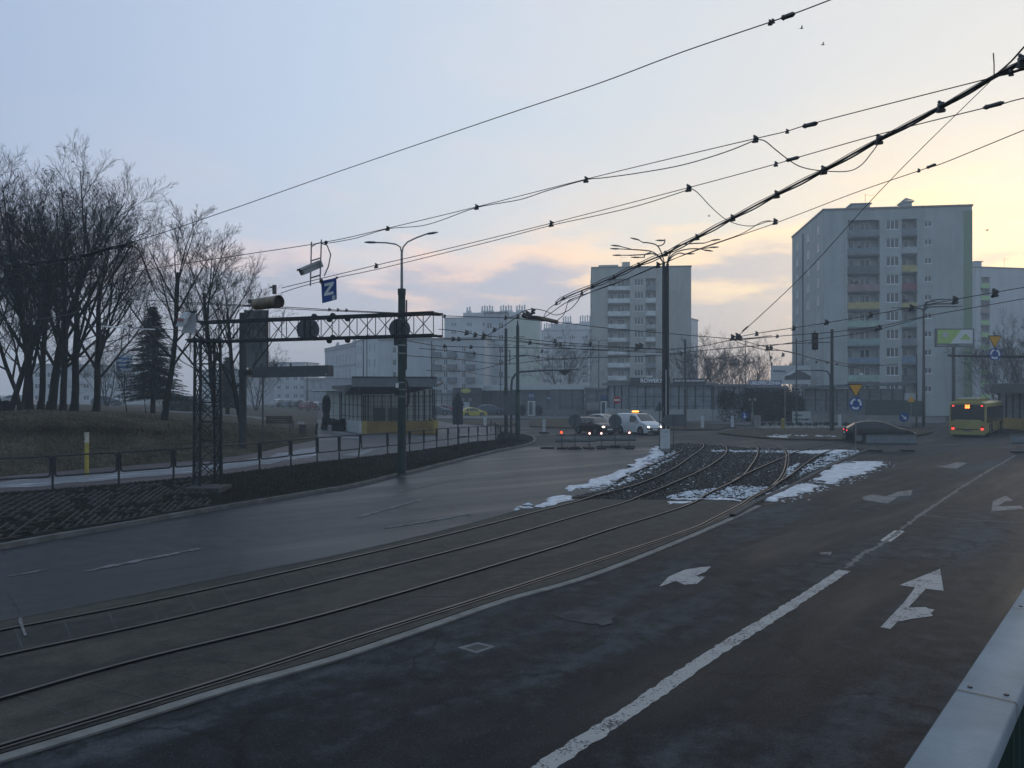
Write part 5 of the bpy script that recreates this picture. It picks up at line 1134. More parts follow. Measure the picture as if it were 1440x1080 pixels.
# green pole with double-arm lamp
D = 33.3; zb_ = .42; t = pole_thing('street_lamp', 565, D, zb_, 'green steel pole with a slim grey double armed street lamp rising behind the truss', 'street lamp', 'street lamps')
q = MB(); q.tube([(0, 0, -.3), (0, 0, 7.95-zb_)], [.19, .155], 12); q.tube([(0, 0, 7.85-zb_), (0, 0, 8.1-zb_)], .175, 12); q.build('pole', MT['green'], t, smooth=50)
q = MB(); q.tube([(0, 0, 7.9-zb_), (0, 0, 9.7-zb_)], [.065, .05], 8)
for s, e in ((-1, P(529, 341, D)), (1, P(600, 329, D))):
    ex = e.x-t.location.x; ez = e.z-zb_; q.tube([(0, 0, 9.6-zb_), (s*.06, 0, 9.9-zb_), (s*.25, 0, 10.02-zb_+(.1 if s > 0 else 0)), (ex*.6, 0, (10.07-zb_)*.4+ez*.6), (ex, 0, ez)], .032, 6)
q.build('arms', MT['galv'], t)
for e, d_ in ((P(529, 341, D), (-1, -.1, 0)), (P(600, 329, D), (1, -.1, .12))):
    q = MB(); lamp_head(q, Vector((e.x-t.location.x, 0, e.z-zb_)), d_, .5, .24); q.build('lamp_head', MT['galv'], t)
for z in (3.05, 3.35, 3.65, 4.9, 5.25): q = MB(); q.tube([(0, 0, z-.03), (0, 0, z+.03)], .193, 12); q.build('clamp_band', MT['galv'], t)
q = MB(); q.tube([(.2, -.1, 3.75), (.34, -.1, 3.3), (.3, -.1, 2.75), (.18, -.1, 2.6)], .04, 6); q.box(-.30, -.17, -.12, .1, 3.1, 3.5); q.box(-.32, -.18, -.15, .1, 5.25, 5.55); q.build('cable_box', MT['dark'], t); q = MB(); q.box(-.22, -.1, -.32, -.2, 3.42, 3.62); q.build('sensor', MT['white'], t)
q = MB(); q.tube([(.19, 0, 4.2), (.205, 0, 7.2)], .035, 6); q.build('conduit', MT['pole'], t)
# central tall pole with the branching lamp crown
D = 51.5; t = pole_thing('street_lamp', 936, D, 0, 'tall dark central pole topped by a branching crown of many lamp arms', 'street lamp', 'street lamps')
ztop = EYE+(550-371)/F*D
q = MB(); q.tube([(-.13, 0, 0), (-.13, 0, ztop)], [.115, .10], 10); q.tube([(.13, 0, 0), (.13, 0, ztop)], [.115, .10], 10); q.box(-.05, .05, -.04, .04, 0, ztop-.2); q.build('pole', MT['dark'], t)
q = MB(); q.tube([(0, -.14, .8), (0, -.14, ztop*.42)], .035, 6); q.build('conduit', MT['whitewall'], t)
def tz(px, py, dy=0): p = P(px, py, D+dy); return Vector((p.x-t.location.x, dy, p.z))
armsd = [([(934, 372), (928, 362), (917, 354), (905, 352), (890, 351)], [(869, 350), (870, 346)]), ([(935, 372), (931, 358), (925, 346), (915, 342), (904, 341)], [(897, 337)]), ([(925, 346), (932, 344), (935, 340)], [(935, 336)]), ([(934, 373), (929, 364), (920, 357), (905, 358), (885, 359)], [(872, 359)]),
         ([(915, 355), (907, 358), (906, 362)], [(898, 362)]), ([(938, 372), (942, 362), (952, 354), (970, 350), (985, 350)], [(992, 352), (1000, 348)]), ([(938, 372), (941, 360), (950, 347), (968, 343), (990, 342)], [(1002, 338)]), ([(938, 373), (944, 362), (955, 356), (962, 357)], [(966, 357)])]
q = MB()
for i, (pts, heads) in enumerate(armsd):
    dy = [.0, -.8, -.4, 1.0, .9, .3, -.8, .9][i]; v = [tz(x, y, dy*k/(len(pts)-1)) for k, (x, y) in enumerate(pts)]; q.tube(cat(v, 3), .042, 5)
    for (x, y) in heads:
        e = tz(x, y, dy); q.tube([v[-1], e], .032, 5); d_ = e-v[-1]; d_.z *= .4; hh = MB(); lamp_head(hh, e-d_.normalized()*.1, d_ if d_.length > .1 else (-1, 0, 0), .62, .26); hh.build('lamp_head', MT['pole'], t)
q.build('arms', MT['pole'], t)
# other street lamps of the far side
def simple_pole(px, D, pytop, r0, r1, label, m='green', name='catenary_pole', cat_='pole', z0_=0, extras=None, group='overhead line poles'):
    t = pole_thing(name, px, D, z0_, label, cat_, group); zt_ = EYE+(550-pytop)/F*D-z0_
    q = MB(); q.tube([(0, 0, -.1), (0, 0, zt_*.42), (0, 0, zt_*.425), (0, 0, zt_)], [r0, (r0*.85), (r1*1.1), r1], 10); q.build('pole', MT[m], t, smooth=40)
    q = MB(); q.tube([(0, 0, zt_*.415), (0, 0, zt_*.435)], r0*1.08, 10); q.tube([(0, 0, -.1), (0, 0, .12)], r0*1.5, 10); q.build('collar', MT[m], t)
    return t, zt_
def Dg(py, z=0): return (EYE-z)*F/(py-YH)
D728 = Dg(615, .12)
t, zt_ = simple_pole(728, D728, 458, .21, .13, 'thick green pole at the tip of the left traffic island, right of the pair')
q = MB(); q.tube([(0, 0, zt_-.1), (0, 0, zt_+.45)], [.10, .03], 8)
for z in (6.4, 7.2, 7.9): q.tube([(-.3, 0, z), (.55, 0, z)], .03, 5)
q.build('top_fittings', MT['dark'], t)
t, zt_ = simple_pole(711.5, Dg(608, .12), 462, .18, .13, 'slimmer green pole left of the thick one on the traffic island'); q = MB(); q.tube([(0, 0, zt_), (0, 0, zt_+1.9)], .025, 5); q.box(.3, .38, -.05, .05, 6.0, 7.2); q.tube([(-.3, 0, 7.2), (.4, 0, 7.2)], .03, 5); q.build('top_fittings', MT['dark'], t)
# arm with hanging sign plate
D = Dg(610, .12); t = pole_thing('sign_gantry', 723.5, D, .1, 'curved dark arm on a slim post reaching right from behind the green poles', 'sign gantry')
v = [tz(723.5, 608)*1 for _ in range(1)]
def lz(px, py, D_, o): p = P(px, py, D_); return Vector((p.x-o.x, p.y-o.y, p.z-o.z))
q = MB(); q.tube([lz(x, y, D, t.location) for x, y in ((719, 609), (719, 545), (720, 534), (724, 527), (732, 523), (760, 521), (790, 520.5), (814, 519.5))], [.11, .10, .10, .10, .09, .08, .06, .05], 8); q.build('curved_arm', MT['pole'], t)
q = MB(); a = lz(794, 523, D, t.location); q.poly([a+Vector((-.55, 0, .12)), a+Vector((.55, 0, .12)), a+Vector((.1, 0, -.28)), a+Vector((-.1, 0, -.28))], (0, .04, 0)); q.tube([lz(794, 500, D, t.location), lz(794, 522, D, t.location)], .03, 5); q.build('hanging_plate', MT['dark'], t)
t = pole_thing('direction_board', 719, D-.4, .1, 'pair of dark blank boards seen from behind fixed between the green poles', 'sign'); q = MB(); q.box(-.62, .62, 0, .05, 1.6, 2.75); q.build('plate', MT['plate'], t); q = MB(); q.box(-.62, .62, 0, .05, 2.78, 3.3); q.build('plate', MT['plate'], t); q = MB(); q.box(-.05, .05, .052, .12, 0, 3.3); q.build('post', MT['pole'], t)
# remaining poles
def lamp2(px, D_, pytop, label, arms, heads=True, th=.10, m='pole', name='street_lamp', z0_=0, L_=.8, group='street lamps'):
    t = pole_thing(name, px, D_, z0_, label, 'street lamp' if heads else 'pole', group if heads else 'overhead line poles'); zt_ = EYE+(550-pytop)/F*D_-z0_
    q = MB(); q.tube([(0, 0, 0), (0, 0, zt_*.5), (0, 0, zt_)], [th, th*.8, th*.55], 8); q.build('pole', MT[m], t)
    for (ex, ey) in arms:
        e = lz(ex, ey, D_, t.location); q = MB(); q.tube(cat([(0, 0, zt_-.3), (e.x*.15, 0, zt_+(e.z-zt_)*.6), (e.x*.5, 0, e.z*.97+zt_*.03), tuple(e)], 3), th*.45, 5); q.build('arm', MT[m], t)
        if heads: q = MB(); lamp_head(q, e, (1 if ex > px else -1, 0, .05), L_, .25); q.build('lamp_head', MT[m], t)
    return t
lamp2(842, 112, 480, 'thin double armed street lamp in front of the beige block', [(829, 478.5), (853, 478.5)])
lamp2(704, 118, 488, 'thin distant lamp post left of the green poles', [(692, 485), (712, 485)])
lamp2(1048, 105, 478, 'thin single lamp post before the bare trees and the UBEZPIECZENIA sign', [(1051, 476)], th=.08)
lamp2(1299, Dg(600), 434, 'lamp post with many thin arms in front of the right tower block', [(1330, 421), (1338, 427), (1345, 431), (1277, 434), (1262, 433), (1308, 424)], th=.17, L_=.7)
t, z_ = simple_pole(1170, Dg(606, .1), 463, .22, .13, 'green overhead line pole with a bent signal arm behind the RONDO board')
D = Dg(606, .1); t2 = pole_thing('signal_arm', 1170, D-.3, 0, 'thin bent arm carrying a dark traffic light left of the green pole', 'traffic light'); q = MB(); q.tube([lz(x, y, D-.3, t2.location) for x, y in ((1168, 604), (1168, 535), (1167, 527), (1163, 522), (1155, 521), (1118, 521))], [.10, .09, .08, .07, .06, .05], 6); q.build('arm', MT['pole'], t2)
o = thing('traffic_light', P(1146, 480, 44), 'black three lens traffic light hanging from the span wire before the right tower', 'traffic light')
q = MB(); q.box(-.15, .15, -.1, .1, -.48, .48); q.build('housing', MT['black'], o)
for k in (-.3, 0, .3): q = MB(); q.cyl((0, -.12, k), (0, 1, 0), .10, .04, 12); q.build('lens', mat('lens_%d' % int(k*10+5), (.06, .03, .03) if k > 0 else (.03, .03, .03), .3), o)
q = MB(); q.tube([(0, 0, .48), (0, 0, .62)], .03, 5); q.tube([(0, 0, -.48), (0, 0, -.58)], .02, 5); q.build('hanger', MT['dark'], o)
for (px, py0, pyt, r0, lab) in ((963.5, 602, 477, .15, 'grey overhead line pole in front of the ROWERY pavilion, right of the central pole'), (1120, 598, 476, .10, 'slender overhead pole rising in front of the left side of the right tower block'), (607, 588, 480, .11, 'pole rising behind the right end of the yellow shelter roof'), (511, 590, 476, .10, 'pole rising behind the left end of the yellow shelter roof'), (516, 590, 470, .08, 'thinner pole close beside the left one behind the shelter roof'), (1289, 598, 498, .10, 'slim pole standing left of the many armed lamp post'), (432, 582, 510, .10, 'thin street pole beside the two storey street house')):
    simple_pole(px, Dg(py0, .1), pyt, r0, r0*.7, lab, 'pole')
# overhead sign gantry right with yield + roundabout
def yield_sign(t, c, s, front=-1, m='yellow'):
    h = s*.87; q = MB(); q.poly([(c[0]-s/2, c[1], c[2]+h/2), (c[0], c[1], c[2]-h/2), (c[0]+s/2, c[1], c[2]+h/2)], (0, .02, 0)); a = q.build('yield_plate', MT['dark'], t)
    k = .86; q = MB(); q.poly([(c[0]-s/2*k, c[1]-.006, c[2]+h/2*k), (c[0], c[1]-.006, c[2]-h/2*k), (c[0]+s/2*k, c[1]-.006, c[2]+h/2*k)]); q.build('yield_face', MT[m], a)
def round_sign(t, c, r):
    q = MB(); q.cyl(c, (0, 1, 0), r, .025, 32); a = q.build('disc', MT['blue'], t); q = MB()
    for k in range(3):
        a0 = radians(90+120*k+8); n = 8; ri = r*.52; ro = r*.80; span = radians(72); ins = []; outs = []
        for j in range(n+1): an = a0+span*j/n; ins.append((c[0]+ri*cos(an), c[1]-.022, c[2]+ri*sin(an))); outs.append((c[0]+ro*cos(an), c[1]-.022, c[2]+ro*sin(an)))
        q.poly(ins+outs[::-1]); an = a0+span; e = a0+span+radians(24); q.poly([(c[0]+ri*.78*cos(an), c[1]-.022, c[2]+ri*.78*sin(an)), (c[0]+r*.92*cos(an), c[1]-.022, c[2]+r*.92*sin(an)), (c[0]+r*.66*cos(e), c[1]-.022, c[2]+r*.66*sin(e))])
    q.build('arrows', MT['white'], a)
D = 46; t = pole_thing('roundabout_sign', 1204, D, 0, 'yellow give way triangle above a blue roundabout disc before the black car', 'road sign', 'roundabout signs')
yield_sign(t, tuple(lz(1203.5, 549, D, t.location)), .88); round_sign(t, tuple(lz(1203.5, 568, D, t.location)), .42); zb_ = lz(1204, 641, D, t.location).z
q = MB(); q.tube([(0, .05, -.0), (0, .05, 3.95)], .03, 6); q.build('post', MT['galv'], t)
D = 56; t = pole_thing('overhead_sign', 1445, D, 0, 'yellow give way triangle above a blue roundabout disc on a long overhead arm', 'road sign', 'roundabout signs')
o = t.location; yield_sign(t, tuple(lz(1399, 480.5, D, o)), 1.03); round_sign(t, tuple(lz(1399, 498, D, o)), .46); q = MB(); q.tube([tuple(lz(1334, 500, D, o)+Vector((0, .08, 0))), tuple(lz(1452, 501.5, D, o)+Vector((0, .08, 0)))], [.07, .11], 8); q.tube([(1.0, .08, 0), (1.0, .08, 6.6)], .14, 8); q.build('arm', MT['dark'], t)
q = MB(); a = lz(1399, 473, D, o); b = lz(1399, 505, D, o); q.box(a.x-.03, a.x+.03, .03, .06, b.z, a.z); q.build('bracket', MT['pole'], t)
# blue keep-right / keep-left signs
def arrow_sign(px, D, py, r, ang, label, z0_=.1):
    t = pole_thing('arrow_sign', px, D, z0_, label, 'road sign', 'small blue arrow signs'); c = lz(px, py, D, t.location); q = MB(); q.cyl(c, (0, 1, 0), r, .025, 28); a = q.build('disc', MT['blue'], t)
    u = Vector((cos(ang), 0, sin(ang))); v = Vector((-sin(ang), 0, cos(ang))); c = c+Vector((0, -.02, 0)); q = MB(); q.poly([c-u*.7*r-v*.1*r, c+u*.2*r-v*.1*r, c+u*.2*r+v*.1*r, c-u*.7*r+v*.1*r]); q.poly([c+u*.8*r, c+u*.12*r+v*.42*r, c+u*.12*r-v*.42*r]); q.build('arrow', MT['white'], a)
    q = MB(); q.tube([(0, .04, 0), (0, .04, c.z+r*.8)], .03, 6); q.build('post', MT['galv'], t)
arrow_sign(1271, 68, 586.5, .42, radians(-42), 'blue disc with a white arrow pointing down right, above the front of the black car')
arrow_sign(1047, 68, 584.5, .33, radians(-80), 'blue disc with a white downward arrow at the left end of the roundabout island')
t = pole_thing('warning_sign', 1281.5, 74, .1, 'small yellow warning triangle right of the blue arrow disc, behind the black car', 'road sign'); q = MB(); q.poly([(-.36, 0, 2.55), (.36, 0, 2.55), (0, 0, 3.2)], (0, .02, 0)); q.build('plate', MT['yellow'], t); q = MB(); q.tube([(0, .04, 0), (0, .04, 2.7)], .03, 6); q.build('post', MT['galv'], t)
# no-entry sign
D = 90; t = pole_thing('no_entry_sign', 867.5, D, .1, 'red no entry disc with a white bar above the white van', 'road sign'); c = lz(867.5, 562.5, D, t.location); q = MB(); q.cyl(c, (0, 1, 0), .45, .03, 28); a = q.build('disc', MT['red'], t); q = MB(); q.box(c.x-.34, c.x+.34, c.y-.03, c.y-.017, c.z-.09, c.z+.09); q.build('bar', MT['white'], a); q = MB(); q.tube([(0, .04, 0), (0, .04, 3)], .03, 6); q.build('post', MT['galv'], t)
# signs seen from behind
def backsign(px, py0, py, shape, label, size, D=None, z0_=0, base=False):
    D = D or Dg(py0, z0_); t = pole_thing('back_of_sign', px, D, z0_, label, 'road sign', 'road signs seen from behind'); c = lz(px, py, D, t.location); q = MB()
    if shape == 'disc': q.cyl(c, (0, 1, 0), size, .02, 28)
    elif shape == 'tri': q.poly([c+Vector((-size, 0, -size*.8)), c+Vector((size, 0, -size*.8)), c+Vector((0, 0, size*.95))], (0, .02, 0))
    elif shape == 'board': q.box(c.x-size[0], c.x+size[0], c.y, c.y+.04, c.z-size[1], c.z+size[1])
    elif shape == 'arrow': q.poly([c+Vector((-size[0], 0, 0)), c+Vector((-size[0]*.62, 0, -size[1])), c+Vector((size[0], 0, -size[1])), c+Vector((size[0], 0, size[1])), c+Vector((-size[0]*.62, 0, size[1]))], (0, .04, 0))
    q.build('plate', MT['plate'], t); q = MB(); q.tube([(0, -.03, 0), (0, -.03, c.z+(.3 if shape != 'board' else size[1]))], .03, 6); q.build('post', MT['pole'], t)
    if base: q = MB(); q.box(-.42, .42, -.15, .15, .002, .12); q.box(-.3, .3, -.11, .11, .12, .17); q.build('rubber_foot', MT['black'], t)
    return t
backsign(808.5, 632, 592, 'disc', 'grey round sign back on a rubber foot in front of the dark car with headlights', .42, base=True)
backsign(865, 630, 592, 'disc', 'grey round sign back on a rubber foot in front of the white van', .43, base=True)
backsign(927.5, 632, 572, 'tri', 'dark triangular sign back left of the central pole', .34)
t = backsign(947, 626, 591, 'arrow', 'dark arrow shaped board seen from behind at the foot of the central pole', (.75, .36), D=48.5)
t = pole_thing('back_of_sign', 644, 47, .35, 'tall dark board with a pointed top seen from behind, left of the green poles', 'road sign', 'road signs seen from behind'); q = MB(); o = t.location
q.poly([lz(x, y, 47, o) for x, y in ((644, 550), (653, 570), (651, 571), (651, 597), (636.5, 597), (636.5, 571), (635, 569))], (0, .05, 0)); q.build('plate', mat('board_back', (.04, .05, .062), .6), t); q = MB(); q.tube([(0, -.04, 0), (0, -.04, 3.2)], .04, 6); q.build('post', MT['pole'], t)
# barriers with warning lamps
def barrier(px0, px1, py0, py1, pyb, label, m='plate', open_=False):
    D = Dg(pyb); a = P(px0, 0, D); b = P(px1, 0, D); t = thing('road_barrier', Vector((a.x, D, 0)), label, 'road barrier', 'road closure barriers'); w_ = b.x-a.x; z1 = EYE-(py0-YH)/F*D; z0_ = EYE-(py1-YH)/F*D
    q = MB(); q.box(0, w_, 0, .05, z0_, z0_+(z1-z0_)*(.5 if open_ else 1)); q.build('board', MT['barrier'], t); q = MB(); q.box(0, w_, -.025, -.004, z0_, z0_+.08); q.box(0, w_, -.025, -.004, z1-.05, z1); q.build('edge_rail', MT['pole'], t)
    for x in (w_*.18, w_*.82):
        q = MB(); q.box(x-.025, x+.025, .055, .09, .12, z1); q.build('leg', MT['galv'], t); q = MB(); q.box(x-.38, x+.38, -.14, .2, .002, .12); q.build('rubber_foot', MT['black'], t)
    return t
barrier(781, 838, 611.5, 621.5, 631, 'left long grey barrier board of the closure in front of the dark car', open_=True); barrier(837, 894, 610.5, 620, 629.5, 'right long grey barrier board of the closure in front of the white van', open_=True)
barrier(1218, 1289, 611, 625, 635, 'grey barrier board standing in front of the black car'); barrier(1422, 1480, 611, 624, 637, 'grey barrier board cut by the right edge of the photo')
for i, (px, py) in enumerate(((789.5, 608), (829, 609), (845.5, 609), (885, 608))):
    D = Dg(631.5); t = pole_thing('warning_lamp', px, D, 0, ['round red warning lamp on a thin stand, leftmost on the closure barrier', 'lit warning lamp on a stand right of the first grey disc, second from the left', 'lit warning lamp on a stand between the barriers, third from the left', 'lit warning lamp on a stand below the side of the white van, rightmost'][i], 'warning lamp', 'warning lamps of the closure')
    c = lz(px, py, D, t.location); q = MB(); q.cyl(c, (0, 1, 0), .12, .07, 14); q.build('lamp_body', MT['red'], t); q = MB(); q.cyl(c+Vector((0, -.04, -.02 if i else 0)), (0, 1, 0), .085 if i == 0 else .06, .02, 12); q.build('lens', MT['warn'] if i == 0 else mat('lit_lens%d' % i, (1, .8, .75), .4, emit=(1, .7, .6), es=3), t)
    q = MB(); q.tube([(0, .02, .1), (0, .02, c.z)], .022, 5); q.build('post', MT['pole'], t); q = MB(); q.box(-.3, .3, -.14, .14, .002, .11); q.build('rubber_foot', MT['black'], t)
# white marker panels on rubber feet
for i, (px, pyt, pyb, lab) in enumerate(((765, 590, 609.5, 'white marker panel on a rubber foot between the green poles and the closure'), (988, 585, 603.5, 'white marker panel on a rubber foot right of the central pole'), (1030, 585, 602.5, 'white marker panel on a rubber foot left of the blue downward arrow'), (1181, 583, 602, 'white marker panel beside the green pole near the RONDO board'), (682, 586, 600, 'white marker panel behind the railing, right of the yellow taxi'), (659, 0, 0, ''))):
    if not lab: continue
    D = Dg(pyb); t = pole_thing('lane_delineator', px, D, 0, lab, 'lane marker', 'white lane markers'); w_ = 2.2/F*D; q = MB(); q.box(-w_, w_, 0, .05, .12, EYE-(pyt-YH)/F*D); q.build('panel', MT['whitewall'], t); q = MB(); q.box(-.42, .42, -.15, .2, .002, .119); q.build('rubber_foot', MT['black'], t)
t = pole_thing('rubber_foot_block', 770, Dg(631), 0, 'lone dark rubber foot lying on the road at the left end of the closure', 'rubber foot'); q = MB(); q.box(-.45, .45, -.16, .16, .002, .1); q.build('foot', MT['black'], t); q = MB(); q.box(-.25, .25, -.1, .1, .1, .15); q.build('socket', MT['galv'], t)
# white control cabinet
D = Dg(636); t = pole_thing('control_cabinet', 936, D, 0, 'pale control cabinet on the ballast at the foot of the central pole', 'cabinet'); q = MB(); q.box(-.27, .27, 0, .36, .22, 1.36); q.build('housing', MT['whitewall'], t); q = MB(); q.box(-.25, .25, .02, .34, -.05, .22); q.build('plinth', MT['concrete'], t); q = MB()
for k in range(3): q.box(-.10+.08*k, -.05+.08*k, -.01, -.002, 1.2, 1.24)
q.build('vents', MT['dark'], t); q = MB(); q.box(-.29, .29, -.02, .38, 1.362, 1.39); q.build('lid', MT['whitewall'], t)
t = pole_thing('yellow_post', 1101, 74, .1, 'short yellow post with a rounded top in front of the hedge', 'post'); q = MB(); q.tube([(0, 0, 0), (0, 0, .85)], .17, 10); q.build('post', MT['yel2'], t); q = MB(); q.ball((0, 0, .85), .17, 10, 6); q.build('cap', MT['yel2'], t)
t = pole_thing('park_lamp', 1058, 76, .1, 'slim double globe lamp on a post in front of the hedge', 'street lamp', 'street lamps'); q = MB(); q.tube([(0, 0, 0), (0, 0, 2.6)], .05, 6); q.box(-.12, .12, -.1, .1, .3, 1.5); q.build('post', MT['galv'], t)
for s in (-1, 1): q = MB(); q.ball((s*.25, 0, 2.75), .15, 10, 6); q.build('globe', MT['concrete'], t)
t = pole_thing('switch_cabinet', 1066, 75, .1, 'light grey switch cabinet beside the globe lamp before the hedge', 'cabinet'); q = MB(); q.box(-.28, .28, 0, .3, 0, 1.25); q.build('housing', MT['concrete'], t); q = MB(); q.box(-.01, .01, -.012, -.002, .1, 1.2); q.build('door_gap', MT['dark'], t)
t = pole_thing('lamp_stub', 1104, 80, .1, 'thin pale pole with a splayed top between hedge and RONDO board', 'pole'); q = MB(); q.tube([(0, 0, 0), (0, 0, 3.9)], .05, 6); q.build('pole', MT['galv'], t); q = MB(); q.poly([(-.18, 0, 4.2), (.18, 0, 4.2), (.05, 0, 3.8), (-.05, 0, 3.8)], (0, .1, 0)); q.build('head', MT['galv'], t)
# RONDO PRAW KOBIET board
D = Dg(598, .1); t = pole_thing('rondo_board', 1127.5, D, .1, 'pale board reading RONDO PRAW KOBIET on the roundabout island', 'sign board'); a = lz(1114.5, 578.5, D, t.location); b = lz(1140.5, 596, D, t.location); q = MB(); q.box(a.x, b.x, 0, .08, b.z, a.z); q.build('board', mat('pale_board', (.36, .40, .39), .6, var=.08), t); q = MB(); q.box(a.x, a.x+.06, .081, .14, -.1, a.z); q.box(b.x-.06, b.x, .081, .14, -.1, a.z); q.build('legs', MT['galv'], t)
hz = a.z-b.z; letters('RONDO', .40, (a.x+.62, -.015, b.z+hz*.68), t, MT['dark'], .92, bold=.012); letters('PRAW KOBIET', .40, (a.x+(b.x-a.x)*.5, -.015, b.z+hz*.34), t, MT['dark'], 1.75, bold=.012)
# billboards
t = pole_thing('billboard', 1343.5, 100, 0, 'lime and white billboard with a small house outline in front of the right tower block', 'billboard', 'billboards'); o = t.location; a = lz(1316, 462, 100, o); b = lz(1370, 488, 100, o)
q = MB(); q.box(a.x, b.x, 0, .35, b.z, a.z); q.build('frame', MT['plate'], t); q = MB(); q.poly([(a.x+.2, -.01, b.z+.45), (a.x+.2, -.01, a.z-.15), (a.x+3.3, -.01, a.z-.15), (a.x+1.9, -.01, b.z+.45)]); q.build('lime_part', MT['lime'], t)
q = MB(); q.poly([(a.x+1.9, -.012, b.z+.45), (a.x+3.3, -.012, a.z-.15), (b.x-.2, -.012, a.z-.15), (b.x-.2, -.012, b.z+.45)]); q.build('white_part', MT['white'], t); q = MB(); q.poly([(a.x+3.1, -.03, b.z+.95), (a.x+3.85, -.03, a.z-.65), (a.x+4.6, -.03, b.z+.95)]); q.build('house_outline', MT['lime'], t)
q = MB(); q.box(a.x+.2, a.x+1.4, -.02, -.004, b.z+.2, b.z+.28); q.box(a.x+3, b.x-.2, -.02, -.004, b.z+.22, b.z+.3); q.box(a.x+.9, a.x+1.6, -.02, -.013, b.z+1.3, b.z+1.9); q.build('small_print', MT['whitewall'], t); q = MB(); q.tube([(0, .4, 0), (0, .4, b.z+1)], .22, 8); q.build('mast', MT['pole'], t)
t = pole_thing('billboard', 1116, 112, 0, 'pale billboard showing a snowy roofed dark house left of the right tower block', 'billboard', 'billboards'); o = t.location; a = lz(1085, 514, 112, o); b = lz(1140, 540, 112, o); q = MB(); q.box(a.x, b.x, 0, .3, b.z, a.z); q.build('poster', MT['whitewall'], t)
def bz_(px, py): return lz(px, py, 112, o)+Vector((0, -.02, 0))
q = MB(); q.poly([bz_(x, y) for x, y in ((1103, 534), (1104, 529), (1110, 524), (1120, 520), (1132, 524), (1140, 529), (1140, 534))]); q.build('house_picture', MT['shopdark'], t); q = MB(); q.poly([bz_(x, y)+Vector((0, -.01, 0)) for x, y in ((1102, 529), (1118, 519), (1123, 520), (1112, 527))]); q.build('snow_roof', MT['white'], t); q = MB(); q.poly([bz_(x, y) for x, y in ((1087, 520), (1103, 521), (1107, 524), (1087, 523))]); q.build('dark_band', MT['shopgrey'], t)
q = MB(); q.tube([(-2, .35, 0), (-2, .35, b.z)], .15, 8); q.tube([(2, .35, 0), (2, .35, b.z)], .15, 8); q.build('masts', MT['pole'], t)
# metal railing / parapet in the near right corner
rd_ = Vector((2.35-.77, 3.55-1.65, 0)).normalized(); rn_ = Vector((rd_.y, -rd_.x, 0))
zc = 2.84; r0_ = Vector((.795, 1.65, 0)); t = thing('bridge_railing', Vector((r0_.x, r0_.y, 1.5)), 'blue grey railing with a broad flat cap running up the bottom right corner', 'railing')
def rp(s, n_, z): v = r0_+rd_*s+rn_*n_; return (v.x, v.y, z)
q = MB(); rows = []
for s in [-1.8+.25*k for k in range(60)]: rows.append([rp(s, 0, zc-.05), rp(s, .0, zc-.006), rp(s, .006, zc), rp(s, .144, zc), rp(s, .15, zc-.006), rp(s, .15, zc-.05)])
q.loft(rows, close=True); q.build('cap', MT['parapet'], t, True, smooth=50)
for k in range(5):
    s = -.35+k*1.1; q = MB(); rws = [[rp(s_, -.001, zc-.052), rp(s_, -.001, zc-.004), rp(s_, .006, zc+.0025), rp(s_, .144, zc+.0025), rp(s_, .151, zc-.004), rp(s_, .151, zc-.052)] for s_ in (s, s+.006)]; q.loft(rws); q.build('cap_seam', MT['dark'], t, True)
    for n_ in (.03, .12): q = MB(); q.cyl(Vector(rp(s+.05, n_, zc+.001)), (0, 0, 1), .007, .006, 8); q.build('bolt', MT['pole'], t, True)
q = MB()
for k in range(80): s = -1.6+k*.13; q.tube([rp(s, .09, 1.5), rp(s, .09, zc-.052)], .011, 6)
q.build('balusters', MT['green'], t, True)
q = MB(); q.beam(rp(-1.7, .09, 1.62), rp(9, .09, 1.62), .04); 
for k in range(6): s = -1.2+k*2; q.beam(rp(s, .09, 1.45), rp(s, .09, zc-.052), .05)
q.build('frame', MT['green'], t, True)
q = MB(); q.poly([rp(-4, -.02, 1.5), rp(14, -.02, 1.5), rp(14, 3, 1.5), rp(-4, 3, 1.5)], (0, 0, -.3)); q.poly([rp(-4, .0, 1.2), rp(14, .0, 1.2), rp(14, .3, 1.2), rp(-4, .3, 1.2)], (0, 0, -1.2)); struct(q.build('walkway', mat('walkway_dark', (.05, .05, .05), .9)))
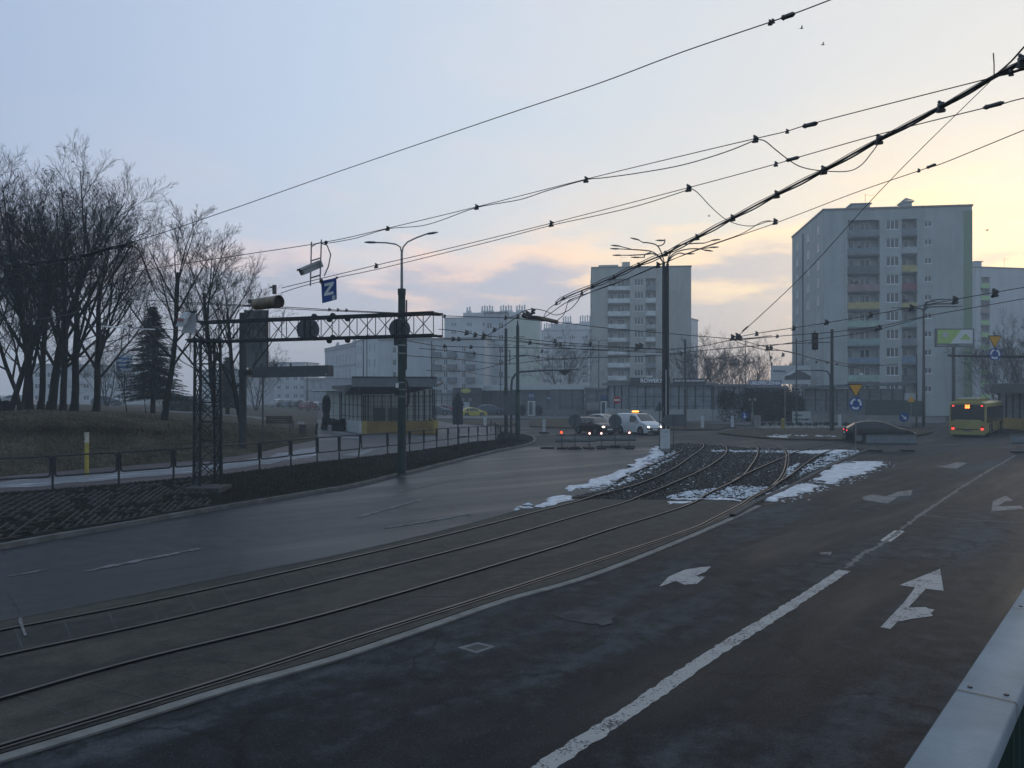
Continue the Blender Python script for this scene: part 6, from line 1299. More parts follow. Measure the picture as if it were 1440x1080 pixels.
# ================================================================ VEHICLES
def lin(tab, x):
    if x <= tab[0][0]: return tab[0][1]
    for (a, b), (c, d_) in zip(tab, tab[1:]):
        if x <= c: return b+(d_-b)*(x-a)/(c-a)
    return tab[-1][1]
def car(name, loc, heading, label, paint, L_=4.3, w_=.88, top=None, belt=.92, wheels=(.80, 3.4), wr=.32, side=None, lights='both', cat_='car', group='cars on the junction', van=False, sc1=1):
    """front at local +x = L_, y across. top: roofline table; side: list of side window outlines"""
    t = thing(name, loc, label, cat_, group, heading); t.scale = (sc1,)*3; c0 = L_/2; roof = max(z for _, z in top)
    def hw(x, z):
        e = w_*(1-.10*max(0, (x-(L_-.5))/.5)**2-.07*max(0, (.4-x)/.4)**2)
        if z > belt: e -= (.13 if van else .24)*min(1, (z-belt)/(roof-belt))*w_/.88
        elif z < .35: e -= .05
        return e
    rows = []; n = 44
    for i in range(n+1):
        x = L_*i/n; zt_ = lin(top, x); zb = min(belt, zt_-.05); g0 = .20+.06*max(0, (x-L_+.3)/.3)
        zs = [g0, .34, .60, zb, zb+(zt_-zb)*.5, zt_-.05]
        pr = [(x-c0, -hw(x, z), z) for z in zs]+[(x-c0, -hw(x, zt_)+.09, zt_-.008), (x-c0, 0, zt_+.01)]
        rows.append(pr+[(a, -b, c) for a, b, c in pr[::-1][1:]]+[(x-c0, hw(x, g0)-.1, g0-.02), (x-c0, -hw(x, g0)+.1, g0-.02)])
    b = MB(); b.loft(rows, close=True); b.poly(rows[0][::-1]); b.poly(rows[-1]); body = b.build('body', paint, t, smooth=32)
    gm = MT['carglass']
    for s in (-1, 1):
        for k, o in enumerate(side):
            q = MB(); nn_ = len(o); q.poly([(x-c0, s*(hw(x, z)+.006), z) for x, z in o]); q.build('side_window', gm, t)
        q = MB()
        for x, z in ((side[0][0][0], belt-.02), ): q.tube([(xx-c0, s*(hw(xx, belt)+.005), belt-.03) for xx in (side[0][0][0], side[-1][1][0])], .012, 4)
        q.build('side_trim', MT['dark'], t)
        mx = side[-1][1][0]-.12; q = MB(); q.ball((mx-c0, s*(w_+.09), belt+.08), .11, 8, 5, (.6, 1, .7)); q.build('wing_mirror', paint, t)
        for k in range(2 if not van else 1): q = MB(); xx = 1.75+k*1.0; q.box(xx-c0, xx-c0+.16, s*(w_+.008)-.008, s*(w_+.008)+.008, belt-.14, belt-.11); q.build('door_handle', MT['dark'], t)
        for x in wheels:
            q = MB(); q.cyl((x-c0, s*(w_-.075), wr+.02), (0, 1, 0), wr+.07, .16, 24); q.build('wheel_arch', MT['black'], t)
            q = MB(); q.cyl((0, 0, 0), (0, 1, 0), wr, .20, 24); wo_ = q.build('tyre', MT['black'], t); wo_.location = (x-c0, s*(w_-.085), wr); q = MB(); q.cyl((0, s*.095, 0), (0, 1, 0), wr*.62, .02, 16); q.build('rim', MT['galv'], wo_); q = MB()
            for j in range(5): a = j*2*pi/5; q.beam((0, s*.11, 0), (cos(a)*wr*.58, s*.11, sin(a)*wr*.58), .05, .02)
            q.build('spokes', MT['pole'], wo_)
    def glazed(tab0, tab1, nm, inset=.14):
        q = MB(); x0, x1 = tab0; pts = []
        for k in range(5): x = x0+(x1-x0)*k/4; z = lin(top, x); pts.append([(x-c0+(.01 if x > c0 else -.01), -(hw(x, z)-inset), z+.012), (x-c0+(.01 if x > c0 else -.01), 0, z+.026), (x-c0, hw(x, z)-inset, z+.012)])
        q.loft(pts); q.build(nm, gm, t)
    ws, rw = WSR
    glazed(ws, 0, 'windscreen'); 
    if rw: glazed(rw, 0, 'rear_window')
    for s in (-1, 1):
        q = MB(); q.ball((L_-c0-.13, s*(w_-.26), .68), .15, 10, 6, (.75, 1.15, .55)); q.build('headlight', MT['headlight'] if lights in ('head', 'both') else MT['frost'], t)
        q = MB(); q.ball((-c0+.10, s*(w_-.20), .84), .11, 10, 6, (.6, 1.15, .7)); q.build('tail_light', MT['taillight'] if lights == 'tail' else MT['red'], t)
    q = MB(); q.box(L_-c0-.06, L_-c0+.02, -w_*.55, w_*.55, .38, .58); q.build('grille', MT['black'], t); q = MB(); q.box(L_-c0+.021, L_-c0+.03, -.26, .26, .42, .53); q.build('number_plate', MT['white'], t); q = MB(); q.box(-c0-.03, -c0-.005, -.26, .26, .62, .73); q.build('number_plate', MT['white'], t)
    q = MB(); q.box(L_-c0-.10, L_-c0+.03, -w_*.84, w_*.84, .20, .36); q.box(-c0-.03, -c0+.1, -w_*.86, w_*.86, .22, .42); q.build('bumper', MT['black'] if van else paint, t)
    return t
MT['carglass'] = mat('car_glass', (.012, .015, .018), .12, 0, var=.3, spec=.6); pb = mat('black_car_paint', (.010, .011, .014), .22, .3, var=.3); pw = mat('van_white', (.58, .60, .63), .35, var=.1, sc_=1); pdk = mat('dark_red_car_paint', (.035, .018, .020), .3, .3); psl = mat('silver_car_paint', (.30, .31, .32), .3, .6); ptx = mat('taxi_yellow', (.45, .39, .06), .4, var=.1)
# black hatchback, side on, heading right
hatch_top = [(0, .62), (.02, .95), (.28, 1.10), (.75, 1.40), (1.2, 1.50), (1.9, 1.53), (2.4, 1.46), (2.9, 1.25), (3.35, 1.05), (3.9, .92), (4.3, .72), (4.38, .55)]
hatch_side = [[(.50, 1.02), (1.25, .98), (1.25, 1.40), (1.0, 1.38), (.75, 1.24)], [(1.31, .98), (2.15, .96), (2.15, 1.44), (1.31, 1.41)], [(2.21, .96), (3.0, .95), (2.55, 1.30), (2.21, 1.43)]]
WSR = ((2.45, 3.25), (.10, .70))
D = 55.5; car('black_hatchback', Vector((P(1237.5, 0, D).x, D+.2, 0)), radians(-15), 'black hatchback with a lit tail light, driving right behind a grey barrier', pb, 4.38, .89, hatch_top, side=hatch_side, lights='tail', sc1=1.05)
# white van, front right three-quarter
van_top = [(0, .60), (.02, 1.60), (.15, 1.78), (2.4, 1.82), (2.75, 1.74), (3.15, 1.45), (3.55, 1.14), (4.1, 1.00), (4.35, .80), (4.42, .5)]
van_side = [[(2.05, 1.08), (3.25, 1.06), (2.82, 1.58), (2.2, 1.64), (2.05, 1.62)]]
WSR = ((2.72, 3.5), None)
D = 67; t = car('white_van', Vector((P(898, 0, D).x, D, 0)), radians(-60), 'white delivery van with headlights on and a lit amber beacon on its roof', pw, 4.42, .92, van_top, belt=1.04, wheels=(.75, 3.55), wr=.33, side=van_side, lights='head', van=True, cat_='van', sc1=.98)
q = MB(); q.box(-.35, .05, -.5, .35, 1.84, 1.92); q.build('beacon_base', MT['dark'], t); q = MB(); q.box(-.32, .02, -.48, .0, 1.921, 2.03); q.build('amber_beacon', MT['amber'], t); q = MB(); q.box(-1.9, -1.2, -.935, -.925, .9, 1.15); q.build('side_lettering_patch', MT['plate'], t)
# dark estate with headlights and a second car behind
est_top = [(0, .60), (.03, 1.05), (.25, 1.36), (.5, 1.43), (2.2, 1.45), (2.55, 1.38), (3.15, 1.03), (3.95, .90), (4.3, .74), (4.36, .5)]
est_side = [[(.25, .98), (.95, .98), (.95, 1.34), (.45, 1.32)], [(1.01, .98), (1.85, .97), (1.85, 1.38), (1.01, 1.36)], [(1.91, .97), (2.85, .95), (2.45, 1.32), (1.91, 1.38)]]
WSR = ((2.5, 3.12), (.05, .22))
D = 67; car('dark_car', Vector((P(837, 0, D).x, D, 0)), radians(-62), 'dark red brown estate car with dipped headlights behind the left barrier board', pdk, 4.36, .85, est_top, side=est_side, lights='head', belt=.92)
WSR = ((2.45, 3.25), (.10, .70))
D = 74; car('silver_car', Vector((P(851, 0, D).x, D, 0)), radians(-50), 'second car partly hidden behind the dark estate and the grey disc', psl, 4.38, .87, hatch_top, side=hatch_side, lights='off')
# taxi
D = 112; t = car('yellow_taxi', Vector((P(665.5, 0, D).x, D, 0)), radians(22), 'yellow taxi far off in front of the snack bar with the oval badge', ptx, 4.38, .87, hatch_top, side=hatch_side, lights='off', group='distant cars', sc1=.88)
# distant parked cars
blue_c = mat('bluegrey_car', (.08, .10, .14), .35, .3); red_c = mat('dull_red_car', (.16, .03, .03), .4)
for i, (px, D, hd, m, lab) in enumerate(((395, 150, 60, psl, 'pale parked car far down the street left of the yellow disc'), (409, 150, 70, blue_c, 'blue grey parked car far down the street below the yellow disc'), (420, 150, 75, pb, 'black parked car beside the street pole far down the street'), (434, 138, 80, red_c, 'dull red parked car right of the thin street pole'), (446, 146, 85, psl, 'small white car seen end on beside the cypress'), (614, 114, 5, blue_c, 'dark car just right of the yellow shelter'), (626, 116, 5, red_c, 'dull car left of the pointed sign back'), (690, 118, 5, blue_c, 'blue grey car right of the yellow taxi'), (27, 118, 0, psl, 'pale car glimpsed between the tree trunks at far left'), (152, 118, 4, blue_c, 'dark car glimpsed beyond the tree trunks, its roof edge light'))):
    zz = max(0, terrp(px, min(D, 118))-.0) if px < 446 else .0
    car('parked_car', Vector((P(px, 0, D).x, D, zz if px < 446 else .15)), radians(hd), lab, m, 4.38, .87, hatch_top, side=hatch_side, lights='off', group='distant cars')
# ---------------------------------------------------------------- bus
Db = 61.3; R_ = Vector((P(1387, 0, Db).x, Db, 0)); ps = radians(38.0); h_ = pi/2-ps   # heading angle from +x
fw = Vector((sin(ps), cos(ps), 0)); rt = Vector((cos(ps), -sin(ps), 0)); bl = 12.0; bw_ = 2.6; bh = 2.85
c_ = R_-rt*bw_/2+fw*bl/2; t = thing('city_bus', Vector((c_.x, c_.y, 0)), 'yellow and black city bus seen from the rear right with the route number 35', 'bus', None, h_)
by = mat('bus_yellow', (.27, .24, .085), .4, var=.15, sc_=1); bk_ = mat('bus_black', (.012, .013, .016), .15, spec=.7)
x0 = -bl/2; x1 = bl/2; y0 = -bw_/2; y1 = bw_/2
sec = [(y0+.04, .32), (y0, .5), (y0, 2.45), (y0+.06, 2.72), (y0+.25, bh), (y1-.25, bh), (y1-.06, 2.72), (y1, 2.45), (y1, .5), (y1-.04, .32)]
rows = [[(x, y*(s), .32+(z-.32)*(1 if s == 1 else .985)) for y, z in sec] for x, s in ((x0, .965), (x0+.12, 1), (x1-.25, 1), (x1, .93))]
q = MB(); q.loft(rows, close=True); q.poly(rows[0][::-1]); q.poly(rows[-1]); q.build('body', by, t, smooth=30)
def rear(ys, z0_, z1_, m, nm, out=.012, par=t): q = MB(); q.box(x0-out, x0-.002, ys[0], ys[1], z0_, z1_); return q.build(nm, m, par)
rg = rear((y0+.14, y1-.14), 1.42, 2.62, bk_, 'rear_window', .02); q = MB(); q.poly([(x0-.024, y0+.16, 1.42), (x0-.024, y0+.16, 1.25), (x0-.024, y0+.42, 1.42)]); q.poly([(x0-.024, y1-.16, 1.42), (x0-.024, y1-.42, 1.42), (x0-.024, y1-.16, 1.25)]); q.build('window_corner', bk_, t)
rear((y0+.14, y1-.14), .60, .66, bk_, 'panel_gap', .016); bp_ = rear((y0+.1, y1-.1), .20, .42, by, 'rear_bumper', .05); rear((-.3, .3), .48, .58, MT['plate'], 'number_plate', .03)
for s in (-1, 1):
    rear((s*1.02-.09, s*1.02+.09), .60, .74, MT['taillight'], 'tail_light', .04); rear((s*1.0-.07, s*1.0+.07), 2.47, 2.56, MT['taillight'], 'high_tail_light', .04)
    rear((s*1.02-.07, s*1.02+.07), .76, .95, MT['red'], 'reflector', .03)
dsp = rear((-.28, .28), 2.28, 2.60, MT['black'], 'route_display', .03); letters('35', .34, (x0-.045, 0, 2.44), dsp, MT['led'], .34, rot=(pi/2, 0, -pi/2), bold=.02, ext=.006)
for s in (-1, 1):
    yy = s*(bw_/2); q = MB(); q.box(x0+.35, x1-.5, min(yy, yy+s*.012), max(yy, yy+s*.012), 1.15, 2.42); q.build('side_glazing', bk_, t); q = MB()
    for k in range(6): xx = x0+.9+k*1.35; q.box(xx-.03, xx+.03, min(yy+s*.0125, yy+s*.02), max(yy+s*.0125, yy+s*.02), 1.15, 2.42)
    q.build('window_pillars', MT['black'], t)
    for xx in (x0+2.3, x1-2.2):
        q = MB(); q.cyl((xx, s*(bw_/2-.06), .52), (0, 1, 0), .60, .16, 24); q.build('wheel_arch', MT['black'], t); q = MB(); q.cyl((0, 0, 0), (0, 1, 0), .48, .3, 24); w0 = q.build('tyre', MT['black'], t); w0.location = (xx, s*(bw_/2-.13), .48); q = MB(); q.cyl((0, s*.155, 0), (0, 1, 0), .26, .02, 16); q.build('rim', MT['galv'], w0)
    if s < 0:
        for xx in (x0+3.6, x1-1.2): q = MB(); q.box(xx-.6, xx+.6, yy-.022, yy-.013, .38, 2.4); d0 = q.build('door', bk_, t); q = MB(); q.box(xx-.02, xx+.02, yy-.03, yy-.0225, .4, 2.38); q.build('door_seam', MT['pole'], d0)
q = MB(); q.box(x0+.3, x0+2.6, -.9, .9, bh-.02, bh+.24); q.box(x0+3.2, x0+5.4, -.8, .8, bh-.02, bh+.30); q.build('roof_units', by, t); q = MB(); q.box(x0+.5, x0+2.4, -.6, .7, bh+.241, bh+.30); q.build('roof_vents', MT['whitewall'], t)
q = MB(); q.box(x0+.05, x1-.3, y0+.12, y1-.12, .18, .32); q.build('underbody', MT['black'], t)
# ================================================================ OVERHEAD WIRES
def wpts(pts, z=6.0, seg=5, k=1.0):
    out = []
    for a in pts:
        zz = a[2] if len(a) > 2 else z; py = a[1]; D_ = (zz-EYE)*F/(YH-py); out.append(P(a[0], py, D_))
    return cat(out, seg) if seg else out
def bead(mb, p, r=.05, n=6): mb.ball(tuple(p), r, n, 4, (1, 1, 1.3))
WG = 'overhead tram wires'
def wire(pts, label, r=.008, z=6.0, beads=(), m='wire', br=.045, seg=5, name='overhead_wire', kind='clamp', group=WG, insul=()):
    w_ = wpts(pts, z, seg); t = thing(name, w_[0], label, 'wire', group); q = MB(); br *= .62; r = [max(r*.6, .0005*p.y) if r < .05 else r for p in w_]; q.tube(w_, r, 5); q.build('strand', MT[m], t, True)
    for b_ in beads:
        p = wpts([(b_[0], b_[1])], z, 0)[0]; q = MB(); s = b_[2] if len(b_) > 2 else 1
        q.box(p.x-br*.45*s, p.x+br*.45*s, p.y-br*.8*s, p.y+br*.8*s, p.z-br*1.1*s, p.z+br*1.1*s); q.cyl(p+Vector((0, 0, -br*.8*s)), (1, .3, .2), br*.5*s, br*2.2*s, 8); q.cyl(p+Vector((br*.3*s, 0, br*.9*s)), (1, .2, -.5), br*.38*s, br*2.2*s, 7); q.cyl(p, (.2, 1, .1), br*.75*s, br*1.0*s, 8); q.build(kind, MT['insul'], t, True)
    for (x0_, y0_, x1_, y1_, rr_) in insul:
        a, b = wpts([(x0_, y0_), (x1_, y1_)], z, 0); q = MB(); rr_ *= .8; q.tube([a, a.lerp(b, .15), a.lerp(b, .3), a.lerp(b, .85), b], [rr_*.3, rr_, rr_*.8, rr_*.9, rr_*.4], 8); q.build('insulator', MT['insul'], t, True)
    return t
wire([(1300, -52), (1180, -5), (1095, 27), (960, 73), (840, 118), (700, 165), (480, 240), (300, 303), (180, 342), (-20, 398)], 'topmost long thin wire rising from the left tree crowns to the upper right', .0065, beads=[(1083, 32, .6), (1087, 30, .5)], insul=[(1098, 26, 1118, 19, .022)], br=.035)
wire([(1560, 72), (1440, 96), (1400, 108), (1250, 146), (1138, 175), (1105, 185), (1062, 195), (960, 219), (824, 252), (670, 291), (545, 321), (460, 340), (350, 357), (250, 372), (100, 397), (-20, 412)], 'upper long wire passing over the camera housing on its ladder bracket', .0075, beads=[(1062, 196), (824, 253), (670, 291.5), (545, 321.5), (1107, 185, .6)], insul=[(1128, 178, 1150, 173, .028)], br=.04)
wire([(1062, 197), (1020, 214), (960, 232), (900, 243), (850, 250), (824, 253), (770, 268), (730, 281), (670, 292), (620, 310), (590, 318), (545, 322), (500, 335), (462, 342)], 'slack cable slung just beneath the upper long wire', .009, m='wire2')
wire([(1062, 196), (1075, 198), (1090, 210), (1108, 224), (1125, 234), (1150, 239.5), (1190, 241), (1210, 233), (1225, 216), (1235, 202)], 'drooping jumper loop from the upper wire to the thick bundle', .009, m='wire2')
wire([(1560, 112), (1440, 138), (1410, 146), (1380, 153), (1240, 188), (1120, 222), (1090, 231), (968, 264), (775, 314), (620, 352), (529, 373), (450, 392), (396, 405)], 'middle long wire ending at the tube shaped housing left of the blue Z sign', .008, beads=[(968, 265, 1.1), (775, 315, 1.1), (529, 374, 1.2), (1091, 231, .7)], insul=[(1382, 152, 1412, 144, .026), (1105, 226, 1124, 221, .026)], br=.045)
wire([(968, 267), (900, 288.5), (840, 303), (775, 317), (700, 337), (620, 357), (529, 379), (470, 391.5), (420, 404), (396, 412)], 'slack cable hung under the middle long wire towards the blue Z sign', .009, m='wire2')
wire([(968, 264), (980, 270), (1000, 291), (1020, 308), (1040, 316), (1060, 317.5), (1078, 312), (1088, 311)], 'drooping jumper loop below the middle wire beside the many armed lamp', .009, m='wire2')
BN = [(1437, 87), (1323, 151), (1236, 197), (1158, 240), (1092, 274), (1030, 307), (980, 334), (936, 357), (898, 373), (863, 390), (833, 403), (818, 412), (792, 420), (782, 427)]
bp = [(1560, 20), (1437, 87), (1398, 108), (1323, 151), (1236, 197), (1158, 240), (1092, 274), (1030, 307), (980, 334), (936, 357), (898, 373), (863, 390), (833, 403), (792, 420), (782, 427)]
for i, (dy, off, lab, r) in enumerate(((-.9, 0, 'upper cable of the thick black bundle sweeping from the upper right to the centre', .017), (1.5, 3.4, 'lower cable of the thick black bundle, sagging between the clamps', .017), (.6, -1.5, 'middle cable of the thick black bundle', .014), (-3.0, -2.0, 'thin straight top strand of the thick bundle', .005))):
    pts = []
    for k, (x, y) in enumerate(bp):
        pts.append((x, y+dy))
        if k < len(bp)-1: x2, y2 = bp[k+1]; pts.append(((x+x2)/2, (y+y2)/2+dy+off*.5))
    wire(pts, lab, r, beads=[(x, y, 1) for x, y in BN] if i == 0 else (), br=.055, z=6.05, kind='bundle_clamp')
wire([(1500, 0), (1440, 66), (1420, 88), (1398, 107)], 'short strand dropping steeply into the thick bundle at the upper right corner', .011)
wire([(1397, 75), (1398, 90), (1398, 107)], 'short upright rod standing on the thick bundle near the right edge', .007, seg=0)
wire([(1470, 95), (1440, 98), (1422, 103), (1398, 108)], 'short strand leaving the bundle towards the right edge', .011, beads=[(1422, 103, .6)])
wire([(1396, 111), (1236, 270), (1120, 396), (1045, 466), (1037, 473)], 'thin straight wire slanting down across the right tower block from the bundle', .005, insul=[(1044, 466, 1052, 459, .05)])
wire([(1560, 136), (1440, 183), (1330, 228), (1305, 236), (1290, 241), (1200, 272), (1090, 314), (1000, 345), (930, 371), (870, 397), (830, 411), (800, 422)], 'lowest of the long rising wires, reaching the right edge below the others', .0078, beads=[(1292, 240, .6)], insul=[(1303, 236, 1316, 231, .022)], br=.04)
wire([(1092, 312), (1072, 312), (1040, 330), (980, 351), (925, 374), (880, 393), (840, 407), (800, 425)], 'cable ending in a small bell under the lowest rising wire', .009, beads=[(1090, 312, 1.1), (925, 373, 1.4)], m='wire2')
# left bundle
for i, (dy, lab) in enumerate(((-1, 'upper strand of the clamped double cable in front of the left tree group'), (1.5, 'lower strand of the clamped double cable in front of the left tree group'))):
    wire([(-40, 379+dy), (0, 375+dy), (60, 369+dy), (110, 361+dy), (150, 350+dy), (183, 344+dy)], lab, .022, beads=[(12, 374), (36, 372), (60, 369), (87, 366), (112, 360), (141, 354), (170, 347), (183, 343)] if i == 0 else (), br=.075)
wire([(183, 344), (195, 352), (204, 372), (213, 398), (224, 420), (246, 440)], 'black cable arching from the left bundle down to the white flap plate', .024)
wire([(183, 346), (172, 366), (155, 392), (132, 420), (105, 440), (60, 448), (20, 454), (-20, 457)], 'black cable sagging back left from the left bundle tip', .022)
wire([(-40, 409), (0, 411), (130, 418), (260, 425), (385, 431), (475, 436), (560, 440)], 'long nearly level wire crossing the left trees at mid height and meeting the truss', .010, beads=[(463, 435.5, .8), (475, 436, .8), (487, 436.5, .8)], br=.07)
wire([(-40, 453), (0, 455), (147, 460), (220, 462), (260, 465)], 'lower level wire on the left carrying the white bar insulator', .009)
wire([(260, 427), (330, 430), (440, 436), (560, 441), (620, 444), (711, 447), (757, 451), (783, 453), (860, 462), (940, 469), (1029, 476.5)], 'long level wire from the truss to the wire crossing right of the beige block', .009, beads=[(711, 447, 1), (625, 444.5, .8), (783, 453, 1)], br=.075)
# switch cluster in the centre
t = wire([(736, 444), (745, 446), (757, 447), (770, 449.5), (783, 452.5)], 'long dark switch bar hanging where the wires meet above the green poles', .07, name='wire_switch', kind='fitting', beads=[(741, 441, 1.3), (749, 438, 1.4), (745, 444, 1.2), (736, 442, 1.0), (728, 445, 1.0)], br=.075)
wire([(710, 448), (722, 445), (735, 438), (750, 434.5), (766, 437), (782, 443), (800, 436), (812, 424), (818, 412)], 'thick black cable looping over the switch bar', .02)
wire([(782, 427), (770, 436), (765, 446), (775, 440), (792, 428), (810, 418)], 'small cable loop beside the switch bar under the bundle end', .018)
wire([(733, 441), (715, 454), (700, 463), (688, 470), (680, 473)], 'short slanting cable from the switch bar down left to a cluster of clamps', .012, beads=[(695, 464, 1.3), (680, 472, 1.6), (679, 475, 1.4)], br=.08)
wire([(782, 452), (793, 442), (797, 430), (800, 422)], 'thin hanger between the bundle end and the switch bar', .007)
# central web
web = [
 ([(572, 479), (600, 484), (625, 487), (700, 488.5), (740, 489), (860, 492), (936, 494)], 'thick wire leaving the green lamp pole rightwards across the balcony block', .014, [(625, 487), (662, 488)]),
 ([(617, 463), (640, 465), (656, 468), (680, 472), (740, 477), (783, 481), (860, 487), (936, 491)], 'wire from the truss tip past the clamp cluster to the central pole', .010, [(656, 468), (668, 471), (780, 480), (830, 484)]),
 ([(600, 472), (640, 477), (655, 477.5), (700, 478), (783, 485), (870, 489), (936, 492)], 'level wire just below the clamp cluster over the balcony block', .010, [(637, 477), (645, 477), (782, 484.5), (788, 485)]),
 ([(590, 490), (640, 494), (700, 501), (740, 499)], 'short drooping wire before the balcony block left of the green poles', .007, [(667, 497)]),
 ([(600, 521), (650, 522), (690, 516), (711, 508), (728, 502)], 'slack wire climbing to the thick green pole from the left', .008, []),
 ([(610, 513), (650, 522), (700, 530), (724, 530)], 'wire sloping down to the curved sign arm post', .006, [(692, 529, .7)]),
 ([(728, 478), (783, 488), (850, 493), (936, 496)], 'wire from the thick green pole to the central pole, upper of two', .008, [(745, 482), (762, 494)]),
 ([(728, 500), (745, 500), (765, 503), (800, 506)], 'short wire stub right of the thick green pole', .008, [(757, 502)]),
 ([(936, 492), (985, 487), (1029, 478), (1060, 475), (1085, 472)], 'wire from the central pole rising to the crossing right of the beige block', .009, [(896, 488, 1.6), (901, 487, 1.6)]),
 ([(1029, 476), (1045, 484), (1078, 492), (1108, 494), (1140, 503), (1170, 510)], 'wire from the crossing down right to the green pole, lower of two', .010, [(1030, 475, 1.3), (1037, 474, 1.5), (1041, 476, 1), (1079, 490, 1.4), (1084, 489.5, 1.2)]),
 ([(1040, 478), (1090, 491), (1126, 499), (1175, 512), (1230, 522)], 'thinner wire from the crossing towards the right tower base', .006, [(1101, 499, 1.2)]),
 ([(1037, 474), (1063, 469), (1116, 461), (1162, 454), (1224, 443), (1284, 432), (1343, 421), (1440, 404), (1500, 396)], 'long rising wire with small droppers across the right tower block', .009, [(1064, 469.5, .9), (1116, 461.5, .9), (1162, 453.5, .9), (1224, 443, .9), (1282, 433, .9), (1343, 422.5, 1), (1399, 412.5, 1)]),
 ([(1040, 478), (1093, 473), (1130, 470), (1170, 467), (1240, 458), (1300, 445), (1440, 420)], 'second rising wire just below the long dropper wire on the right', .007, [(1093, 473, .7)]),
 ([(1085, 486), (1140, 478), (1200, 470), (1240, 462), (1300, 446)], 'faint wire before the lower storeys of the right tower block', .006, [(1237, 461, 1), (1232, 463, .8)]),
 ([(1081, 491), (1083, 503), (1085, 515)], 'short hanger with three little insulators right of the bare trees', .006, [(1084, 503, 1.1), (1085, 512, 1.1), (1074, 517, .8)]),
 ([(1170, 507), (1188, 511), (1230, 514), (1262, 512)], 'short wire stub right of the signal arm pole', .007, [(1148, 509, 1), (1163, 510, 1), (1177, 512, 1.1)]),
 ([(936, 500), (963, 498), (1000, 505), (1040, 500)], 'thin wire behind the central pole at the height of the bare tree tops', .006, [(958, 497, 1.2), (991, 506, 1), (1007, 512, .8)]),
 ([(570, 500), (640, 505), (711, 512), (780, 505), (936, 500)], 'thin sagging span wire passing behind both green poles', .005, [(640, 505, .6)]),
 ([(936, 498), (1020, 490), (1100, 484), (1170, 481)], 'thin span wire between the central pole and the green signal pole', .005, []),
]
for pts, lab, r, bd in web: wire(pts, lab, r*1.25, beads=[(b[0], b[1], (b[2] if len(b) > 2 else 1)) for b in bd], br=.12)
# white bar insulator
a, b = wpts([(147, 459), (218, 463)], 6.0, 0); t = thing('bar_insulator', a, 'white bar insulator hanging on the left wire in front of the trees', 'insulator'); q = MB(); q.beam(a, b, .03, .055); q.build('bar', MT['frame'], t, True); q = MB()
for k in (0, .5, 1): p = a.lerp(b, k); q.box(p.x-.06, p.x+.06, p.y-.04, p.y+.04, p.z+.03, p.z+.09); q.cyl(p+Vector((0, 0, .1)), (1, 0, 0), .025, .14, 6)
q.build('clamps', MT['insul'], t, True)
# white flapping plate
c = P(261, 455, 21); t = thing('flap_plate', c, 'white folded plate with a red stripe hanging left of the truss head', 'hanging plate'); s = 21/F
q = MB(); q.loft([[(-12*s, -.1, -4*s), (-6*s, -.15, 8*s), (-1*s, -.05, 16*s)], [(0, -.2, -6*s), (3*s, -.22, 5*s), (6*s, -.1, 16*s)], [(4*s, -.1, 0), (7*s, -.1, 9*s), (8*s, 0, 15*s)]]); q.build('front_leaf', MT['whitewall'], t); q = MB(); q.loft([[(-7*s, .0, -14*s), (13*s, .02, -13*s)], [(-2*s, .03, 0), (14*s, .05, 2*s)], [(8*s, .0, 15*s), (14*s, .03, 14*s)]]); q.build('back_leaf', mat('perforated_plate', (.34, .35, .37), .7, var=.35, sc_=60), t)
q = MB(); q.loft([[(-9*s, -.17, 3*s), (-7.3*s, -.17, 7*s)], [(2*s, -.24, 2*s), (3.4*s, -.24, 6*s)]]); q.build('stripe', mat('stripe_red', (.25, .10, .10), .6), t); q = MB(); q.box(-.02, .3, -.02, .02, 15*s, 17*s); q.build('hanger', MT['dark'], t)
# tube housing
c = P(376, 426, 15.5); t = thing('tube_housing', c, 'brown open ended tube housing hanging at the end of the middle wire', 'housing'); q = MB(); n = 20; rr = .125; ax_ = Vector((.86, -.5, .03)); a = c-ax_*.34; b = c+ax_*.34
q.tube([a, b], [rr*.92, rr], 20, cap=False); q.build('shell', MT['rust'], t, True); q = MB(); q.tube([a+ax_*.03, b-ax_*.04], rr*.86, 20); q.build('inside', MT['black'], t, True); q = MB(); q.tube([b-ax_*.01, b+ax_*.005], rr*1.03, 20, cap=False); q.build('rim', MT['dark'], t, True)
q = MB(); k = P(386, 405, 15.5); q.box(k.x-.035, k.x+.035, k.y-.03, k.y+.03, k.z-.12, k.z+.06); q.box(k.x-.09, k.x+.02, k.y-.02, k.y+.02, k.z-.0, k.z+.03); q.tube([a-ax_*.35+Vector((0, 0, -.0)), a], .02, 5); q.box(a.x-.15, a.x-.0, a.y-.02, a.y+.03, a.z+.02, a.z+.1); q.build('hook', MT['insul'], t, True)
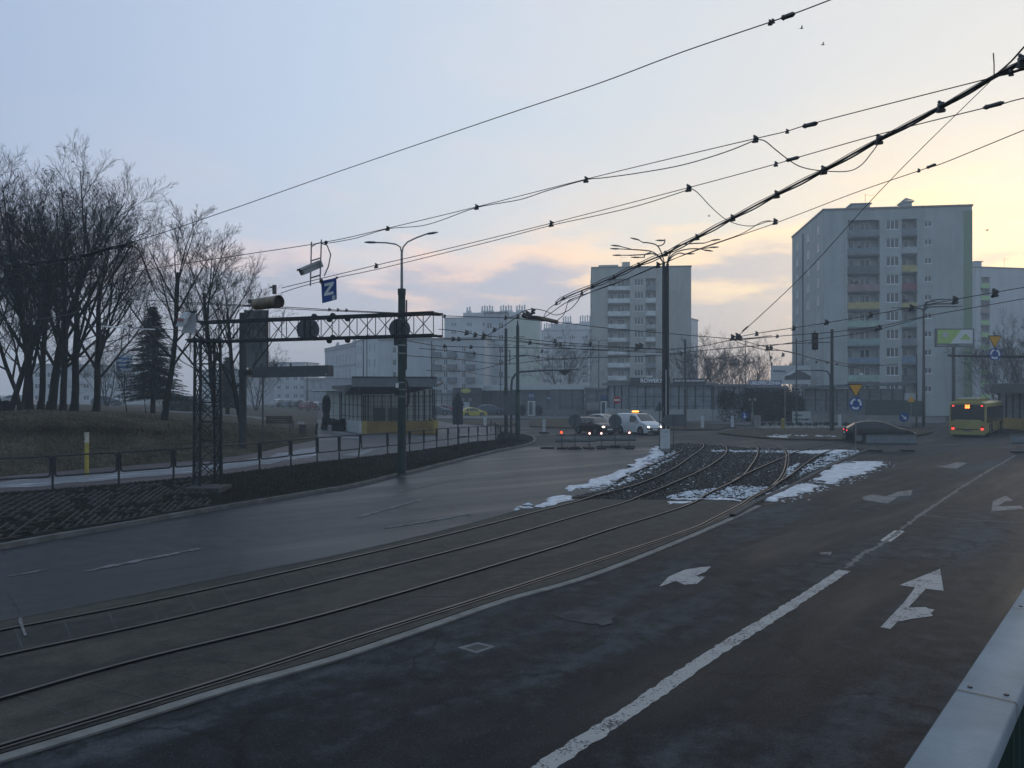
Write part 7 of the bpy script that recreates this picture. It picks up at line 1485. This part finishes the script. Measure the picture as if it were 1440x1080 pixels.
# camera on ladder bracket
Dc = 13.2; o = P(446, 380, Dc); t = thing('traffic_camera', o, 'grey box camera tilted down left on a ladder bracket hung between two wires', 'camera')
def cz(x, y, dy=0): p = P(x, y, Dc+dy); return (p.x-o.x, dy, p.z-o.z)
q = MB(); q.tube([cz(438, 340), cz(436.5, 402)], .012, 6); q.tube([cz(452, 337), cz(450, 398)], .012, 6); q.tube([cz(437, 367), cz(450, 363)], .012, 6); q.tube([cz(436, 391), cz(450, 387)], .014, 6); q.tube([cz(438, 347), cz(444, 343), cz(452, 341)], .01, 6); q.build('ladder_bracket', MT['galv'], t)
q = MB(); a = Vector(cz(424, 383.5, -.15)); b = Vector(cz(451, 372, .1)); d_ = (b-a).normalized(); u = d_.cross(Vector((0, 0, 1))).normalized(); v = u.cross(d_)
sec = [(-.06, -.045), (.06, -.045), (.07, .03), (.045, .06), (-.045, .06), (-.07, .03)]; q.loft([[a+u*x+v*y for x, y in sec], [b+u*x+v*y for x, y in sec]], close=True); q.poly([b+u*x+v*y for x, y in sec]); q.poly([a+d_*.03+u*x*.9+v*y*.9 for x, y in sec]); q.build('camera_body', mat('camera_grey', (.26, .28, .28), .5), t)
q = MB(); q.loft([[a-d_*.03+u*x*1.15+v*(y*1.1+.01) for x, y in sec[2:]], [b+u*x*1.15+v*(y*1.1+.01) for x, y in sec[2:]]]); q.build('sun_shield', MT['concrete'], t)
q = MB(); q.tube([cz(452, 342), cz(460, 345), cz(465, 358), cz(462, 374), cz(456, 388)], .010, 6); q.build('cable', MT['wire2'], t); q = MB(); q.ball(cz(458.5, 341), .035, 6, 4); q.ball(cz(452, 394, 0), .03, 6, 4); q.build('clamps', MT['insul'], t)
# Z sign
Dz = 13.6; o = P(462.5, 409, Dz); t = thing('z_sign', o, 'blue square sign with a white letter Z hanging below the wires', 'sign'); a = math.atan2(-5, 22)
def zz_(x, y, dy=0): p = P(x, y, Dz); return Vector((p.x-o.x, dy, p.z-o.z))
q = MB(); q.poly([zz_(451.5, 395), zz_(473, 391), zz_(473.5, 421), zz_(453, 426.5)], (0, .012, 0)); b_ = q.build('plate', MT['blue'], t)
q = MB(); q.poly([zz_(x, y, -.004) for x, y in ((456, 399), (469.5, 396), (469, 400), (461, 411.5), (469, 409.5), (469, 413.5), (455.5, 416.5), (456.5, 412), (464, 401), (456.5, 403))]); q.build('letter_z', MT['white'], b_); q = MB(); q.poly([zz_(x, y, -.004) for x, y in ((467, 416), (471.5, 415), (471.5, 421), (467, 422))]); q.build('small_square', MT['whitewall'], b_); q = MB(); q.box(zz_(473, 391).x-.01, zz_(475, 390).x, -.01, .02, zz_(473, 392).z, zz_(473, 389).z); q.build('hook', MT['insul'], t); q = MB(); q.box(zz_(452, 396).x-.02, zz_(453, 396).x+.01, -.01, .02, zz_(452, 399).z, zz_(452, 394).z); q.build('hook', MT['insul'], t)
# crows / birds
for i, (px, py, D, s) in enumerate(((1127, 40, 40, .16), (1157, 63, 45, .17), (1388, 324, 70, .22), (997, 304, 90, .25))):
    t = thing('bird', P(px, py, D), ['dark bird flying near the top, upper left of the two high ones', 'dark bird flying near the top, lower right of the two high ones', 'bird in the glowing sky right of the tall tower', 'tiny bird in the sky above the branching lamp crown'][i], 'bird', 'flying birds'); q = MB()
    q.ball((0, 0, 0), s*.3, 8, 5, (1.6, .6, .55)); q.poly([(-s*.4, 0, 0), (-s*.9, .03, -.02), (-s*.9, -.03, -.02)]); q.ball((s*.5, 0, .02), s*.14, 6, 4); q.build('body', MT['dark'], t)
    for k in (-1, 1): q = MB(); q.poly([(s*.25, 0, .02), (-s*.2, 0, .02), (-s*.35, k*s*1.4, s*.45), (s*.1, k*s*.8, s*.4)], (0, 0, .01)); q.build('wing', MT['dark'], t)
# ================================================================ HAZE
q = MB(); q.box(-640, 640, -60, 680, -1.0, 37.0); hz_ = q.build('haze', None) if False else None
me = bpy.data.meshes.new('haze'); me.from_pydata(q.v, [], q.f); ho = bpy.data.objects.new('haze', me); COL.objects.link(ho); tag(ho, 'thin bluish morning haze filling the air over the junction', 'haze', kind='stuff')
m = bpy.data.materials.new('haze'); m.use_nodes = True; m.node_tree.nodes.clear(); pv = m.node_tree.nodes.new('ShaderNodeVolumePrincipled'); om = m.node_tree.nodes.new('ShaderNodeOutputMaterial'); m.node_tree.links.new(pv.outputs[0], om.inputs['Volume'])
pv.inputs['Color'].default_value = (.82, .92, 1, 1); pv.inputs['Density'].default_value = HAZE; pv.inputs['Anisotropy'].default_value = .2; me.materials.append(m)
